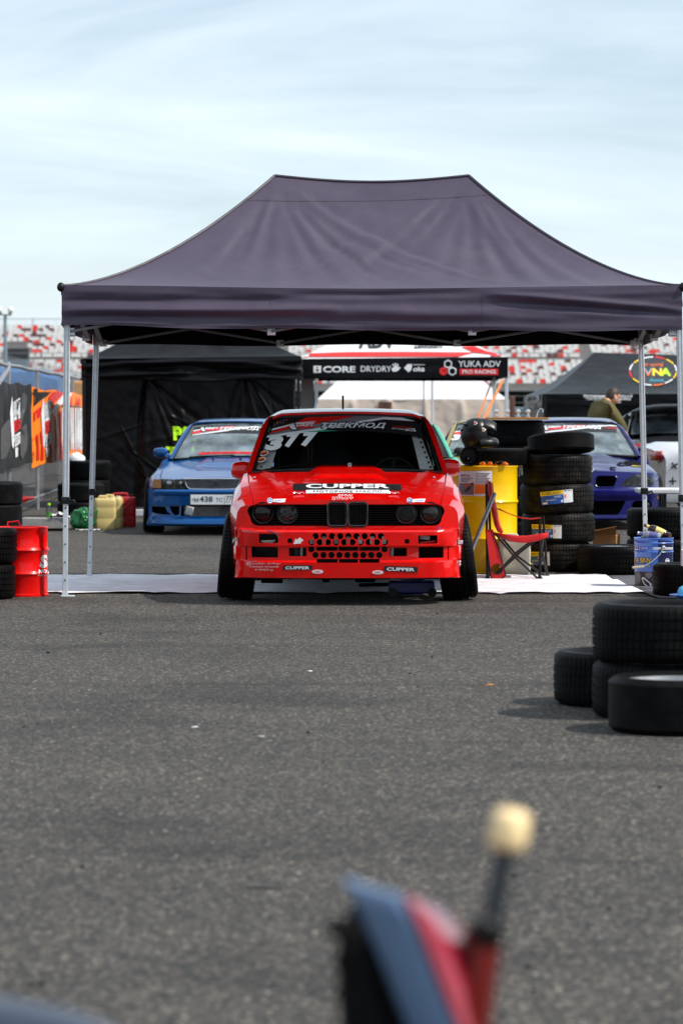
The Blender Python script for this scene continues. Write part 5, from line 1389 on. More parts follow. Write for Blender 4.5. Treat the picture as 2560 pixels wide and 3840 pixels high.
mid = [(-.41, .342), (.41, .342), (.36, .24), (.31, .178), (-.31, .178), (-.36, .24)]
M_ = lambda p: [(-x, z) for x, z in p][::-1]
ol = [(-.84, .60), (-.80, .66), (-.6, .672), (-.3, .683), (0, .690), (.3, .683), (.6, .672), (.80, .66), (.84, .60), (.855, .45), (.84, .2), (.80, .13), (.3, .12), (-.3, .12), (-.80, .13), (-.84, .2), (-.855, .45)]
v_nose = obj('front_panel', plate([ol, kid, M_(kid), hlp, M_(hlp), fog, M_(fog), mid], vfn, .05, .06, zs=[.14, .18, .35, .40, .455, .47, .49]), 'violet_paint', VC, smooth=40)
m = MB(); m.box((0, .30, .40), (1.36, .02, .5)); obj('front_backing', m, 'matt_black', v_nose, smooth=0)
for s in (-1, 1):
    e = bpy.data.objects.new('headlight', None); COL.objects.link(e); e.parent = VC
    p_ = hlp if s > 0 else M_(hlp)
    obj('lens', plate([p_], lambda x, z: vfn(x, z) + Vector((0, .004, 0)), 0, .06), 'lens_clear', e, smooth=60)
    m = MB()
    for cx_, r_ in ((.47, .048), (.62, .052)):
        m.lathe([(.0005, -.01), (r_ * .6, .0), (r_, .02), (r_ * 1.1, .0)], 20, Matrix.Translation((s * cx_, vfn(cx_, .57).y + .07, .565)) @ Matrix.Rotation(R(90), 4, 'X'))
    obj('projector', m, 'black_gloss', e)
    obj('lamp_housing', plate([p_], lambda x, z: vfn(x, z) + Vector((0, .10, 0)), 0, .06), mat('lamp_grey', (.06, .06, .062, 1), .3, metal=.5), e, smooth=60)
    m = MB().tube([vfn(x, z) + Vector((0, -.002, 0)) for x, z in (kid if s > 0 else M_(kid))], .009, 8, closed=True); obj('kidney_rim', m, 'violet_paint', v_nose)
    m = MB(); m.ell((s * .67, vfn(.67, .3).y + .06, .285), (.05, .04, .05), 12, 8); obj('fog_lamp', m, 'black_gloss', v_nose)
    m = MB(); m.grid(lambda u, v: (s * (.79 + .012 * u) * 1.06, .46 + .12 * u, .15 + .42 * v), [0, .5, 1], [0, .5, 1]); obj('bumper_side', m, 'violet_paint', v_nose, smooth=50)
h = worldbvh([v_body])
def on_v(X, Y):
    q = h.ray_cast(CAM, raydir(X, Y).normalized()); return (ROOT[VC.name].inverted() @ q[0]) if q[0] else None
p = Vector((0, .10, .695)); q = MB().lathe([(.0005, .006), (.03, .006), (.038, .004), (.041, 0)], 20, Matrix.Translation(p + Vector((0, -.0, .01))) @ Matrix.Rotation(R(55), 4, 'X')); bdg = obj('badge', q, 'chrome', VC)
for X, Y, c in ((2370, 1741, 0), (2420, 1742, 0)):
    p = on_v(X, Y)
stick('hood_vent', [[(2309, 1745), (2318, 1735), (2345, 1730), (2392, 1733), (2365, 1747), (2320, 1748)]], h, MATS['matt_black'], v_body, .006, 20)
stick('hood_vent', [[(2368, 1748), (2385, 1735), (2402, 1733), (2403, 1750)]], h, MATS['matt_black'], v_body, .006, 20)
stick('hood_vent_edge', [[(2366, 1749.5), (2368, 1747.5), (2403, 1749), (2403, 1751.5)]], h, MATS['print_yellow'], v_body, .008, 20)
p = on_v(2296, 1757)
if p:
    q = MB(); q.box(p + Vector((0, -.01, .012)), (.075, .03, .02)); obj('hood_latch', q, 'black_gloss', VC, bevel=.008)
for X, Y in ((2477, 1790), (2463, 1866)):
    hh = worldbvh([v_nose, v_body]); st_ = []
    for k in range(8):
        r_ = 10 if k % 2 == 0 else 2.4; st_.append((X + (r_ * .7 if k in (2, 6) else r_ * .55) * math.cos(k * math.pi / 4), Y + r_ * math.sin(k * math.pi / 4)))
    stick('star_decal', [st_], hh, mat('print_bronze', rgb(170, 110, 70), .5), v_nose, .004, 20)
vw = worldbvh([v_ws])
sunstrip(v_ws, vw, 1998, 2350, 1594, 1628, 0, .005)
event_text(v_ws, vw, 2036, 2104, 2108, 2254, 1598, 1613, .0, .010, False, .6)
letters('МАСТЕР', 2268, 2310, 1603, 1609, vw, PR_, v_ws, .010, 30, bold=.02, shear=.3, slope=.08)
for k, (x, y) in enumerate(((2012, 1628), (2024, 1634), (2010, 1642), (2022, 1647), (2000, 1653), (1994, 1662))):
    stick('sticker', [circ(x, y, 8, 14, 4.5)], vw, MATS[('print_red', 'print_orange', 'white_print')[k % 3]], v_ws, .006, 30)
for s in (-1, 1):
    mirror(VC, (s * .82, 1.85, .91), s, (.055, .10, .05), 'violet_paint', (s * .75, 1.82, .87))
    wheel(VC, s * .80, .82, .322, .25, .22, camber=4); wheel(VC, s * .80, 3.53, .322, .26, .22, camber=1)
seat_part(VC, -.36, 2.65, .30, 'black_plastic'); seat_part(VC, .36, 2.65, .30, 'black_plastic'); steering(VC, .36, 2.1, .82)
m = MB(); m.box((0, 1.75, .73), (1.34, .36, .16)); m.box((0, 2.5, .26), (1.4, 2.0, .04)); obj('dashboard', m, 'black_plastic', VC, bevel=.03)
m = MB()
for s in (-1, 1): m.tube([(s * .6, 1.8, .6), (s * .5, 2.35, 1.22), (s * .5, 2.9, 1.24), (s * .6, 3.0, .5)], .02, 8)
m.tube([(-.5, 2.9, 1.24), (.6, 3.0, .5)], .02, 8); m.tube([(.5, 2.9, 1.24), (-.6, 3.0, .5)], .02, 8)
obj('roll_cage', m, 'seat_slate', VC)

# ================================================================ cars that only show a side
def plain_car(name, label, px, d, rz, paint, S=1.0, gl='glass_dusty', wide=1.0, nz=.1):
    c = thing(name, label, 'car', ((px - CX) / FPX * d, d, 0), rz)
    P_ = dict(paint=paint, L=4.3, nh=8, ns=44, crown=.06, round=.11, nose=.2, tail=.16,
              hood=[(.06, .66 * S), (.15, .69 * S), (.8, .78 * S), (1.35, .85 * S)], yC=1.35, deck=[(3.5, .93 * S), (4.1, .93 * S), (4.3, .86 * S)], yD=3.5, belt=[(1.35, .84 * S), (3.6, .91 * S)],
              w=[(.06, .76), (.5, .84), (1.2, .84), (3.2, .84), (3.8, .82), (4.3, .74)], xh=[(.06, .62), (1.35, .70), (3.5, .6), (4.3, .58)], zb=.2, wheels=(.8, 3.35), Ra=.34, zw=.31,
              ws=((1.42, .83 * S, .70), (2.15, 1.22 * S, .55)), rw=((2.95, 1.23 * S, .54), (3.55, .94 * S, .62)), bulge=.12, rcrown=.04, seal=.011)
    bo = car_shell(c, P_); w_, r_, f_ = greenhouse(c, P_, paint, gl, 'glass_dark')
    nb = obj('bumper', plate([[(-.76, .62 * S), (0, .67 * S), (.76, .62 * S), (.80, .4), (.78, .2), (.3, .16), (-.3, .16), (-.78, .2), (-.80, .4)], rrect(-.4, .4, .24, .36, .03), rrect(.38, .70, .50 * S, .60 * S, .03), rrect(-.70, -.38, .50 * S, .60 * S, .03), rrect(-.3, .3, .5 * S, .58 * S, .03)], lambda x, z: Vector((x, .03 + .2 * (abs(x) / .8) ** 3 - .05 * math.sin((z - .16) * 6), z)), .04, .09), paint, c, smooth=40)
    m = MB(); m.box((0, .30, .42), (1.2, .02, .4)); obj('bumper_backing', m, 'matt_black', nb, smooth=0)
    for s in (-1, 1):
        m = MB(); m.grid(lambda u, v: (s * (.38 + .32 * u), .05 + .2 * ((.38 + .32 * u) / .8) ** 3, (.50 + .10 * v) * S), [0, .5, 1], [0, 1]); obj('headlight', m, 'lens_clear', c, smooth=60)
        m = MB(); m.grid(lambda u, v: (s * (.42 + .26 * u), 4.29 - .16 * ((.42 + .26 * u) / .8) ** 3 + .012, (.70 + .12 * v) * S), [0, .5, 1], [0, 1]); q = obj('tail_light', m, mat('tail_red', rgb(170, 20, 16), .2, coat=1), c, smooth=60); q.modifiers.new('thickness', 'SOLIDIFY').thickness = -.02
        mirror(c, (s * .86, 1.75, .90 * S), s, (.08, .12, .06), 'black_plastic' if paint in ('olive_paint', 'mint_paint') else paint, (s * .74, 1.72, .85 * S))
        wheel(c, s * .76, .8, .312, .235, .20); wheel(c, s * .76, 3.35, .312, .235, .20)
    m = MB(); m.box((0, 1.68, .72 * S), (1.3, .36, .16)); m.box((0, 2.4, .26), (1.36, 2.0, .04)); obj('dashboard', m, 'black_plastic', c, bevel=.03)
    seat_part(c, -.36, 2.5, .30, 'black_plastic'); seat_part(c, .36, 2.5, .30, 'black_plastic')
    return c, bo, w_, f_
gc, _, _, _ = plain_car('green_car', 'mint green car half hidden behind the red race car', 1486, 36.5, R(2), 'mint_paint', 1.0, 'glass_dark')
oc, _, ow, _ = plain_car('olive_car', 'olive yellow car with number 3 half hidden behind the helmet', 1880, 40.0, R(-2), 'olive_paint', 1.0)
owb = worldbvh([ow]); sunstrip(ow, owb, 1698, 2020, 1602, 1638, 0, .005)
letters('3', 1690, 1726, 1632, 1654, owb, WP, ow, .012, 30, name='number', bold=.06, shear=.25)
wc, wbod, _, _ = plain_car('white_car', 'white car with black tape crosses behind the violet coupe', 2700, 42.0, R(-128), 'white_paint', 1.06)
wc.location = (8.22, 43.0, 0); wc.rotation_euler = (0, 0, R(99)); ROOT[wc.name] = Matrix.Translation((8.22, 43.0, 0)) @ Matrix.Rotation(R(99), 4, 'Z')
wcb = worldbvh([wbod])
def tape(cx_, cy_, r_, a):
    for k in (0, 90):
        c_, s_ = math.cos(R(a + k)), math.sin(R(a + k)); q = [(cx_ + r_ * (u * c_ - v * s_), cy_ + r_ * (u * s_ + v * c_)) for u, v in ((-1, -.2), (1, -.2), (1, .2), (-1, .2))]
        stick('tape_cross', [q], wcb, MATS['print_black'], wbod, .006 + .003 * (k > 0), 10)
tape(2474, 1717, 16, 0); tape(2526, 1747, 15, 55); tape(2520, 1804, 14, 0)
# dark hatchback with raised boot lid
hc, hb, _, _ = plain_car('dark_hatchback', 'dark grey hatchback with raised boot lid beside the man', 2500, 49.0, R(180), 'graphite_paint', 1.1)
hc.location = (5.05, 52.6, 0); ROOT[hc.name] = Matrix.Translation((5.05, 52.6, 0)) @ Matrix.Rotation(R(180), 4, 'Z')
hl_ = MB(); hl_.grid(lambda u, v: ((u - .5) * (1.18 + .1 * v), 2.98 + 1.0 * v, 1.37 + .13 * math.sin(v * 1.9) - .10 * (abs(u - .5) * 2) ** 3), [i / 12 for i in range(13)], [j / 8 for j in range(9)])
q = obj('boot_lid', hl_, 'graphite_paint', hc, smooth=50); q.modifiers.new('thickness', 'SOLIDIFY').thickness = .05
for s in (-1, 1):
    m = MB().tube([(s * .56, 3.25, .98), (s * .55, 3.75, 1.40)], .012, 8); obj('boot_strut', m, 'steel_grey', hc)

# ================================================================ tyres lying about
TS = dict(road=(.318, .245, .215, True, 'rubber'), new=(.318, .250, .218, True, 'rubber_new'), wide=(.320, .26, .215, True, 'rubber'), slick=(.300, .235, .205, False, 'rubber'), small=(.300, .25, .200, True, 'rubber'), spare=(.295, .142, .20, True, 'rubber'), bald=(.290, .150, .20, False, 'rubber'))
def tyre(kind, x, y, z, label, tilt=(0, 0), spin=None, group=None, rim=None):
    Ro, W, ri, tr, m = TS[kind]
    me = tyre_mesh('lying_' + kind, Ro, W, ri, tr, m)
    rot = (R(tilt[0]), R(tilt[1]), spin if spin is not None else random.random() * 6.28)
    if not rim:
        o = obj('tyre', me, None, loc=(x, y, z + W / 2), rot=rot, label=label, cat='tyre', group=group); return o
    e = thing('wheel', label, 'wheel', (x, y, z + W / 2), group=group, rot=rot)
    obj('tyre', me, None, e)
    k = 'rimf_' + kind
    if k not in TY: TY[k] = mesh_of(rim_mb(ri, W, 5), k, 35)
    obj('rim', TY[k], rim, e)
    return e
def X_(px, d): return (px - CX) / FPX * d
# big ones at right in the foreground
gF = 'tyres in the right foreground'
tyre('small', 1.293, 14.98, 0, 'black tyre on the asphalt, leftmost of the right foreground pile', group=gF)
tyre('small', 1.425, 14.36, 0, 'tyre carrying the topmost tyre of the right foreground pile', group=gF)
tyre('wide', 1.445, 14.36, .252, 'black treaded tyre topmost of the right foreground pile', group=gF, spin=.4)
tyre('slick', 1.44, 13.70, 0, 'worn slick wheel with silver rim, nearest of the right foreground pile', group=gF, rim='steel_grey')
# left edge
gL = 'tyres at the left edge'
tyre('wide', X_(-104, 23.5), 23.5, 0, 'lower tyre of the stack beside the red oil drum', group=gL)
tyre('wide', X_(-98, 23.5), 23.5, .262, 'upper tyre of the stack beside the red oil drum', group=gL, tilt=(1, 1))
for k, (lb, dx) in enumerate((('bottom tyre of the black stack behind the red oil drum', -4), ('middle tyre of the black stack behind the red oil drum', 2), ('top tyre of the black stack behind the red oil drum', 4))):
    tyre('slick', X_(-30 + dx, 32.0), 32.0, .222 * k, lb, group=gL)
gB = 'tyres by the black tent'
for k, (lb, dx) in enumerate((('bottom tyre of the stack under the white bag', 6), ('middle tyre of the stack under the white bag', -4), ('top tyre carrying the white bag by the fence', 2))):
    tyre('road', X_(326 + dx, 42.2), 42.2, .247 * k, lb, group=gB)
for k, lb in enumerate(('lower tyre of the pair behind the front left tent leg', 'upper tyre of the pair behind the front left tent leg')):
    tyre('slick', X_(303, 40.6), 40.6 + .06 * k, .236 * k, lb, group=gB)
# right: stack under the tent edge
gR = 'tyres behind the camping chair'
for k, (lb, dx) in enumerate((('bottom new tyre of the labelled stack', -6), ('second new tyre from the ground in the labelled stack', 8), ('third new tyre from the ground in the labelled stack', 2), ('fourth new tyre from the ground in the labelled stack', -2))):
    o = tyre('new', X_(2084 + dx, 27.65), 27.65, .252 * k, lb, group=gR)
    globals()['stk%d' % k] = o
tyre('bald', X_(2102, 27.6), 27.6, 1.022, 'bald black tyre lying tilted on top of the labelled stack', tilt=(3, -7), group=gR)
tyre('spare', X_(1858, 27.55), 27.55, .915, 'tyre lying on the yellow drum under the helmet', group=gR)
tyre('road', X_(2302, 27.1), 27.1, 0, 'wheel with silver rim lying before the labelled stack', group=gR, rim='aluminium')
for k, lb in enumerate(('lower tyre of the pair behind the blue oil pail', 'upper tyre of the pair behind the blue oil pail')):
    tyre('wide', X_(2484, 28.3), 28.3, .262 * k, lb, group=gR)
tyre('road', X_(2606, 23.8), 23.8, 0, 'tyre round the front right tent leg beside the blue oil pail', group=gR)
for k in range(5):
    tyre('wide', X_(1925, 33.0), 33.0, .258 * k, ('lowest', 'second lowest', 'middle', 'second highest', 'highest')[k] + ' tyre of the stack under the board behind the helmet', group='tyres under the board')
# board with chrome balls
bd = thing('ball_board', 'wooden board with chrome tow balls on the tyres behind the helmet', 'board', (X_(1935, 32.8), 32.8, 1.295))
m = MB(); m.box((0, 0, .012), (.62, .5, .022)); obj('board', m, 'cardboard', bd, bevel=.003)
for px in (1860, 1902, 1942, 1979):
    x = X_(px, 32.65) - bd.location.x; m = MB().lathe([(.022, .02), (.024, .03), (.010, .04), (.010, .055), (.018, .062), (.024, .08), (.018, .098), (.0005, .106)], 16, Matrix.Translation((x, -.15, .004))); obj('tow_ball', m, 'chrome', bd)
m = MB().tube([(.20, -.1, .024), (.215, -.1, .08), (.24, -.1, .115), (.265, -.1, .10), (.262, -.1, .075)], .006, 8); obj('hook', m, 'chrome', bd)
# paper labels on the tyres
pxy = MB()
for k_ in range(4):
    c_ = globals()['stk%d' % k_].location
    pxy.lathe([(.3215, c_.z - .12), (.3215, c_.z + .12)], 90, Matrix.Translation((c_.x, c_.y, 0)))
sb_ = BVHTree.FromPolygons(pxy.v, pxy.f)
def paper(p, host, nm):
    (x0, y0), (x1, y1), (x2, y2), (x3, y3) = p       # tl tr br bl
    def q(u, v): return (x0 + (x1 - x0) * u + (x3 - x0) * v + (x2 - x1 - x3 + x0) * u * v, y0 + (y1 - y0) * u + (y3 - y0) * v + (y2 - y1 - y3 + y0) * u * v)
    W_ = 12
    e = stick('paper_label', [[q(0, 0), q(.71, 0), q(1, 0), q(1, 1), q(.71, 1), q(0, 1)]], sb_, WP, host, .001, W_)
    if not e: return
    stick('label_print', [[q(.0, .32), q(.71, .32), q(.71, 1), q(0, 1)]], sb_, MATS['print_blue'], host, .002, W_)
    stick('label_print', [[q(.0, 0), q(.71, 0), q(.71, .31), q(0, .31)]], sb_, MATS['print_yellow'], host, .002, W_)
    sl = (y1 - y0) / (x1 - x0)
    a, b = q(.05, .06), q(.62, .27); letters('BABILEAD', a[0], b[0], q(.05, .06)[1], q(.05, .25)[1], sb_, PB, host, .003, W_, bold=.0, slope=sl)
    a, b = q(.42, .40), q(.64, .5); letters('HF330', a[0], b[0], q(.42, .40)[1], q(.42, .53)[1], sb_, WP, host, .003, W_, bold=.01, slope=sl)
    a, b = q(.14, .62), q(.48, .7); letters('245/40ZR17', a[0], b[0], q(.14, .62)[1], q(.14, .73)[1], sb_, WP, host, .003, W_, slope=sl)
    for u0, u1, v0, v1, mt in ((.04, .19, .82, .95, WP), (.62, .69, .75, .92, WP), (.74, .82, .04, .10, MATS['print_blue']), (.85, .98, .05, .09, MATS['print_grey']), (.75, .79, .35, .6, MATS['print_orange'])):
        stick('label_print', [[q(u0, v0), q(u1, v0), q(u1, v1), q(u0, v1)]], sb_, mt, host, .003, W_)
paper(((2024, 1846), (2145, 1834), (2147, 1882), (2030, 1895)), stk2, 1)
paper(((1993, 1966), (2104, 1970), (2104, 2019), (1994, 2017)), stk1, 2)
paper(((1982, 2069), (2059, 2070), (2060, 2121), (1983, 2119)), stk0, 3)
paper(((1940, 1738), (1956, 1735), (1960, 1780), (1944, 1788)), stk3, 4)

# ================================================================ drums and pails
def drum(name, label, x, y, Rr, H, m, ribs, lip=.006):
    e = thing(name, label, 'drum', (x, y, 0))
    pr = [(.0005, .012), (Rr - .02, .012), (Rr - .012, .0), (Rr + .004, .002), (Rr + .005, .014), (Rr - .002, .020)]
    for z in ribs: pr += [(Rr - .002, z - .022), (Rr + .003, z - .014), (Rr + .011, z), (Rr + .003, z + .014), (Rr - .002, z + .022)]
    pr += [(Rr - .002, H - .02), (Rr + .004, H - .012), (Rr + .006, H - .003), (Rr, H), (Rr - .008, H - .004), (Rr - .014, H - .02), (.0005, H - .02)]
    dr = MB().lathe(pr, 64)
    rr = random.Random(len(label))
    for i, p in enumerate(dr.v):
        r_ = math.hypot(p.x, p.y)
        if r_ > Rr * .9:
            a = math.atan2(p.y, p.x); k = 1 + .006 * nv(math.cos(a) * 2.2 + len(label), math.sin(a) * 2.2, p.z * 3)
            p.x *= k; p.y *= k
    sh = obj('shell', dr, m, e, smooth=40)
    c = MB().lathe([(.028, H - .02), (.03, H - .008), (.022, H - .004), (.0005, H - .004)], 16, Matrix.Translation((Rr * .55, -Rr * .3, 0))); obj('bung', c, m if isinstance(m, str) else m, e)
    return e, sh
rd, rsh = drum('oil_drum', 'red steel oil drum with white lettering by the left tyres', X_(83, 23.86), 23.86, .192, .515, 'barrel_red', (.17, .345))
rv = worldbvh([rsh])
letters('SK', 149, 222, 2080, 2130, rv, WP, rsh, .003, 8, bold=.06, shear=.15)
letters('MOTOR', 145, 215, 2135, 2150, rv, WP, rsh, .003, 8, bold=.05, shear=.1)
letters('FAMILY', 142, 205, 2153, 2160, rv, WP, rsh, .003, 8, bold=.0, shear=.1)
letters('', 0, 1, 0, 1, rv, WP, rsh) if False else None
m = MB().tube([(-.10, -.06, .51), (-.10, -.06, .55), (-.02, -.06, .56), (.0, -.06, .51)], .006, 8); obj('handle', m, 'barrel_red', rd)
yd, ysh = drum('yellow_drum', 'tall yellow steel drum with paper label beside the red car', X_(1812, 27.3), 27.3, .288, .915, 'yellow_paint', (.30, .61))
yv = worldbvh([ysh])
stick('paper_label', [[(1719, 1768), (1780, 1766), (1843, 1766), (1843, 1860), (1780, 1860), (1720, 1858)]], yv, WP, ysh, .003, 14)
for pts, c in (([(1722, 1812), (1776, 1812), (1776, 1856), (1722, 1854)], 'print_grey'), ([(1778, 1816), (1841, 1816), (1841, 1852), (1778, 1852)], 'print_orange'), ([(1735, 1830), (1770, 1810), (1776, 1822), (1745, 1846)], 'print_black'), ([(1740, 1822), (1774, 1808), (1776, 1813), (1744, 1828)], 'print_orange')):
    stick('label_print', [pts], yv, MATS[c], ysh, .005, 14)
letters('MITLIS', 1729, 1761, 1779, 1787, yv, mat('print_crimson', rgb(150, 20, 70), .5), ysh, .006, 10, bold=.03)
for k in range(7): stick('label_print', [rrect(1782, 1836 - 6 * (k % 3), 1774 + 6 * k, 1777 + 6 * k, .8, 2)], yv, MATS['print_grey'], ysh, .005, 14)
for k in range(3): stick('label_print', [rrect(1727, 1772 - 9 * k, 1792 + 6 * k, 1795 + 6 * k, .8, 2)], yv, MATS['print_grey'], ysh, .005, 14)
# things on the drum
m = MB(); M0 = Matrix.Translation((X_(1758, 27.06), 27.06, .915 + .083)) @ Matrix.Rotation(R(90), 4, 'X')
m.lathe([(.070, .02), (.080, .06), (.084, .062), (.083, .05), (.079, -.10), (.06, -.13), (.0005, -.135)], 36, M0); m.lathe([(.0005, -.09), (.072, -.09), (.076, .05), (.080, .06)], 36, M0); m.ell((X_(1752, 27.06), 27.06 - .0, .975), (.022, .05, .02), 12, 8)
obj('black_cup', m, 'black_plastic', label='black round plastic cup lying open on the yellow drum', cat='cup')
gl_ = thing('work_gloves', 'orange and black work gloves on the rim of the yellow drum', 'gloves', (X_(1838, 27.06), 27.06, .915))
rr = random.Random(3)
for k in range(7):
    m = MB(); c = Vector((-.09 + .03 * k, rr.uniform(-.02, .02), .014 + .006 * (k % 2))); m.tube([c, c + Vector((.03, -.01, .008)), c + Vector((.055, .012, -.002))], [.014, .016, .010], 8); obj('finger', m, 'orange_plastic' if k % 2 == 0 else 'black_plastic', gl_)
m = MB().tube([(.05 + .035 * math.cos(a), .0 + .02 * math.sin(a), .03 + .02 * math.sin(a * 2)) for a in [2 * math.pi * k / 16 for k in range(16)]], .006, 6, closed=True); obj('strap', m, 'matt_black', gl_)
# helmet
hm = thing('helmet', 'matt black peaked motocross helmet with stickers on a tyre', 'helmet', (X_(1796, 27.5), 27.5, 1.052))
def helm(u, v):
    th = 2 * math.pi * u; ph = math.pi * v
    cx_, sx_ = -math.cos(th), math.sin(th)
    rx_ = .142 if cx_ < 0 else .118
    k = math.sin(ph) ** .85
    z = .128 + .142 * math.cos(ph)
    if z < .128: k = max(k, .86 - .1 * (.128 - z) / .128)
    return (-.02 + rx_ * cx_ * k, .120 * sx_ * k, max(.0, z))
m = MB(); m.grid(helm, [i / 40 for i in range(41)], [.003 + j / 28 * .97 for j in range(29)]); shl = obj('shell', m, mat('helmet_black', (.010, .010, .011, 1), .36, spec=.35), hm, smooth=70)
m = MB().tube([(.0, -.100, .05), (.06, -.098, .052), (.108, -.062, .055), (.125, 0, .056), (.108, .062, .055), (.06, .098, .052), (.0, .100, .05)], [.040, .042, .042, .044, .042, .042, .040], 12); obj('chin_bar', m, 'helmet_black', hm, smooth=60)
m = MB(); m.grid(lambda u, v: (-.02 + .165 * v, (u - .5) * (.215 - .05 * v), .262 + .012 * math.sin(v * 2.6) - .045 * v * v - .075 * (abs(u - .5) * 2) ** 2.2), [i / 14 for i in range(15)], [j / 8 for j in range(9)]); q = obj('peak', m, 'helmet_black', hm, smooth=60); q.modifiers.new('thickness', 'SOLIDIFY').thickness = .008
m = MB(); m.ell((-.155, 0, .165), (.012, .05, .016), 12, 6); m.ell((-.13, -.06, .215), (.02, .03, .010), 12, 6); obj('vent', m, 'black_gloss', hm)
m = MB(); m.ell((.078, 0, .145), (.036, .092, .040), 18, 10); obj('goggle_opening', m, 'matt_black', hm)
m = MB(); m.ell((-.02, 0, .015), (.10, .09, .02), 18, 8); obj('padding', m, mat('padding_olive', (.05, .06, .01, 1), .8), hm)
hv = worldbvh([shl])
for x, y, r_, c in ((1781, 1587, 6, 'print_crimson'), (1812, 1611, 6.5, 'cardboard'), (1806, 1670, 6.5, 'cardboard')):
    stick('sticker', [[(x + r_ * (1 + .35 * math.cos(3 * a)) * math.cos(a), y + r_ * 1.1 * math.sin(a)) for a in [2 * math.pi * k / 18 for k in range(18)]]], hv, WP, shl, .002, 10)
    stick('sticker', [circ(x, y, r_ * .65, 12, r_ * .8)], hv, MATS[c], shl, .004, 10)
# canisters
def canister(name, label, px, d, w_, dp, h_, m, rz=0, cap='plastic_white', jerry=False, cat='canister'):
    e = thing(name, label, cat, (X_(px, d), d, 0), rz)
    rings = []
    for z, k in ((0, .94), (.02, 1), (h_ * .30, 1.0), (h_ * .33, .975), (h_ * .36, 1.0), (h_ * .64, 1.0), (h_ * .67, .975), (h_ * .70, 1), (h_ * .86, 1.0), (h_ * .92, .95), (h_ * .945, .85)):
        rings.append([(x * k, y * k, z) for x, y in rrect(-w_ / 2, w_ / 2, -dp / 2, dp / 2, .04, 5)])
    q = MB(); q.loft(rings, True, True); bd_ = obj('tank', q, m, e, smooth=50)
    q = MB()
    if jerry:
        q.tube([(-w_ * .42, 0, h_ * .88), (-w_ * .36, 0, h_ * 1.02), (-w_ * .1, 0, h_ * 1.035), (w_ * .15, 0, h_ * 1.03), (w_ * .2, 0, h_ * .92)], .018, 10)
        c = MB(); c.lathe([(.03, h_ * .92), (.034, h_ * .95), (.034, h_), (.0005, h_ * 1.005)], 16, Matrix.Translation((w_ * .33, 0, 0))); obj('cap', c, 'black_plastic', e)
        x_ = MB()
        for s in (-1, 1): x_.beam((-w_ * .28 * s, -dp / 2 - .004, h_ * .2), (w_ * .0 * s, -dp / 2 - .006, h_ * .5), .025, .012, (0, 1, 0)); x_.beam((-w_ * .28 * s, -dp / 2 - .004, h_ * .78), (w_ * .0 * s, -dp / 2 - .006, h_ * .5), .025, .012, (0, 1, 0))
        obj('embossing', x_, m, bd_, bevel=.004)
    else:
        q.tube([(-w_ * .30, 0, h_ * .92), (-w_ * .25, 0, h_ * 1.0), (w_ * .05, 0, h_ * 1.0), (w_ * .10, 0, h_ * .93)], .016, 10)
        c = MB(); c.lathe([(.026, h_ * .93), (.03, h_ * .94), (.03, h_ * .985), (.0005, h_ * .99)], 16, Matrix.Translation((w_ * .30, 0, 0))); obj('cap', c, cap, e)
    obj('handle', q, m, e)
    return e
canister('fuel_canister', 'yellowed plastic canister with oil inside, nearest beside the green bag', 394, 37.55, .255, .22, .385, 'plastic_beige', R(6))
canister('fuel_canister', 'yellowed plastic canister standing between the beige and red ones', 420, 38.0, .25, .22, .385, 'plastic_beige', R(-4))
canister('jerrycan', 'red plastic jerrycan beside the yellowed canisters', 462, 38.3, .30, .18, .385, 'plastic_red', R(8), jerry=True, cat='jerrycan')
canister('white_canister', 'whitish plastic canister behind the red camping chair', 1930, 26.95, .26, .20, .335, 'plastic_white', R(-5), cap='mint_paint')
# green bag
gb = MB(); rr = random.Random(9)
def bag(u, v):
    a = 2 * math.pi * u; ph = math.pi * v
    k = 1 + .28 * nv(math.cos(a) * 2.2, math.sin(a) * 2.2, v * 4) + .22 * (.3 - abs(nv(math.cos(a) * 4.5, math.sin(a) * 4.5, v * 8))) + .10 * (.3 - abs(nv(math.cos(a) * 10, math.sin(a) * 10, v * 17)))
    r_ = math.sin(ph) ** .7 * k * (1 if v > .2 else .75)
    return (.135 * r_ * math.cos(a), .11 * r_ * math.sin(a), max(.0, .125 + .135 * math.cos(ph) * (1 + .15 * nv(a, v * 5))))
gb.grid(bag, [i / 64 for i in range(65)], [.01 + .97 * j / 44 for j in range(45)])
for s in (-1, 1): gb.tube([(.06 + .01 * s, 0, .22), (.10 + .03 * s, .0, .27 + .01 * s), (.15 + .02 * s, -.01, .22), (.16, -.02, .16)], [.02, .022, .014, .006], 8, flat=.4)
obj('rubbish_bag', gb, mat('bag_green', rgb(4, 92, 44), .2, var=.15, vs=12), smooth=25, loc=(X_(310, 37.3), 37.3, 0), label='crumpled green plastic bag beside the yellowed canister', cat='bag')
wbg = MB()
wbg.grid(lambda u, v: (.115 * math.sin(math.pi * v * .5) * math.cos(2 * math.pi * u) * (1 + .2 * nv(u * 5, v * 3)), .10 * math.sin(math.pi * v * .5) * math.sin(2 * math.pi * u), .10 * math.cos(math.pi * v * .5) ** .8 * (1 + .15 * nv(u * 7, v * 5))), [i / 24 for i in range(25)], [.02 + .98 * j / 10 for j in range(11)])
obj('white_bag', wbg, 'white_print', smooth=40, loc=(X_(288, 42.1), 42.05, .741), label='white plastic bag on top of the tyre stack by the fence', cat='bag')
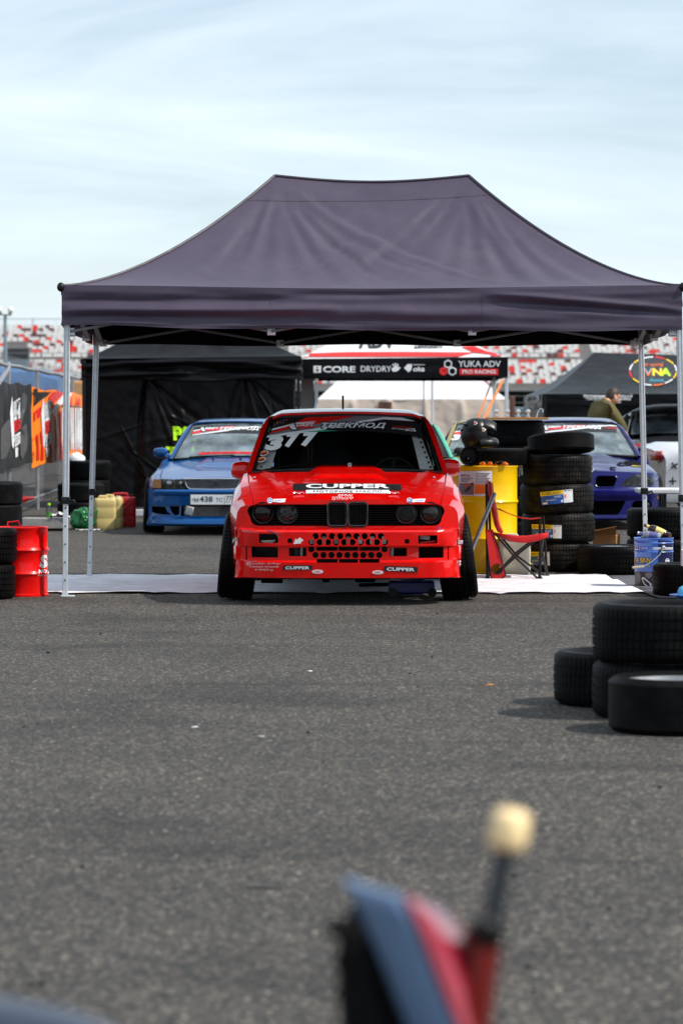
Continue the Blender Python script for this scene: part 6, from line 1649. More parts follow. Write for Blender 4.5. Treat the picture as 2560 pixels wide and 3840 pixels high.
# concrete foot with litter
cfp = MB(); cfp.box((0, 0, .066), (.62, .30, .13)); obj('concrete_block', cfp, 'concrete', bevel=.012, loc=(X_(183, 37.6), 37.7, 0), label='grey concrete fence block under the green capped bottle', cat='block')
cfp = MB(); cfp.box((0, 0, .025), (.26, .10, .05)); obj('broken_kerb', cfp, mat('concrete_pale', (.46, .45, .42, 1), .9, bump=.004, bs=40), bevel=.006, loc=(X_(122, 36.8), 36.8, 0), rot=(0, 0, .1), label='pale broken kerb stone before the concrete fence block', cat='stone')
cfp = MB(); cfp.box((0, 0, .015), (.20, .10, .03)); obj('dark_plank', cfp, 'matt_black', bevel=.004, loc=(X_(200, 36.9), 37.0, 0), label='short dark plank before the concrete fence block', cat='plank')
bt_ = thing('bottle', 'clear plastic bottle with lime cap on the concrete block', 'bottle', (X_(184, 37.65), 37.65, .131))
m = MB().lathe([(.0005, 0), (.034, 0), (.037, .006), (.037, .085), (.034, .10), (.015, .135), (.013, .15)], 20); obj('bottle_body', m, glass('pet', (.7, .74, .76), 1, .1), bt_, smooth=50)
m = MB().lathe([(.0375, .012), (.0375, .06)], 20); obj('bottle_label', m, mat('label_green', rgb(60, 140, 30), .5), bt_)
m = MB().lathe([(.0165, .148), (.0165, .172), (.0005, .173)], 14); obj('bottle_cap', m, 'print_green', bt_)
pp = MB(); pp.grid(lambda u, v: ((u - .5) * .24, (v - .5) * .14, .006 + .10 * max(0, .5 - abs(u - .42)) * (1 + .8 * nv(u * 5, v * 5)) + .03 * nv(u * 9, v * 9)), [i / 14 for i in range(15)], [j / 8 for j in range(9)])
obj('paper_scrap', pp, 'white_print', smooth=20, loc=(X_(228, 37.6), 37.6, .135), label='crumpled white paper on the concrete block behind the tent leg', cat='paper')
pp = MB(); pp.grid(lambda u, v: ((u - .5) * .28, (v - .5) * .12, .004 + .012 * (1 + nv(u * 6, v * 4))), [i / 14 for i in range(15)], [j / 6 for j in range(7)])
obj('paper_scrap', pp, 'white_print', smooth=20, loc=(X_(330, 37.0), 37.0, 0), label='flat white paper under the green bag', cat='paper')
cb_ = MB(); cb_.box((0, 0, .05), (.5, .12, .09)); obj('kerb_bar', cb_, 'white_paint', bevel=.012, loc=(X_(560, 41.5), 41.5, .02), label='white bar on the ground between jerrycan and blue sedan', cat='bar')

# ================================================================ ground sheets
def sheet(name, label, poly, z, m, seed, amp=.010):
    pts = [ground(*p) for p in poly]
    bm = flat([[(p.x, p.y) for p in pts]], .16)
    for v in bm.verts:
        x, y = v.co.x, v.co.z; v.co = Vector((x, y, z + amp * (1 + nv(x * 2.2 + seed, y * 2.2)) + amp * .5 * nv(x * 7, y * 7)))
    bm.verts.index_update(); mb = MB(); mb.add([v.co.copy() for v in bm.verts], [tuple(v.index for v in f.verts) for f in bm.faces]); bm.free()
    o = obj(name, mb, m, smooth=60, label=label, cat='sheet'); o.modifiers.new('thickness', 'SOLIDIFY').thickness = .003
    return o
fe = [(120 + k * 46, 2227 + 2.2 * nv(k * .7, 1) + (3 if k % 7 == 3 else 0)) for k in range(50)]; fe[-1] = (2412, 2226)
be = [(2268, 2163)] + [(2230 - k * 52, 2161 + 2.5 * nv(k * .6, 5)) for k in range(41)]
sheet('ground_sheet', 'white fabric sheet on the asphalt under the red car', fe + be, .004, 'white_cloth', 3)
sheet('dark_tarp', 'dark grey tarpaulin on the asphalt under the blue oil pail', [(2440, 2238), (2466, 2247), (2700, 2250), (2700, 2168), (2275, 2166), (2300, 2178), (2360, 2203), (2405, 2224)], .003, mat('tarp_grey', (.09, .09, .10, 1), .6, var=.2, bump=.004, bs=12), 8)

# ================================================================ folding chair, seen from its side
ch = thing('camping_chair', 'red folding camping chair with black frame before the yellow drum', 'chair', (X_(1930, 26.3), 26.25, 0))
def C5(u, v, dy=0):
    p = at(1640 + .357 * u, 1500 + .357 * v, 26.25 + dy); return Vector((p.x - ch.location.x, dy, p.z))
fr_ = MB(); BK = 'black_plastic'
def rod(name, pts, r_=.009): return obj(name, MB().tube(pts, r_, 8), BK, ch)
N_, F_ = -.20, .20
def gz(p): return Vector((p.x, p.y, max(.008, p.z)))
for dy in (N_, F_):
    k = 0 if dy == N_ else 34
    rod('back_post', [gz(C5(520, 1895, dy)), C5(515 + k, 1350, dy), C5(512 + k * .6, 880, dy)], .010)
    rod('front_post', [gz(C5(1075 + k * 2.2, 1895, dy)), C5(1072 + k, 1220, dy)], .010)
    rod('cross_leg', [gz(C5(1060 + k * 2.2, 1892, dy)), C5(800 + k, 1640, dy), C5(600 + k, 1400, dy)]); rod('cross_leg', [gz(C5(560 + k, 1888, dy)), C5(830 + k, 1600, dy), C5(1062 + k, 1420, dy)])
rod('cross_leg', [gz(C5(1060, 1892, N_)), C5(1110, 1410, F_)]); rod('cross_leg', [gz(C5(1150, 1880, F_)), C5(1062, 1410, N_)]); rod('cross_leg', [gz(C5(530, 1892, N_)), C5(560, 1410, F_)]); rod('cross_leg', [gz(C5(560, 1880, F_)), C5(520, 1410, N_)])
for u, dy in ((1075, N_), (1150, F_), (520, N_), (555, F_)):
    p = C5(u, 1895, dy); m = MB().lathe([(.0005, .0), (.020, .0), (.020, .012), (.012, .03)], 12, Matrix.Translation((p.x, p.y, .004))); obj('foot', m, BK, ch)
bk = MB(); bp_ = [C5(525, 875, 0), C5(540, 1000, 0), C5(575, 1180, 0), C5(605, 1320, 0), C5(640, 1395, 0)]
bk.loft([[p + Vector((.03 * math.sin(math.pi * (i / 8)), N_ + (F_ - N_) * i / 8, (.02 * (abs(i / 8 - .5) * 2) ** 2 if j == 0 else 0))) for i in range(9)] for j, p in enumerate(bp_)])
q = obj('backrest', bk, 'cloth_red', ch, smooth=60); q.modifiers.new('thickness', 'SOLIDIFY').thickness = .012
stp = MB(); sp_ = [C5(600, 1395, 0), C5(750, 1425, 0), C5(900, 1440, 0), C5(1050, 1420, 0), C5(1150, 1400, 0)]
stp.loft([[p + Vector((0, N_ + (F_ - N_) * i / 8, -.045 * math.sin(math.pi * i / 8) * (1 if 0 < j < 4 else .4))) for i in range(9)] for j, p in enumerate(sp_)])
q = obj('seat', stp, 'cloth_red', ch, smooth=60); q.modifiers.new('thickness', 'SOLIDIFY').thickness = .004
fl = MB(); fl.loft([[C5(u, v0 + (v1 - v0) * k / 3, N_ - .012) for k in range(4)] for u, v0, v1 in ((600, 1390, 1405), (750, 1415, 1450), (850, 1425, 1500), (950, 1425, 1500), (1080, 1405, 1470), (1165, 1390, 1440))]); q = obj('seat_flap', fl, 'cloth_red', ch, smooth=60); q.modifiers.new('thickness', 'SOLIDIFY').thickness = .006
for dy in (N_, F_):
    m = MB(); ap = [C5(620 + (20 if dy > 0 else 0), 1135, dy), C5(750, 1190, dy), C5(870, 1232, dy), C5(980, 1245, dy), C5(1080, 1232, dy)]
    m.loft([[p + Vector((0, -.03, 0)), p + Vector((0, .03, 0)), p + Vector((0, .03, -.008)), p + Vector((0, -.03, -.008))] for p in ap], True, True); obj('armrest', m, 'cloth_red', ch, smooth=40)
pk_ = [(C5(u, v).x, C5(u, v).z) for u, v in ((490, 1350), (560, 1352), (640, 1600), (700, 1830), (660, 1895), (550, 1892), (515, 1600))]
cc = C5(607, 1757); hole = circ(cc.x, cc.z, .045, 20, .043)
q = obj('side_pocket', plate([pk_, hole], lambda x, z: Vector((x, N_ - .03 - .015 * math.sin(9 * z), max(z, .01))), .01, .08), 'cloth_red', ch, smooth=60)
m = MB().tube([(x, N_ - .037, z) for x, z in circ(cc.x, cc.z, .046, 24, .044)], .006, 8, closed=True); obj('cup_ring', m, BK, q)
m = MB().tube([(x, N_ - .035 - .015 * math.sin(9 * z), max(z, .01)) for x, z in pk_], .004, 6, closed=True); obj('pocket_trim', m, BK, q)
# pipe leaning on the drum
a, b = at(1853, 1852, 26.0), at(1768, 2062, 25.55); dv = (b - a); b2 = a + dv * ((.02 - a.z) / dv.z)
obj('steel_pipe', MB().tube([a, b2], .017, 12), mat('pipe_grey', (.34, .35, .37, 1), .4, metal=.6, var=.2, vs=30), label='grey steel pipe leaning on the red camping chair', cat='pipe')

# ================================================================ oil pail with bottles
pl = thing('oil_pail', 'blue oil pail full of empty bottles on the dark tarpaulin', 'pail', (X_(2449, 25.0), 24.98, 0))
m = MB().lathe([(.0005, .01), (.140, .01), (.143, 0), (.146, .006), (.149, .20), (.150, .275), (.155, .282), (.150, .290), (.151, .345), (.156, .352), (.151, .360), (.153, .383), (.158, .388), (.153, .391), (.149, .385), (.147, .25), (.0005, .245)], 48)
psh = obj('shell', m, mat('pail_blue', rgb(74, 116, 200), .32, coat=.3, var=.06), pl, smooth=40)
pv = worldbvh([psh])
stick('print_panel', [[(2466, 2026), (2519, 2028), (2518, 2143), (2466, 2143)]], pv, mat('print_navy', rgb(12, 18, 66), .35), psh, .002, 8)
stick('print_panel', [[(2378, 2143), (2448, 2145), (2519, 2143), (2518, 2206), (2448, 2210), (2380, 2206)]], pv, mat('print_dark', rgb(30, 26, 34), .35), psh, .002, 8)
letters('ATF SP-IV', 2360, 2443, 2091, 2113, pv, PB, psh, .003, 8, bold=.06, shear=.08)
letters('ATF SP-IV', 2361, 2441, 2093, 2111, pv, MATS['print_yellow'], psh, .004, 8, bold=.02, shear=.08)
letters('FOR DUAL CLUTCH (6S)', 2362, 2434, 2117, 2126, pv, MATS['print_yellow'], psh, .003, 8, bold=.01, shear=.08)
letters('순정부품', 2402, 2427, 2052, 2060, pv, WP, psh, .003, 8)
stick('label_print', [circ(2385, 2049, 5, 14), circ(2385, 2049, 3.6, 14)], pv, WP, psh, .003, 8); stick('label_print', [rrect(2379, 2391, 2058, 2062, .6, 2)], pv, WP, psh, .003, 8); stick('label_print', [rrect(2396.5, 2397.5, 2048, 2064, .3, 2)], pv, WP, psh, .003, 8)
stick('label_print', [rrect(2446, 2519, 2053, 2057, .6, 2)], pv, WP, psh, .004, 8); stick('label_print', [rrect(2446, 2519, 2060, 2061.5, .4, 2)], pv, WP, psh, .004, 8)
stick('label_print', [circ(2499, 2103, 7.5, 18, 9), circ(2499, 2103, 5, 18, 6.5)], pv, WP, psh, .004, 8); stick('label_print', [rrect(2493, 2505, 2101, 2105, .5, 2)], pv, WP, psh, .005, 8)
stick('label_print', [[(2404, 2168), (2412, 2164), (2440, 2188), (2441, 2200), (2432, 2204), (2414, 2192)], [(2408, 2172), (2412, 2170), (2434, 2188), (2436, 2197), (2430, 2199), (2416, 2188)]], pv, WP, psh, .004, 8)
stick('label_print', [[(2386, 2148), (2396, 2146), (2402, 2160), (2400, 2180), (2392, 2196), (2384, 2190)]], pv, MATS['print_grey'], psh, .004, 8)
stick('label_print', [[(2418, 2148), (2440, 2146), (2444, 2158), (2432, 2170), (2420, 2164)]], pv, MATS['print_grey'], psh, .004, 8)
hp = at(2486, 2052, 24.83) - Vector(pl.location); m = MB().lathe([(.0005, .014), (.010, .012), (.014, 0)], 14, Matrix.Translation((hp.x, hp.y, hp.z)) @ Matrix.Rotation(R(90), 4, 'X'))
obj('handle_boss', m, 'aluminium', pl)
wq = [at(2486, 2056, 24.82), at(2472, 2080, 24.815), at(2440, 2108, 24.80), at(2412, 2124, 24.81), at(2375, 2128, 24.84)]; obj('wire_handle', MB().tube([p - Vector(pl.location) for p in wq], .0035, 6), 'chrome', pl)
obj('handle_grip', MB().tube([wq[3] - Vector(pl.location) + Vector((0, -.004, 0)), wq[4] - Vector(pl.location) + Vector((-.01, -.004, 0))], .009, 8), 'plastic_white', pl)
def bottle(lb, a, b, mt, lab, cat='bottle'):
    a, b = Vector(a), Vector(b); L_ = (b - a).length; M = Matrix.Translation(a) @ (b - a).to_track_quat('Z', 'Y').to_matrix().to_4x4()
    e = thing('bottle', lb, cat, a, group='bottles in the oil pail'); T_ = Matrix.Translation(-a)
    m = MB().lathe([(.0005, 0), (.028, 0), (.031, .01), (.031, L_ * .55), (.026, L_ * .66), (.013, L_ * .78), (.012, L_ * .97), (.014, L_ * .98), (.013, L_), (.0005, L_)], 20, T_ @ M); obj('bottle_body', m, mt, e, smooth=50)
    if lab:
        m = MB().lathe([(.0316, L_ * .14), (.0316, L_ * .5)], 20, T_ @ M); obj('bottle_label', m, lab, e); m = MB().lathe([(.0150, L_ * .78), (.0138, L_ * .9)], 16, T_ @ M); obj('neck_label', m, lab, e)
    return e
mat('glass_brown', (.035, .014, .006, 1), .12, coat=.8)
mat('glass_olive', (.05, .10, .03, 1), .12, coat=.8)
mat('bottle_clear', (.30, .33, .38, 1), .15, coat=.8)
mat('label_cream', rgb(222, 200, 110), .5)
mat('label_lilac', rgb(90, 92, 150), .5)
b0 = at(2495, 2005, 24.95); b1 = at(2413, 1968, 24.95)
bottle('brown beer bottle sticking up highest out of the blue pail', b0, b1, 'glass_brown', 'label_cream')
bottle('clear bottle with lilac label lying across the blue pail rim', at(2475, 2014, 24.88), at(2388, 1998, 24.9), 'bottle_clear', 'label_lilac')
bottle('green bottle end lying lowest on the blue pail', at(2440, 2021, 24.93), at(2404, 2016, 25.02), 'glass_olive', None)
bottle('dark bottle lying at the right rim of the blue pail', at(2512, 2012, 24.98), at(2462, 2008, 25.03), 'glass_brown', None)
# cardboard box
bx_ = thing('cardboard_box', 'open brown cardboard box behind the flat wheel', 'box', (X_(2272, 28.2), 28.2, 0), R(-14))
m = MB(); m.box((0, 0, .145), (.21, .20, .29)); obj('carton', m, 'cardboard', bx_, bevel=.003)
for s in (-1, 1):
    m = MB(); m.add([(-.10, s * .10, .29), (.10, s * .10, .29), (.12, s * .19, .33 - .04 * s), (-.12, s * .19, .32)], [(0, 1, 2, 3)]); q = obj('flap', m, 'cardboard', bx_, smooth=0); q.modifiers.new('thickness', 'SOLIDIFY').thickness = .004
cbv = worldbvh([c for c in bx_.children if c.name.startswith('carton')]); 
stick('box_print', [circ(2271, 2046, 9, 18, 6), circ(2271, 2046, 7, 18, 4.5)], cbv, MATS['print_black'], bx_, .003, 10); stick('box_print', [rrect(2258, 2284, 2045, 2048, .5, 2)], cbv, MATS['print_black'], bx_, .003, 10)
# folding table
ft = thing('folding_table', 'white plastic folding table with blue cloth at the right edge', 'table', (X_(2520, 29.2) + .35, 29.4, 0))
zt_ = at(2480, 1836, 29.0).z
m = MB(); m.box((0, 0, zt_ - .02), (1.3, .6, .045)); obj('table_top', m, mat('plastic_table', (.62, .62, .63, 1), .45), ft, bevel=.012)
for sx in (-.42, .5):
    for sy in (-.24, .24): m = MB().tube([(sx, sy, 0), (sx, sy * .9, zt_ - .04)], .014, 8); obj('leg', m, BK, ft)
m = MB(); m.grid(lambda u, v: (-.10 + .4 * u, -.32 + .3 * v - .0, zt_ + .012 + .035 * (1 + nv(u * 5, v * 5)) * math.sin(math.pi * u) ** .5), [i / 16 for i in range(17)], [j / 10 for j in range(11)]); obj('blue_cloth', m, mat('cloth_blue', rgb(90, 160, 215), .75, var=.1), smooth=50, loc=ft.location, label='light blue patterned cloth lying on the white folding table', cat='cloth')
# blue basin at right edge
bs_ = thing('blue_basin', 'blue plastic basin holding a bottle behind the foreground tyres', 'basin', (X_(2610, 22.3), 22.3, 0))
m = MB().lathe([(.0005, .01), (.10, .01), (.105, 0), (.12, .06), (.15, .085), (.185, .09), (.188, .096), (.15, .094), (.11, .07), (.0005, .03)], 36); obj('bowl', m, mat('basin_blue', rgb(10, 84, 170), .35), bs_, smooth=50)
m = MB().lathe([(.0005, .03), (.06, .03), (.062, .12), (.05, .145), (.02, .16), (.0005, .165)], 24, Matrix.Translation((-.07, 0, 0))); obj('jug', m, mat('jug_blue', rgb(80, 180, 220), .3), smooth=50, loc=bs_.location, label='light blue bottle standing in the blue basin', cat='bottle')
m = MB(); m.box((0, 0, .06), (.2, .12, .12)); obj('white_carton', m, 'white_print', bevel=.003, loc=(X_(2600, 23.45), 23.35, .2455), label='small white carton on the tyre at the right tent leg', cat='carton')
m = MB(); m.tube([(0, 0, .015), (.12, 0, .02), (.2, .03, .015)], .012, 8); obj('red_rope', m, 'print_red', loc=(X_(2535, 21.9), 21.95, 0), label='short piece of red rope on the asphalt below the blue basin', cat='rope')
# trolley jack below the red car
tj = thing('trolley_jack', 'blue trolley jack under the red race car', 'jack', (.55, 23.75, .0))
m = MB(); m.box((-.03, 0, .07), (.34, .20, .09)); obj('frame', m, mat('jack_blue', rgb(16, 40, 140), .35, coat=.4), tj, bevel=.012)
m = MB().beam((-.12, -.02, .09), (.12, .02, .17), .06, .05); m.lathe([(.0005, .18), (.04, .18), (.045, .165), (.03, .15)], 16, Matrix.Translation((.12, .02, 0))); obj('lift_arm', m, 'jack_blue', tj)
for sx in (-.17, .12):
    for sy in (-.11, .11): m = MB().lathe([(.0005, -.015), (.032, -.015), (.034, 0), (.032, .015), (.0005, .015)], 16, Matrix.Translation((sx, sy, .036)) @ Matrix.Rotation(R(90), 4, 'X')); obj('wheel', m, BK, tj)
m = MB().tube([(-.18, 0, .09), (-.42, -.02, .085)], .014, 8); obj('lever', m, BK, tj)

# ================================================================ mesh fence with banners at left
def fx(d): return -4.15 - .024 * (d - 40)
fn_ = thing('mesh_fence', 'grey steel mesh fence carrying banners at the left', 'fence', (-4.2, 40, 0))
FO = Vector((-4.2, 40, 0))
posts = [35.2, 40.0, 45.0, 53.2, 58.5]
HT = 1.96
for d in posts:
    m = MB().tube([Vector((fx(d), d, 0)) - FO, Vector((fx(d), d, HT + .02)) - FO], .028, 10); obj('post', m, 'steel_grey', fn_)
for z in (HT, .18):
    m = MB().tube([Vector((fx(d), d, z + .008 * math.sin(d * 1.7))) - FO for d in np.linspace(35.2, 58.5, 22)], .026 if z > 1 else .02, 8); obj('rail', m, 'steel_grey', fn_)
m = MB().tube([Vector((fx(35.2) + .02, 35.2, 1.72)) - FO, Vector((fx(38) + .03, 38, 1.70)) - FO, Vector((fx(39.6) + .02, 39.6, 1.9)) - FO, Vector((fx(40), 40, 1.98)) - FO], .03, 8); obj('brace', m, 'steel_grey', fn_)
wr = MB(); d = 35.2
while d < 58.5:
    wr.tube([Vector((fx(d) + .004, d, .1)) - FO, Vector((fx(d) + .004, d, HT + .12)) - FO], .0014, 4, caps=False); d += .11
for z in np.arange(.2, HT, .22): wr.tube([Vector((fx(d), d, z)) - FO for d in (35.2, 58.5)], .0022, 4, caps=False)
obj('wire_mesh', wr, 'steel_grey', fn_, smooth=0, kind='stuff')
def banner(name, label, d0, d1, z0, z1, m, seed):
    e = thing(name, label, 'banner', (fx((d0 + d1) / 2) + .05, (d0 + d1) / 2, 0)); o_ = Vector(e.location)
    def f_(u, v):
        d = d0 + (d1 - d0) * u; sag = .05 * math.sin(math.pi * ((u * 3) % 1)) ** 2
        zt_ = z1(u) - sag * .6; zb_ = z0(u) + .5 * sag
        q = .035 * nv(d * 2.2 + seed, v * 1.5) + .018 * nv(d * 6 + seed, v * 3)
        return Vector((fx(d) + .05 + q * min(1, v * 6 + .2), d, zt_ + (zb_ - zt_) * v)) - o_
    b = obj('cloth', MB().grid(f_, [i / 90 for i in range(91)], [j / 24 for j in range(25)]), m, e, smooth=60)
    return e, b
mat('banner_black', (.020, .020, .022, 1), .5, var=.2, vs=2, bump=.01, bs=3)
mat('banner_orange', rgb(255, 132, 22), .55, var=.06, vs=2)
ba, bac = banner('event_banner', 'black and grey event banner on the mesh fence, nearest the camera', 36.0, 43.2, lambda u: .62 + .07 * u, lambda u: 1.74 + .02 * u, 'banner_black', 3)
bo, boc = banner('event_banner', 'orange and red event banner on the mesh fence beside the black tent', 43.3, 57.0, lambda u: .62, lambda u: 1.72 - .02 * u, 'banner_orange', 8)
mat('banner_grey', (.085, .080, .085, 1), .5, var=.1)
v1, v2 = worldbvh([bac]), worldbvh([boc])
def S2(u, v): return (.3316 * u, 1140 + .3316 * v)
def ban(pts, m, bv, par, off, st=14): return stick('banner_print', [[S2(*p) for p in pts]], bv, MATS[m], par, off, st)
ban([(0, 1430), (60, 1330), (110, 1300), (115, 1600), (60, 1740), (20, 1760), (0, 1760)], 'banner_grey', v1, bac, .012)
ban([(210, 1120), (255, 990), (300, 1040), (290, 1180), (250, 1300), (225, 1440), (215, 1300)], 'banner_grey', v1, bac, .012)
ban([(215, 1520), (240, 1400), (290, 1350), (310, 1500), (300, 1640), (250, 1760), (225, 1720)], 'banner_grey', v1, bac, .012)
def logo(x, y, k, bv, par, w=1.0, h=1.0):
    def t(pts): return [(x + a * w, y + b * h) for a, b in pts]
    for pts, m, o in ((t([(22, 0), (30, 60), (38, 200), (48, 480), (40, 600), (22, 560), (12, 380), (0, 190)]), 'white_print', .016), (t([(36, 70), (112, 18), (114, 250), (46, 280)]), 'white_print', .016),
                      (t([(38, 290), (114, 255), (116, 372), (46, 420)]), 'print_red', .018), (t([(50, 440), (114, 405), (116, 530), (54, 580)]), 'white_print', .016), (t([(56, 590), (90, 575), (88, 680), (62, 700)]), 'white_print', .016)):
        ban(pts, m, bv, par, o)
    for a, b, c, d, s in ((40, 110, 60, 240, 'DRIFT'), (52, 112, 300, 385, 'EXPO'), (56, 112, 450, 540, 'DRIFT')):
        p0, p1 = S2(x + a * w, y + c * h), S2(x + b * w, y + d * h); letters(s, p0[0], p1[0], p0[1], p1[1], bv, PB, par, .022, 12, bold=-.02, slope=-.25)
logo(104, 1040, 1, v1, bac); 
ban([(335, 960), (480, 950), (590, 970), (545, 1030), (440, 1100), (340, 1200), (330, 1100)], 'print_black', v2, boc, .010)
ban([(545, 1050), (610, 968), (715, 975), (715, 1010), (560, 1165), (555, 1085)], 'print_red', v2, boc, .013); ban([(335, 1255), (455, 1160), (458, 1260), (335, 1370)], 'print_red', v2, boc, .013)
ban([(556, 1220), (715, 1010), (835, 985), (840, 1000), (715, 1110), (560, 1265)], 'white_print', v2, boc, .016)
for x in (345, 400, 450, 560, 620, 668):
    y = interp([(330, 1560), (720, 1180)], x); ban([(x, y), (x + 22, y - 25), (x + 30, 1500), (x + 40, 1760), (x + 8, 1765), (x + 14, 1600)], 'print_red', v2, boc, .013)
for x in (790, 850, 880): ban([(x, 1120), (x + 16, 1040), (x + 24, 1140), (x + 4, 1150)], 'print_red', v2, boc, .013)
logo(458, 1062, 1, v2, boc, .95, .96)
ban([(690, 1140), (915, 1160), (915, 1175), (690, 1160)], 'print_black', v2, boc, .016); ban([(685, 1665), (720, 1670), (715, 1710), (685, 1705)], 'print_black', v2, boc, .016)
for x in (695, 722, 748, 790, 812, 842, 868, 890, 905): ban([(x, 1172), (x + 13, 1174), (x + 16, 1640), (x + 6, 1660), (x - 3, 1500)], 'white_print', v2, boc, .018); ban([(x + 15, 1180), (x + 19, 1180), (x + 22, 1620), (x + 18, 1620)], 'print_black', v2, boc, .018)
# truck tarpaulins beyond the fence
tk = thing('blue_trailer', 'blue tarpaulin covered trailer beyond the mesh fence', 'trailer', (X_(60, 66), 66, 0))
zt_ = at(100, 1378, 66).z
prf = [(-1.2, .7), (-1.2, zt_ - .35), (-1.12, zt_ - .12), (-.9, zt_ - .02), (0, zt_), (.9, zt_ - .02), (1.12, zt_ - .12), (1.2, zt_ - .35), (1.2, .7)]
m = MB(); ww_ = []
for i in range(40):
    x = -4.6 + (at(238, 1400, 66).x - tk.location.x + 4.6) * i / 39; k = 1 - .10 * sstep(.9, 1, i / 39)
    ww_.append([(x + .02 * nv(i * .7, j), y, .7 + (z - .7) * k + .03 * nv(i * .5, j * .9)) for j, (y, z) in enumerate(prf)])
m.loft(ww_, False, True); obj('tarpaulin', m, mat('tarp_blue', rgb(62, 108, 160), .45, var=.15, vs=2, bump=.02, bs=4), tk, smooth=45)
m = MB(); m.box((-2, 0, .62), (5, 2.2, .14)); obj('chassis', m, 'matt_black', tk, smooth=0)
for x in (-3.4, -.6): 
    for y in (-1.0, 1.0): m = MB().lathe([(.0005, -.1), (.3, -.1), (.36, -.06), (.36, .06), (.3, .1), (.0005, .1)], 24, Matrix.Translation((x, y, .36)) @ Matrix.Rotation(R(90), 4, 'X')); obj('wheel', m, 'rubber', tk)
m = MB(); a = at(276, 1430, 70); b = at(330, 1430, 70); m.box(((b.x - a.x) / 2, 0, a.z / 2), (b.x - a.x, 1.2, a.z)); obj('orange_cabin', m, mat('orange_paint', rgb(226, 146, 26), .5), bevel=.05, loc=(a.x, 70, 0), label='orange box cabin beyond the fence beside the black tent', cat='cabin')
# dark box added to darken the view through the fence, and a funnel
dk = MB(); dk.box((0, 0, .55), (2.0, 20, .9)); dk.box((0, -2, 1.12), (1.8, 12, .3)); dkt = obj('added_dark_box', dk, 'graphite_paint', bevel=.06, loc=(-6.4, 49, 0), label='long dark low box added behind the mesh fence', cat='trailer')
rc_ = MB().lathe([(.06, 0), (.06, .01), (.04, .015), (.015, .15), (.01, .155), (.0005, .155)], 20, Matrix.Rotation(R(80), 4, 'Y')); obj('red_funnel', rc_, 'plastic_red', loc=(X_(86, 41.5), 41.5, .24), label='small red funnel lying behind the mesh fence', cat='funnel')

# ================================================================ the man in the olive shirt
MP = Vector((X_(2232, 45.2), 45.2, 0))
mn = thing('person', 'man in an olive green shirt looking down beside the dark hatchback', 'person', MP, R(28))
def skin_mesh(nodes, edges, name, m, parent, sub=2):
    me = bpy.data.meshes.new(name); me.from_pydata([n_[0] for n_ in nodes], edges, [])
    o = bpy.data.objects.new(name, me); COL.objects.link(o); o.parent = parent; me.materials.append(MATS[m])
    sk_ = o.modifiers.new('skin', 'SKIN'); sk_.use_smooth_shade = True
    for i, n_ in enumerate(nodes): me.skin_vertices[0].data[i].radius = n_[1] if isinstance(n_[1], tuple) else (n_[1], n_[1])
    me.skin_vertices[0].data[0].use_root = True
    sb2 = o.modifiers.new('subdivision', 'SUBSURF'); sb2.levels = sub; sb2.render_levels = sub
    return o
# facing +x, bending forward; arms reach to the right
body = [((0, 0, .92), .13), ((.03, 0, 1.10), .12), ((.08, 0, 1.38), .13), ((.14, 0, 1.50), .075), ((.20, 0, 1.535), .058), ((.245, 0, 1.56), .062),
        ((.11, -.18, 1.46), .06), ((.24, -.23, 1.23), .050), ((.40, -.18, 1.02), .040), ((.47, -.16, .94), .026), ((.52, -.15, .90), .022),
        ((.11, .18, 1.46), .06), ((.24, .23, 1.23), .050), ((.42, .17, 1.04), .040), ((.50, .15, .97), .026), ((.55, .14, .93), .022),
        ((0, -.10, .84), .10), ((.02, -.11, .48), .065), ((-.02, -.11, .09), .045), ((.11, -.11, .04), .035), ((0, .10, .84), .10), ((.02, .11, .48), .065), ((-.02, .11, .09), .045), ((.11, .11, .04), .035)]
be_ = [(0, 1), (1, 2), (2, 3), (3, 4), (4, 5), (2, 6), (6, 7), (7, 8), (8, 9), (9, 10), (2, 11), (11, 12), (12, 13), (13, 14), (14, 15), (0, 16), (16, 17), (17, 18), (18, 19), (0, 20), (20, 21), (21, 22), (22, 23)]
for hx_, hy_, s in ((.52, -.15, -1), (.55, .14, 1)):
    base_i = 10 if s < 0 else 15
    for k in range(5):
        a_ = Vector((hx_ + .02, hy_ + (k - 2) * .017, .90 if s < 0 else .93)); ln = (.045, .075, .082, .076, .06)[k]
        if k == 0: a_ = Vector((hx_ - .02, hy_ - s * .035, .905 if s < 0 else .935))
        i0 = len(body); body += [(tuple(a_), .010), (tuple(a_ + Vector((ln * .5, 0, -ln * .25))), .009), (tuple(a_ + Vector((ln * .8, 0, -ln * .7))), .008)]; be_ += [(base_i, i0), (i0, i0 + 1), (i0 + 1, i0 + 2)]
skin_mesh(body, be_, 'body', 'skin', mn)
shirt = [((0, 0, .86), (.175, .145)), ((.015, 0, 1.02), (.175, .15)), ((.04, 0, 1.26), (.20, .18)), ((.075, 0, 1.42), (.16, .15)), ((.13, 0, 1.505), (.085, .09)), ((.10, -.175, 1.435), .105), ((.215, -.24, 1.24), .095), ((.29, -.235, 1.15), .080), ((.335, -.22, 1.10), .070),
         ((.10, .175, 1.435), .105), ((.215, .24, 1.24), .095), ((.29, .235, 1.15), .080), ((.335, .22, 1.10), .070)]
skin_mesh(shirt, [(0, 1), (1, 2), (2, 3), (3, 4), (3, 5), (5, 6), (6, 7), (7, 8), (3, 9), (9, 10), (10, 11), (11, 12)], 'shirt', 'olive_cloth', mn)
skin_mesh([((0, 0, .90), (.155, .14)), ((0, -.10, .82), .115), ((.02, -.11, .48), .085), ((-.02, -.11, .09), .07), ((0, .10, .82), .115), ((.02, .11, .48), .085), ((-.02, .11, .09), .07)], [(0, 1), (1, 2), (2, 3), (0, 4), (4, 5), (5, 6)], 'trousers', 'denim', mn)
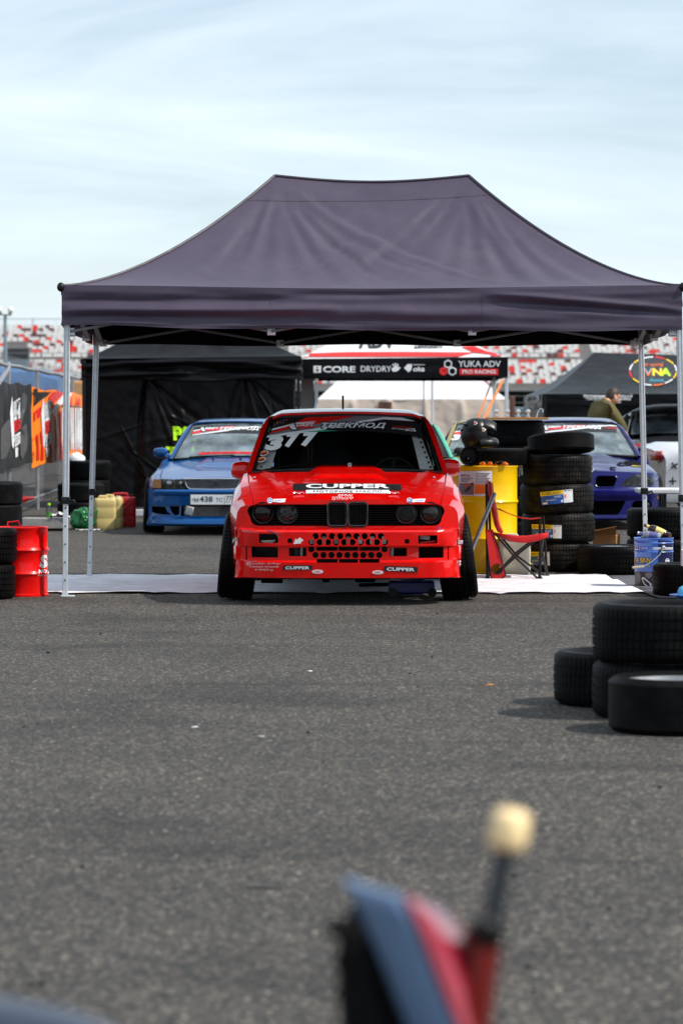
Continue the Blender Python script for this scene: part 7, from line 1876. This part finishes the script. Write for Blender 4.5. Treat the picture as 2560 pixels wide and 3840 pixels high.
for s in (-1, 1):
    m = MB(); m.ell((.04, s * .11, .035), (.14, .05, .035), 14, 8); obj('shoe', m, BK, mn)
hd_c = Vector((.285, 0, 1.605)); hr = Matrix.Rotation(R(24), 3, 'Y')
def headf(u, v):
    th = 2 * math.pi * u; ph = math.pi * v
    p = Vector((.098 * math.cos(th) * math.sin(ph), .076 * math.sin(th) * math.sin(ph), .122 * math.cos(ph)))
    if p.x > 0 and p.z < 0: p.x += .018 * math.sin(min(1, -p.z / .1) * math.pi * .7)          # jaw and chin
    if p.x < 0 and p.z < -.02: p.x *= 1 - .35 * min(1, (-p.z - .02) / .09)
    if p.x > 0: p.x += .006 * math.exp(-((p.z - .03) / .014) ** 2)                          # brow
    if p.x > 0: p.x += .030 * math.exp(-((p.z + .022) / .020) ** 2 - (p.y / .014) ** 2)      # nose
    if p.x > 0: p.x += .007 * math.exp(-((p.z + .062) / .008) ** 2 - (p.y / .03) ** 2)      # lips
    if p.x > 0: p.x -= .010 * math.exp(-((p.z - .008) / .012) ** 2 - ((abs(p.y) - .032) / .014) ** 2)   # eye sockets
    return hd_c + hr @ p
m = MB().grid(headf, [i / 48 for i in range(49)], [.004 + .992 * j / 40 for j in range(41)]); hd = obj('head', m, 'skin', mn, smooth=70)
def hairf(u, v):
    th = 2 * math.pi * u; ph = math.pi * v
    p = Vector((.104 * math.cos(th) * math.sin(ph) - .006, .082 * math.sin(th) * math.sin(ph), .128 * math.cos(ph)))
    p *= 1 + .02 * nv(p.x * 60, p.y * 60, p.z * 60)
    lim = interp([(-1, -.10), (-.5, -.08), (-.1, -.03), (.12, .0), (.45, .05), (.8, .075), (1, .08)], math.cos(th))
    p.z = max(p.z, lim)
    if p.z <= lim + 1e-6: p = Vector((p.x * .97, p.y * .97, p.z))
    return hd_c + hr @ p
m = MB().grid(hairf, [i / 40 for i in range(41)], [.004 + .72 * j / 30 for j in range(31)]); obj('hair', m, 'hair_brown', mn, smooth=70)
for s in (-1, 1):
    m = MB(); m.ell(hd_c + hr @ Vector((-.012, s * .078, -.012)), (.020, .010, .032), 12, 8, hr); ea = obj('ear', m, 'skin', hd)
    m = MB(); m.ell(hd_c + hr @ Vector((.074, s * .031, .008)), (.010, .011, .008), 10, 6, hr); obj('eye', m, 'white_print', hd)
    m = MB(); m.ell(hd_c + hr @ Vector((.085, s * .031, .030)), (.010, .018, .005), 10, 6, hr); obj('eyebrow', m, 'hair_brown', hd)
m = MB(); m.ell(hd_c + hr @ Vector((.0, -.088, -.018)), (.009, .008, .010), 10, 6); m.tube([hd_c + hr @ Vector((.0, -.09, -.02)), hd_c + hr @ Vector((.006, -.09, -.05))], .005, 8); obj('earbud', m, 'white_print', mn)
m = MB().grid(lambda u, v: hd_c + hr @ Vector((.104 * math.cos(th_(u)) * (1 - .1 * v) + .010, .076 * math.sin(th_(u)) * (1 - .12 * v), -.045 - .062 * v)), [i / 16 for i in range(17)], [j / 5 for j in range(6)]) if False else None
col_ = MB().lathe([(.080, 0), (.075, .035), (.068, .04), (.066, .0)], 20, Matrix.Translation((.15, 0, 1.505)) @ Matrix.Rotation(R(32), 4, 'Y')); obj('collar', col_, 'olive_cloth', mn, smooth=50)

# ================================================================ blurred bike in the near foreground
D6 = 3.3; K6 = D6 / 4.0
bk = thing('dirt_bike', 'out of focus small dirt bike with blue and pink mudguard and cream lever knob', 'bike', (X_(1560, D6), D6, 0))
BO = Vector(bk.location)
def Z4(u, v, d=D6): return at(1150 + .606 * u, 2950 + .606 * v, d) - BO
m = MB(); c = Z4(1252, 268); a_ = (Z4(1252, 268) - Z4(1195, 600)).normalized()
Mk = Matrix.Translation(c) @ a_.to_track_quat('Z', 'Y').to_matrix().to_4x4()
m.lathe([(r_ * K6, z_ * K6) for r_, z_ in ((.0005, .026), (.015, .0255), (.021, .022), (.0235, .014), (.0245, -.006), (.024, -.019), (.020, -.025), (.0005, -.026))], 28, Mk); obj('lever_knob', m, mat('cream', rgb(255, 224, 168), .5, var=.03), bk, smooth=60)
obj('grip', MB().tube([Z4(1225, 390), Z4(1195, 560), Z4(1150, 800)], [.0125 * K6, .0135 * K6, .0135 * K6], 14), mat('grip_grey', (.022, .028, .032, 1), .5), bk)
m = MB().tube([Z4(1150, 800), Z4(1138, 850), Z4(1095, 930), Z4(1075, 985)], [q_ * K6 for q_ in (.016, .020, .024, .022)], 14); m.ell(Z4(1100, 880, D6 - .02), (.018 * K6, .016 * K6, .018 * K6), 12, 8); obj('clamp', m, 'black_plastic', bk)
low = Z4(1000, 1480); ft_ = Vector((low.x - .07, low.y + .05, .26))
obj('fork_leg', MB().tube([Z4(1080, 960), low, ft_], [.0225 * K6, .025 * K6, .025 * K6], 14), mat('fork_red', rgb(104, 10, 4), .35, coat=.4), bk)
# mudguard: a bent shell with blue face and pink flank
ridge = [(250, 560), (330, 700), (430, 930), (560, 1250), (700, 1600), (860, 2000)]
spine = [(590, 668), (650, 800), (730, 1000), (860, 1330), (980, 1620), (1120, 2000)]
outer = [(600, 672), (860, 800), (975, 950), (1000, 1120), (985, 1330), (1010, 1620)]
A_, B_, C_ = ([Z4(u, v, D6 + dd) for u, v in l] for l, dd in ((ridge, .02), (spine, -.05), (outer, .06)))
m = MB().loft([[a.lerp(b, t) + Vector((0, -.012 * math.sin(math.pi * t), 0)) for t in (0, .15, .35, .5, .65, .85, 1)] for a, b in zip(A_, B_)]); q = obj('mudguard', m, mat('steel_blue', rgb(112, 138, 172), .4, coat=.2), bk, smooth=60); q.modifiers.new('thickness', 'SOLIDIFY').thickness = .006
m = MB().loft([[b.lerp(c_, t) + Vector((0, -.035 * math.sin(math.pi * t), 0)) for t in (0, .15, .35, .5, .65, .85, 1)] for b, c_ in zip(B_, C_)]); q2 = obj('mudguard_flank', m, mat('flank_pink', rgb(150, 22, 46), .3, coat=.8), bk, smooth=60); q2.modifiers.new('thickness', 'SOLIDIFY').thickness = .006
tl = [(250, 640), (255, 760), (225, 900), (250, 1050), (270, 1250), (310, 1450), (380, 1650)]
m = MB().tube([Z4(u + 90, v, D6 + .06) for u, v in tl], [q_ * K6 for q_ in (.006, .016, .026, .032, .036, .042, .045)], 14); obj('tyre', m, 'rubber', bk)
for u, v in ((175, 880), (240, 1010), (215, 1090), (255, 1180), (275, 1330), (290, 1430), (330, 1540)):
    m = MB(); m.box(Z4(u + 40, v, D6 + .05), (.036 * K6, .03 * K6, .022 * K6), Matrix.Rotation(R(20), 3, 'Y')); obj('tread_knob', m, 'rubber', bk, bevel=.004)
wz = .26; wc_ = Vector((ft_.x, ft_.y, wz)); m = MB(); m.tube([wc_ + Vector((.05 * math.cos(a) * .3, .20 * math.cos(a), .205 * math.sin(a))) for a in [2 * math.pi * k / 32 for k in range(32)]], .045, 10, closed=True); obj('front_tyre', m, 'rubber', bk)
obj('hub', MB().tube([wc_ + Vector((-.05, 0, 0)), wc_ + Vector((.05, 0, 0))], .03, 14), 'aluminium', bk)
for k in range(10):
    a = 2 * math.pi * k / 10; obj('spoke', MB().tube([wc_, wc_ + Vector((0, .19 * math.cos(a), .19 * math.sin(a)))], .002, 5), 'chrome', bk)
m = MB().tube([Z4(1075, 985), Z4(1000, 1700, D6 + .3), Z4(900, 2300, D6 + .75)], .022, 12); obj('frame_tube', m, 'fork_red', bk)
# second blurred thing in the lower left corner
sc_ = thing('blue_stool', 'out of focus blue curved stool in the lower left corner', 'stool', (X_(-40, D6), D6, 0))
so_ = Vector(sc_.location)
m = MB(); top = [(-420, 3690), (-200, 3722), (0, 3745), (160, 3775), (300, 3808), (420, 3850), (480, 3910)]
m.loft([[at(x, y, D6) - so_ + Vector((0, .10 * math.cos(a), -.06 + .06 * math.sin(a))) for a in [math.pi * k / 10 for k in range(11)]] + [at(x, y, D6) - so_ + Vector((0, -.10, -.12)), at(x, y, D6) - so_ + Vector((0, .10, -.12))] for x, y in top], True, True); obj('cushion', m, mat('seat_blue', rgb(20, 34, 56), .35, coat=.3), sc_, smooth=60)
m = MB().tube([at(-150, 3760, D6) - so_ + Vector((0, 0, -.1)), Vector((at(-150, 3760, D6).x - so_.x, 0, 0))], .03, 12); m.lathe([(.0005, .0), (.18, 0), (.18, .02), (.03, .04), (.0005, .04)], 24, Matrix.Translation((at(-150, 3760, D6).x - so_.x, 0, 0))); obj('stand', m, BK, sc_)
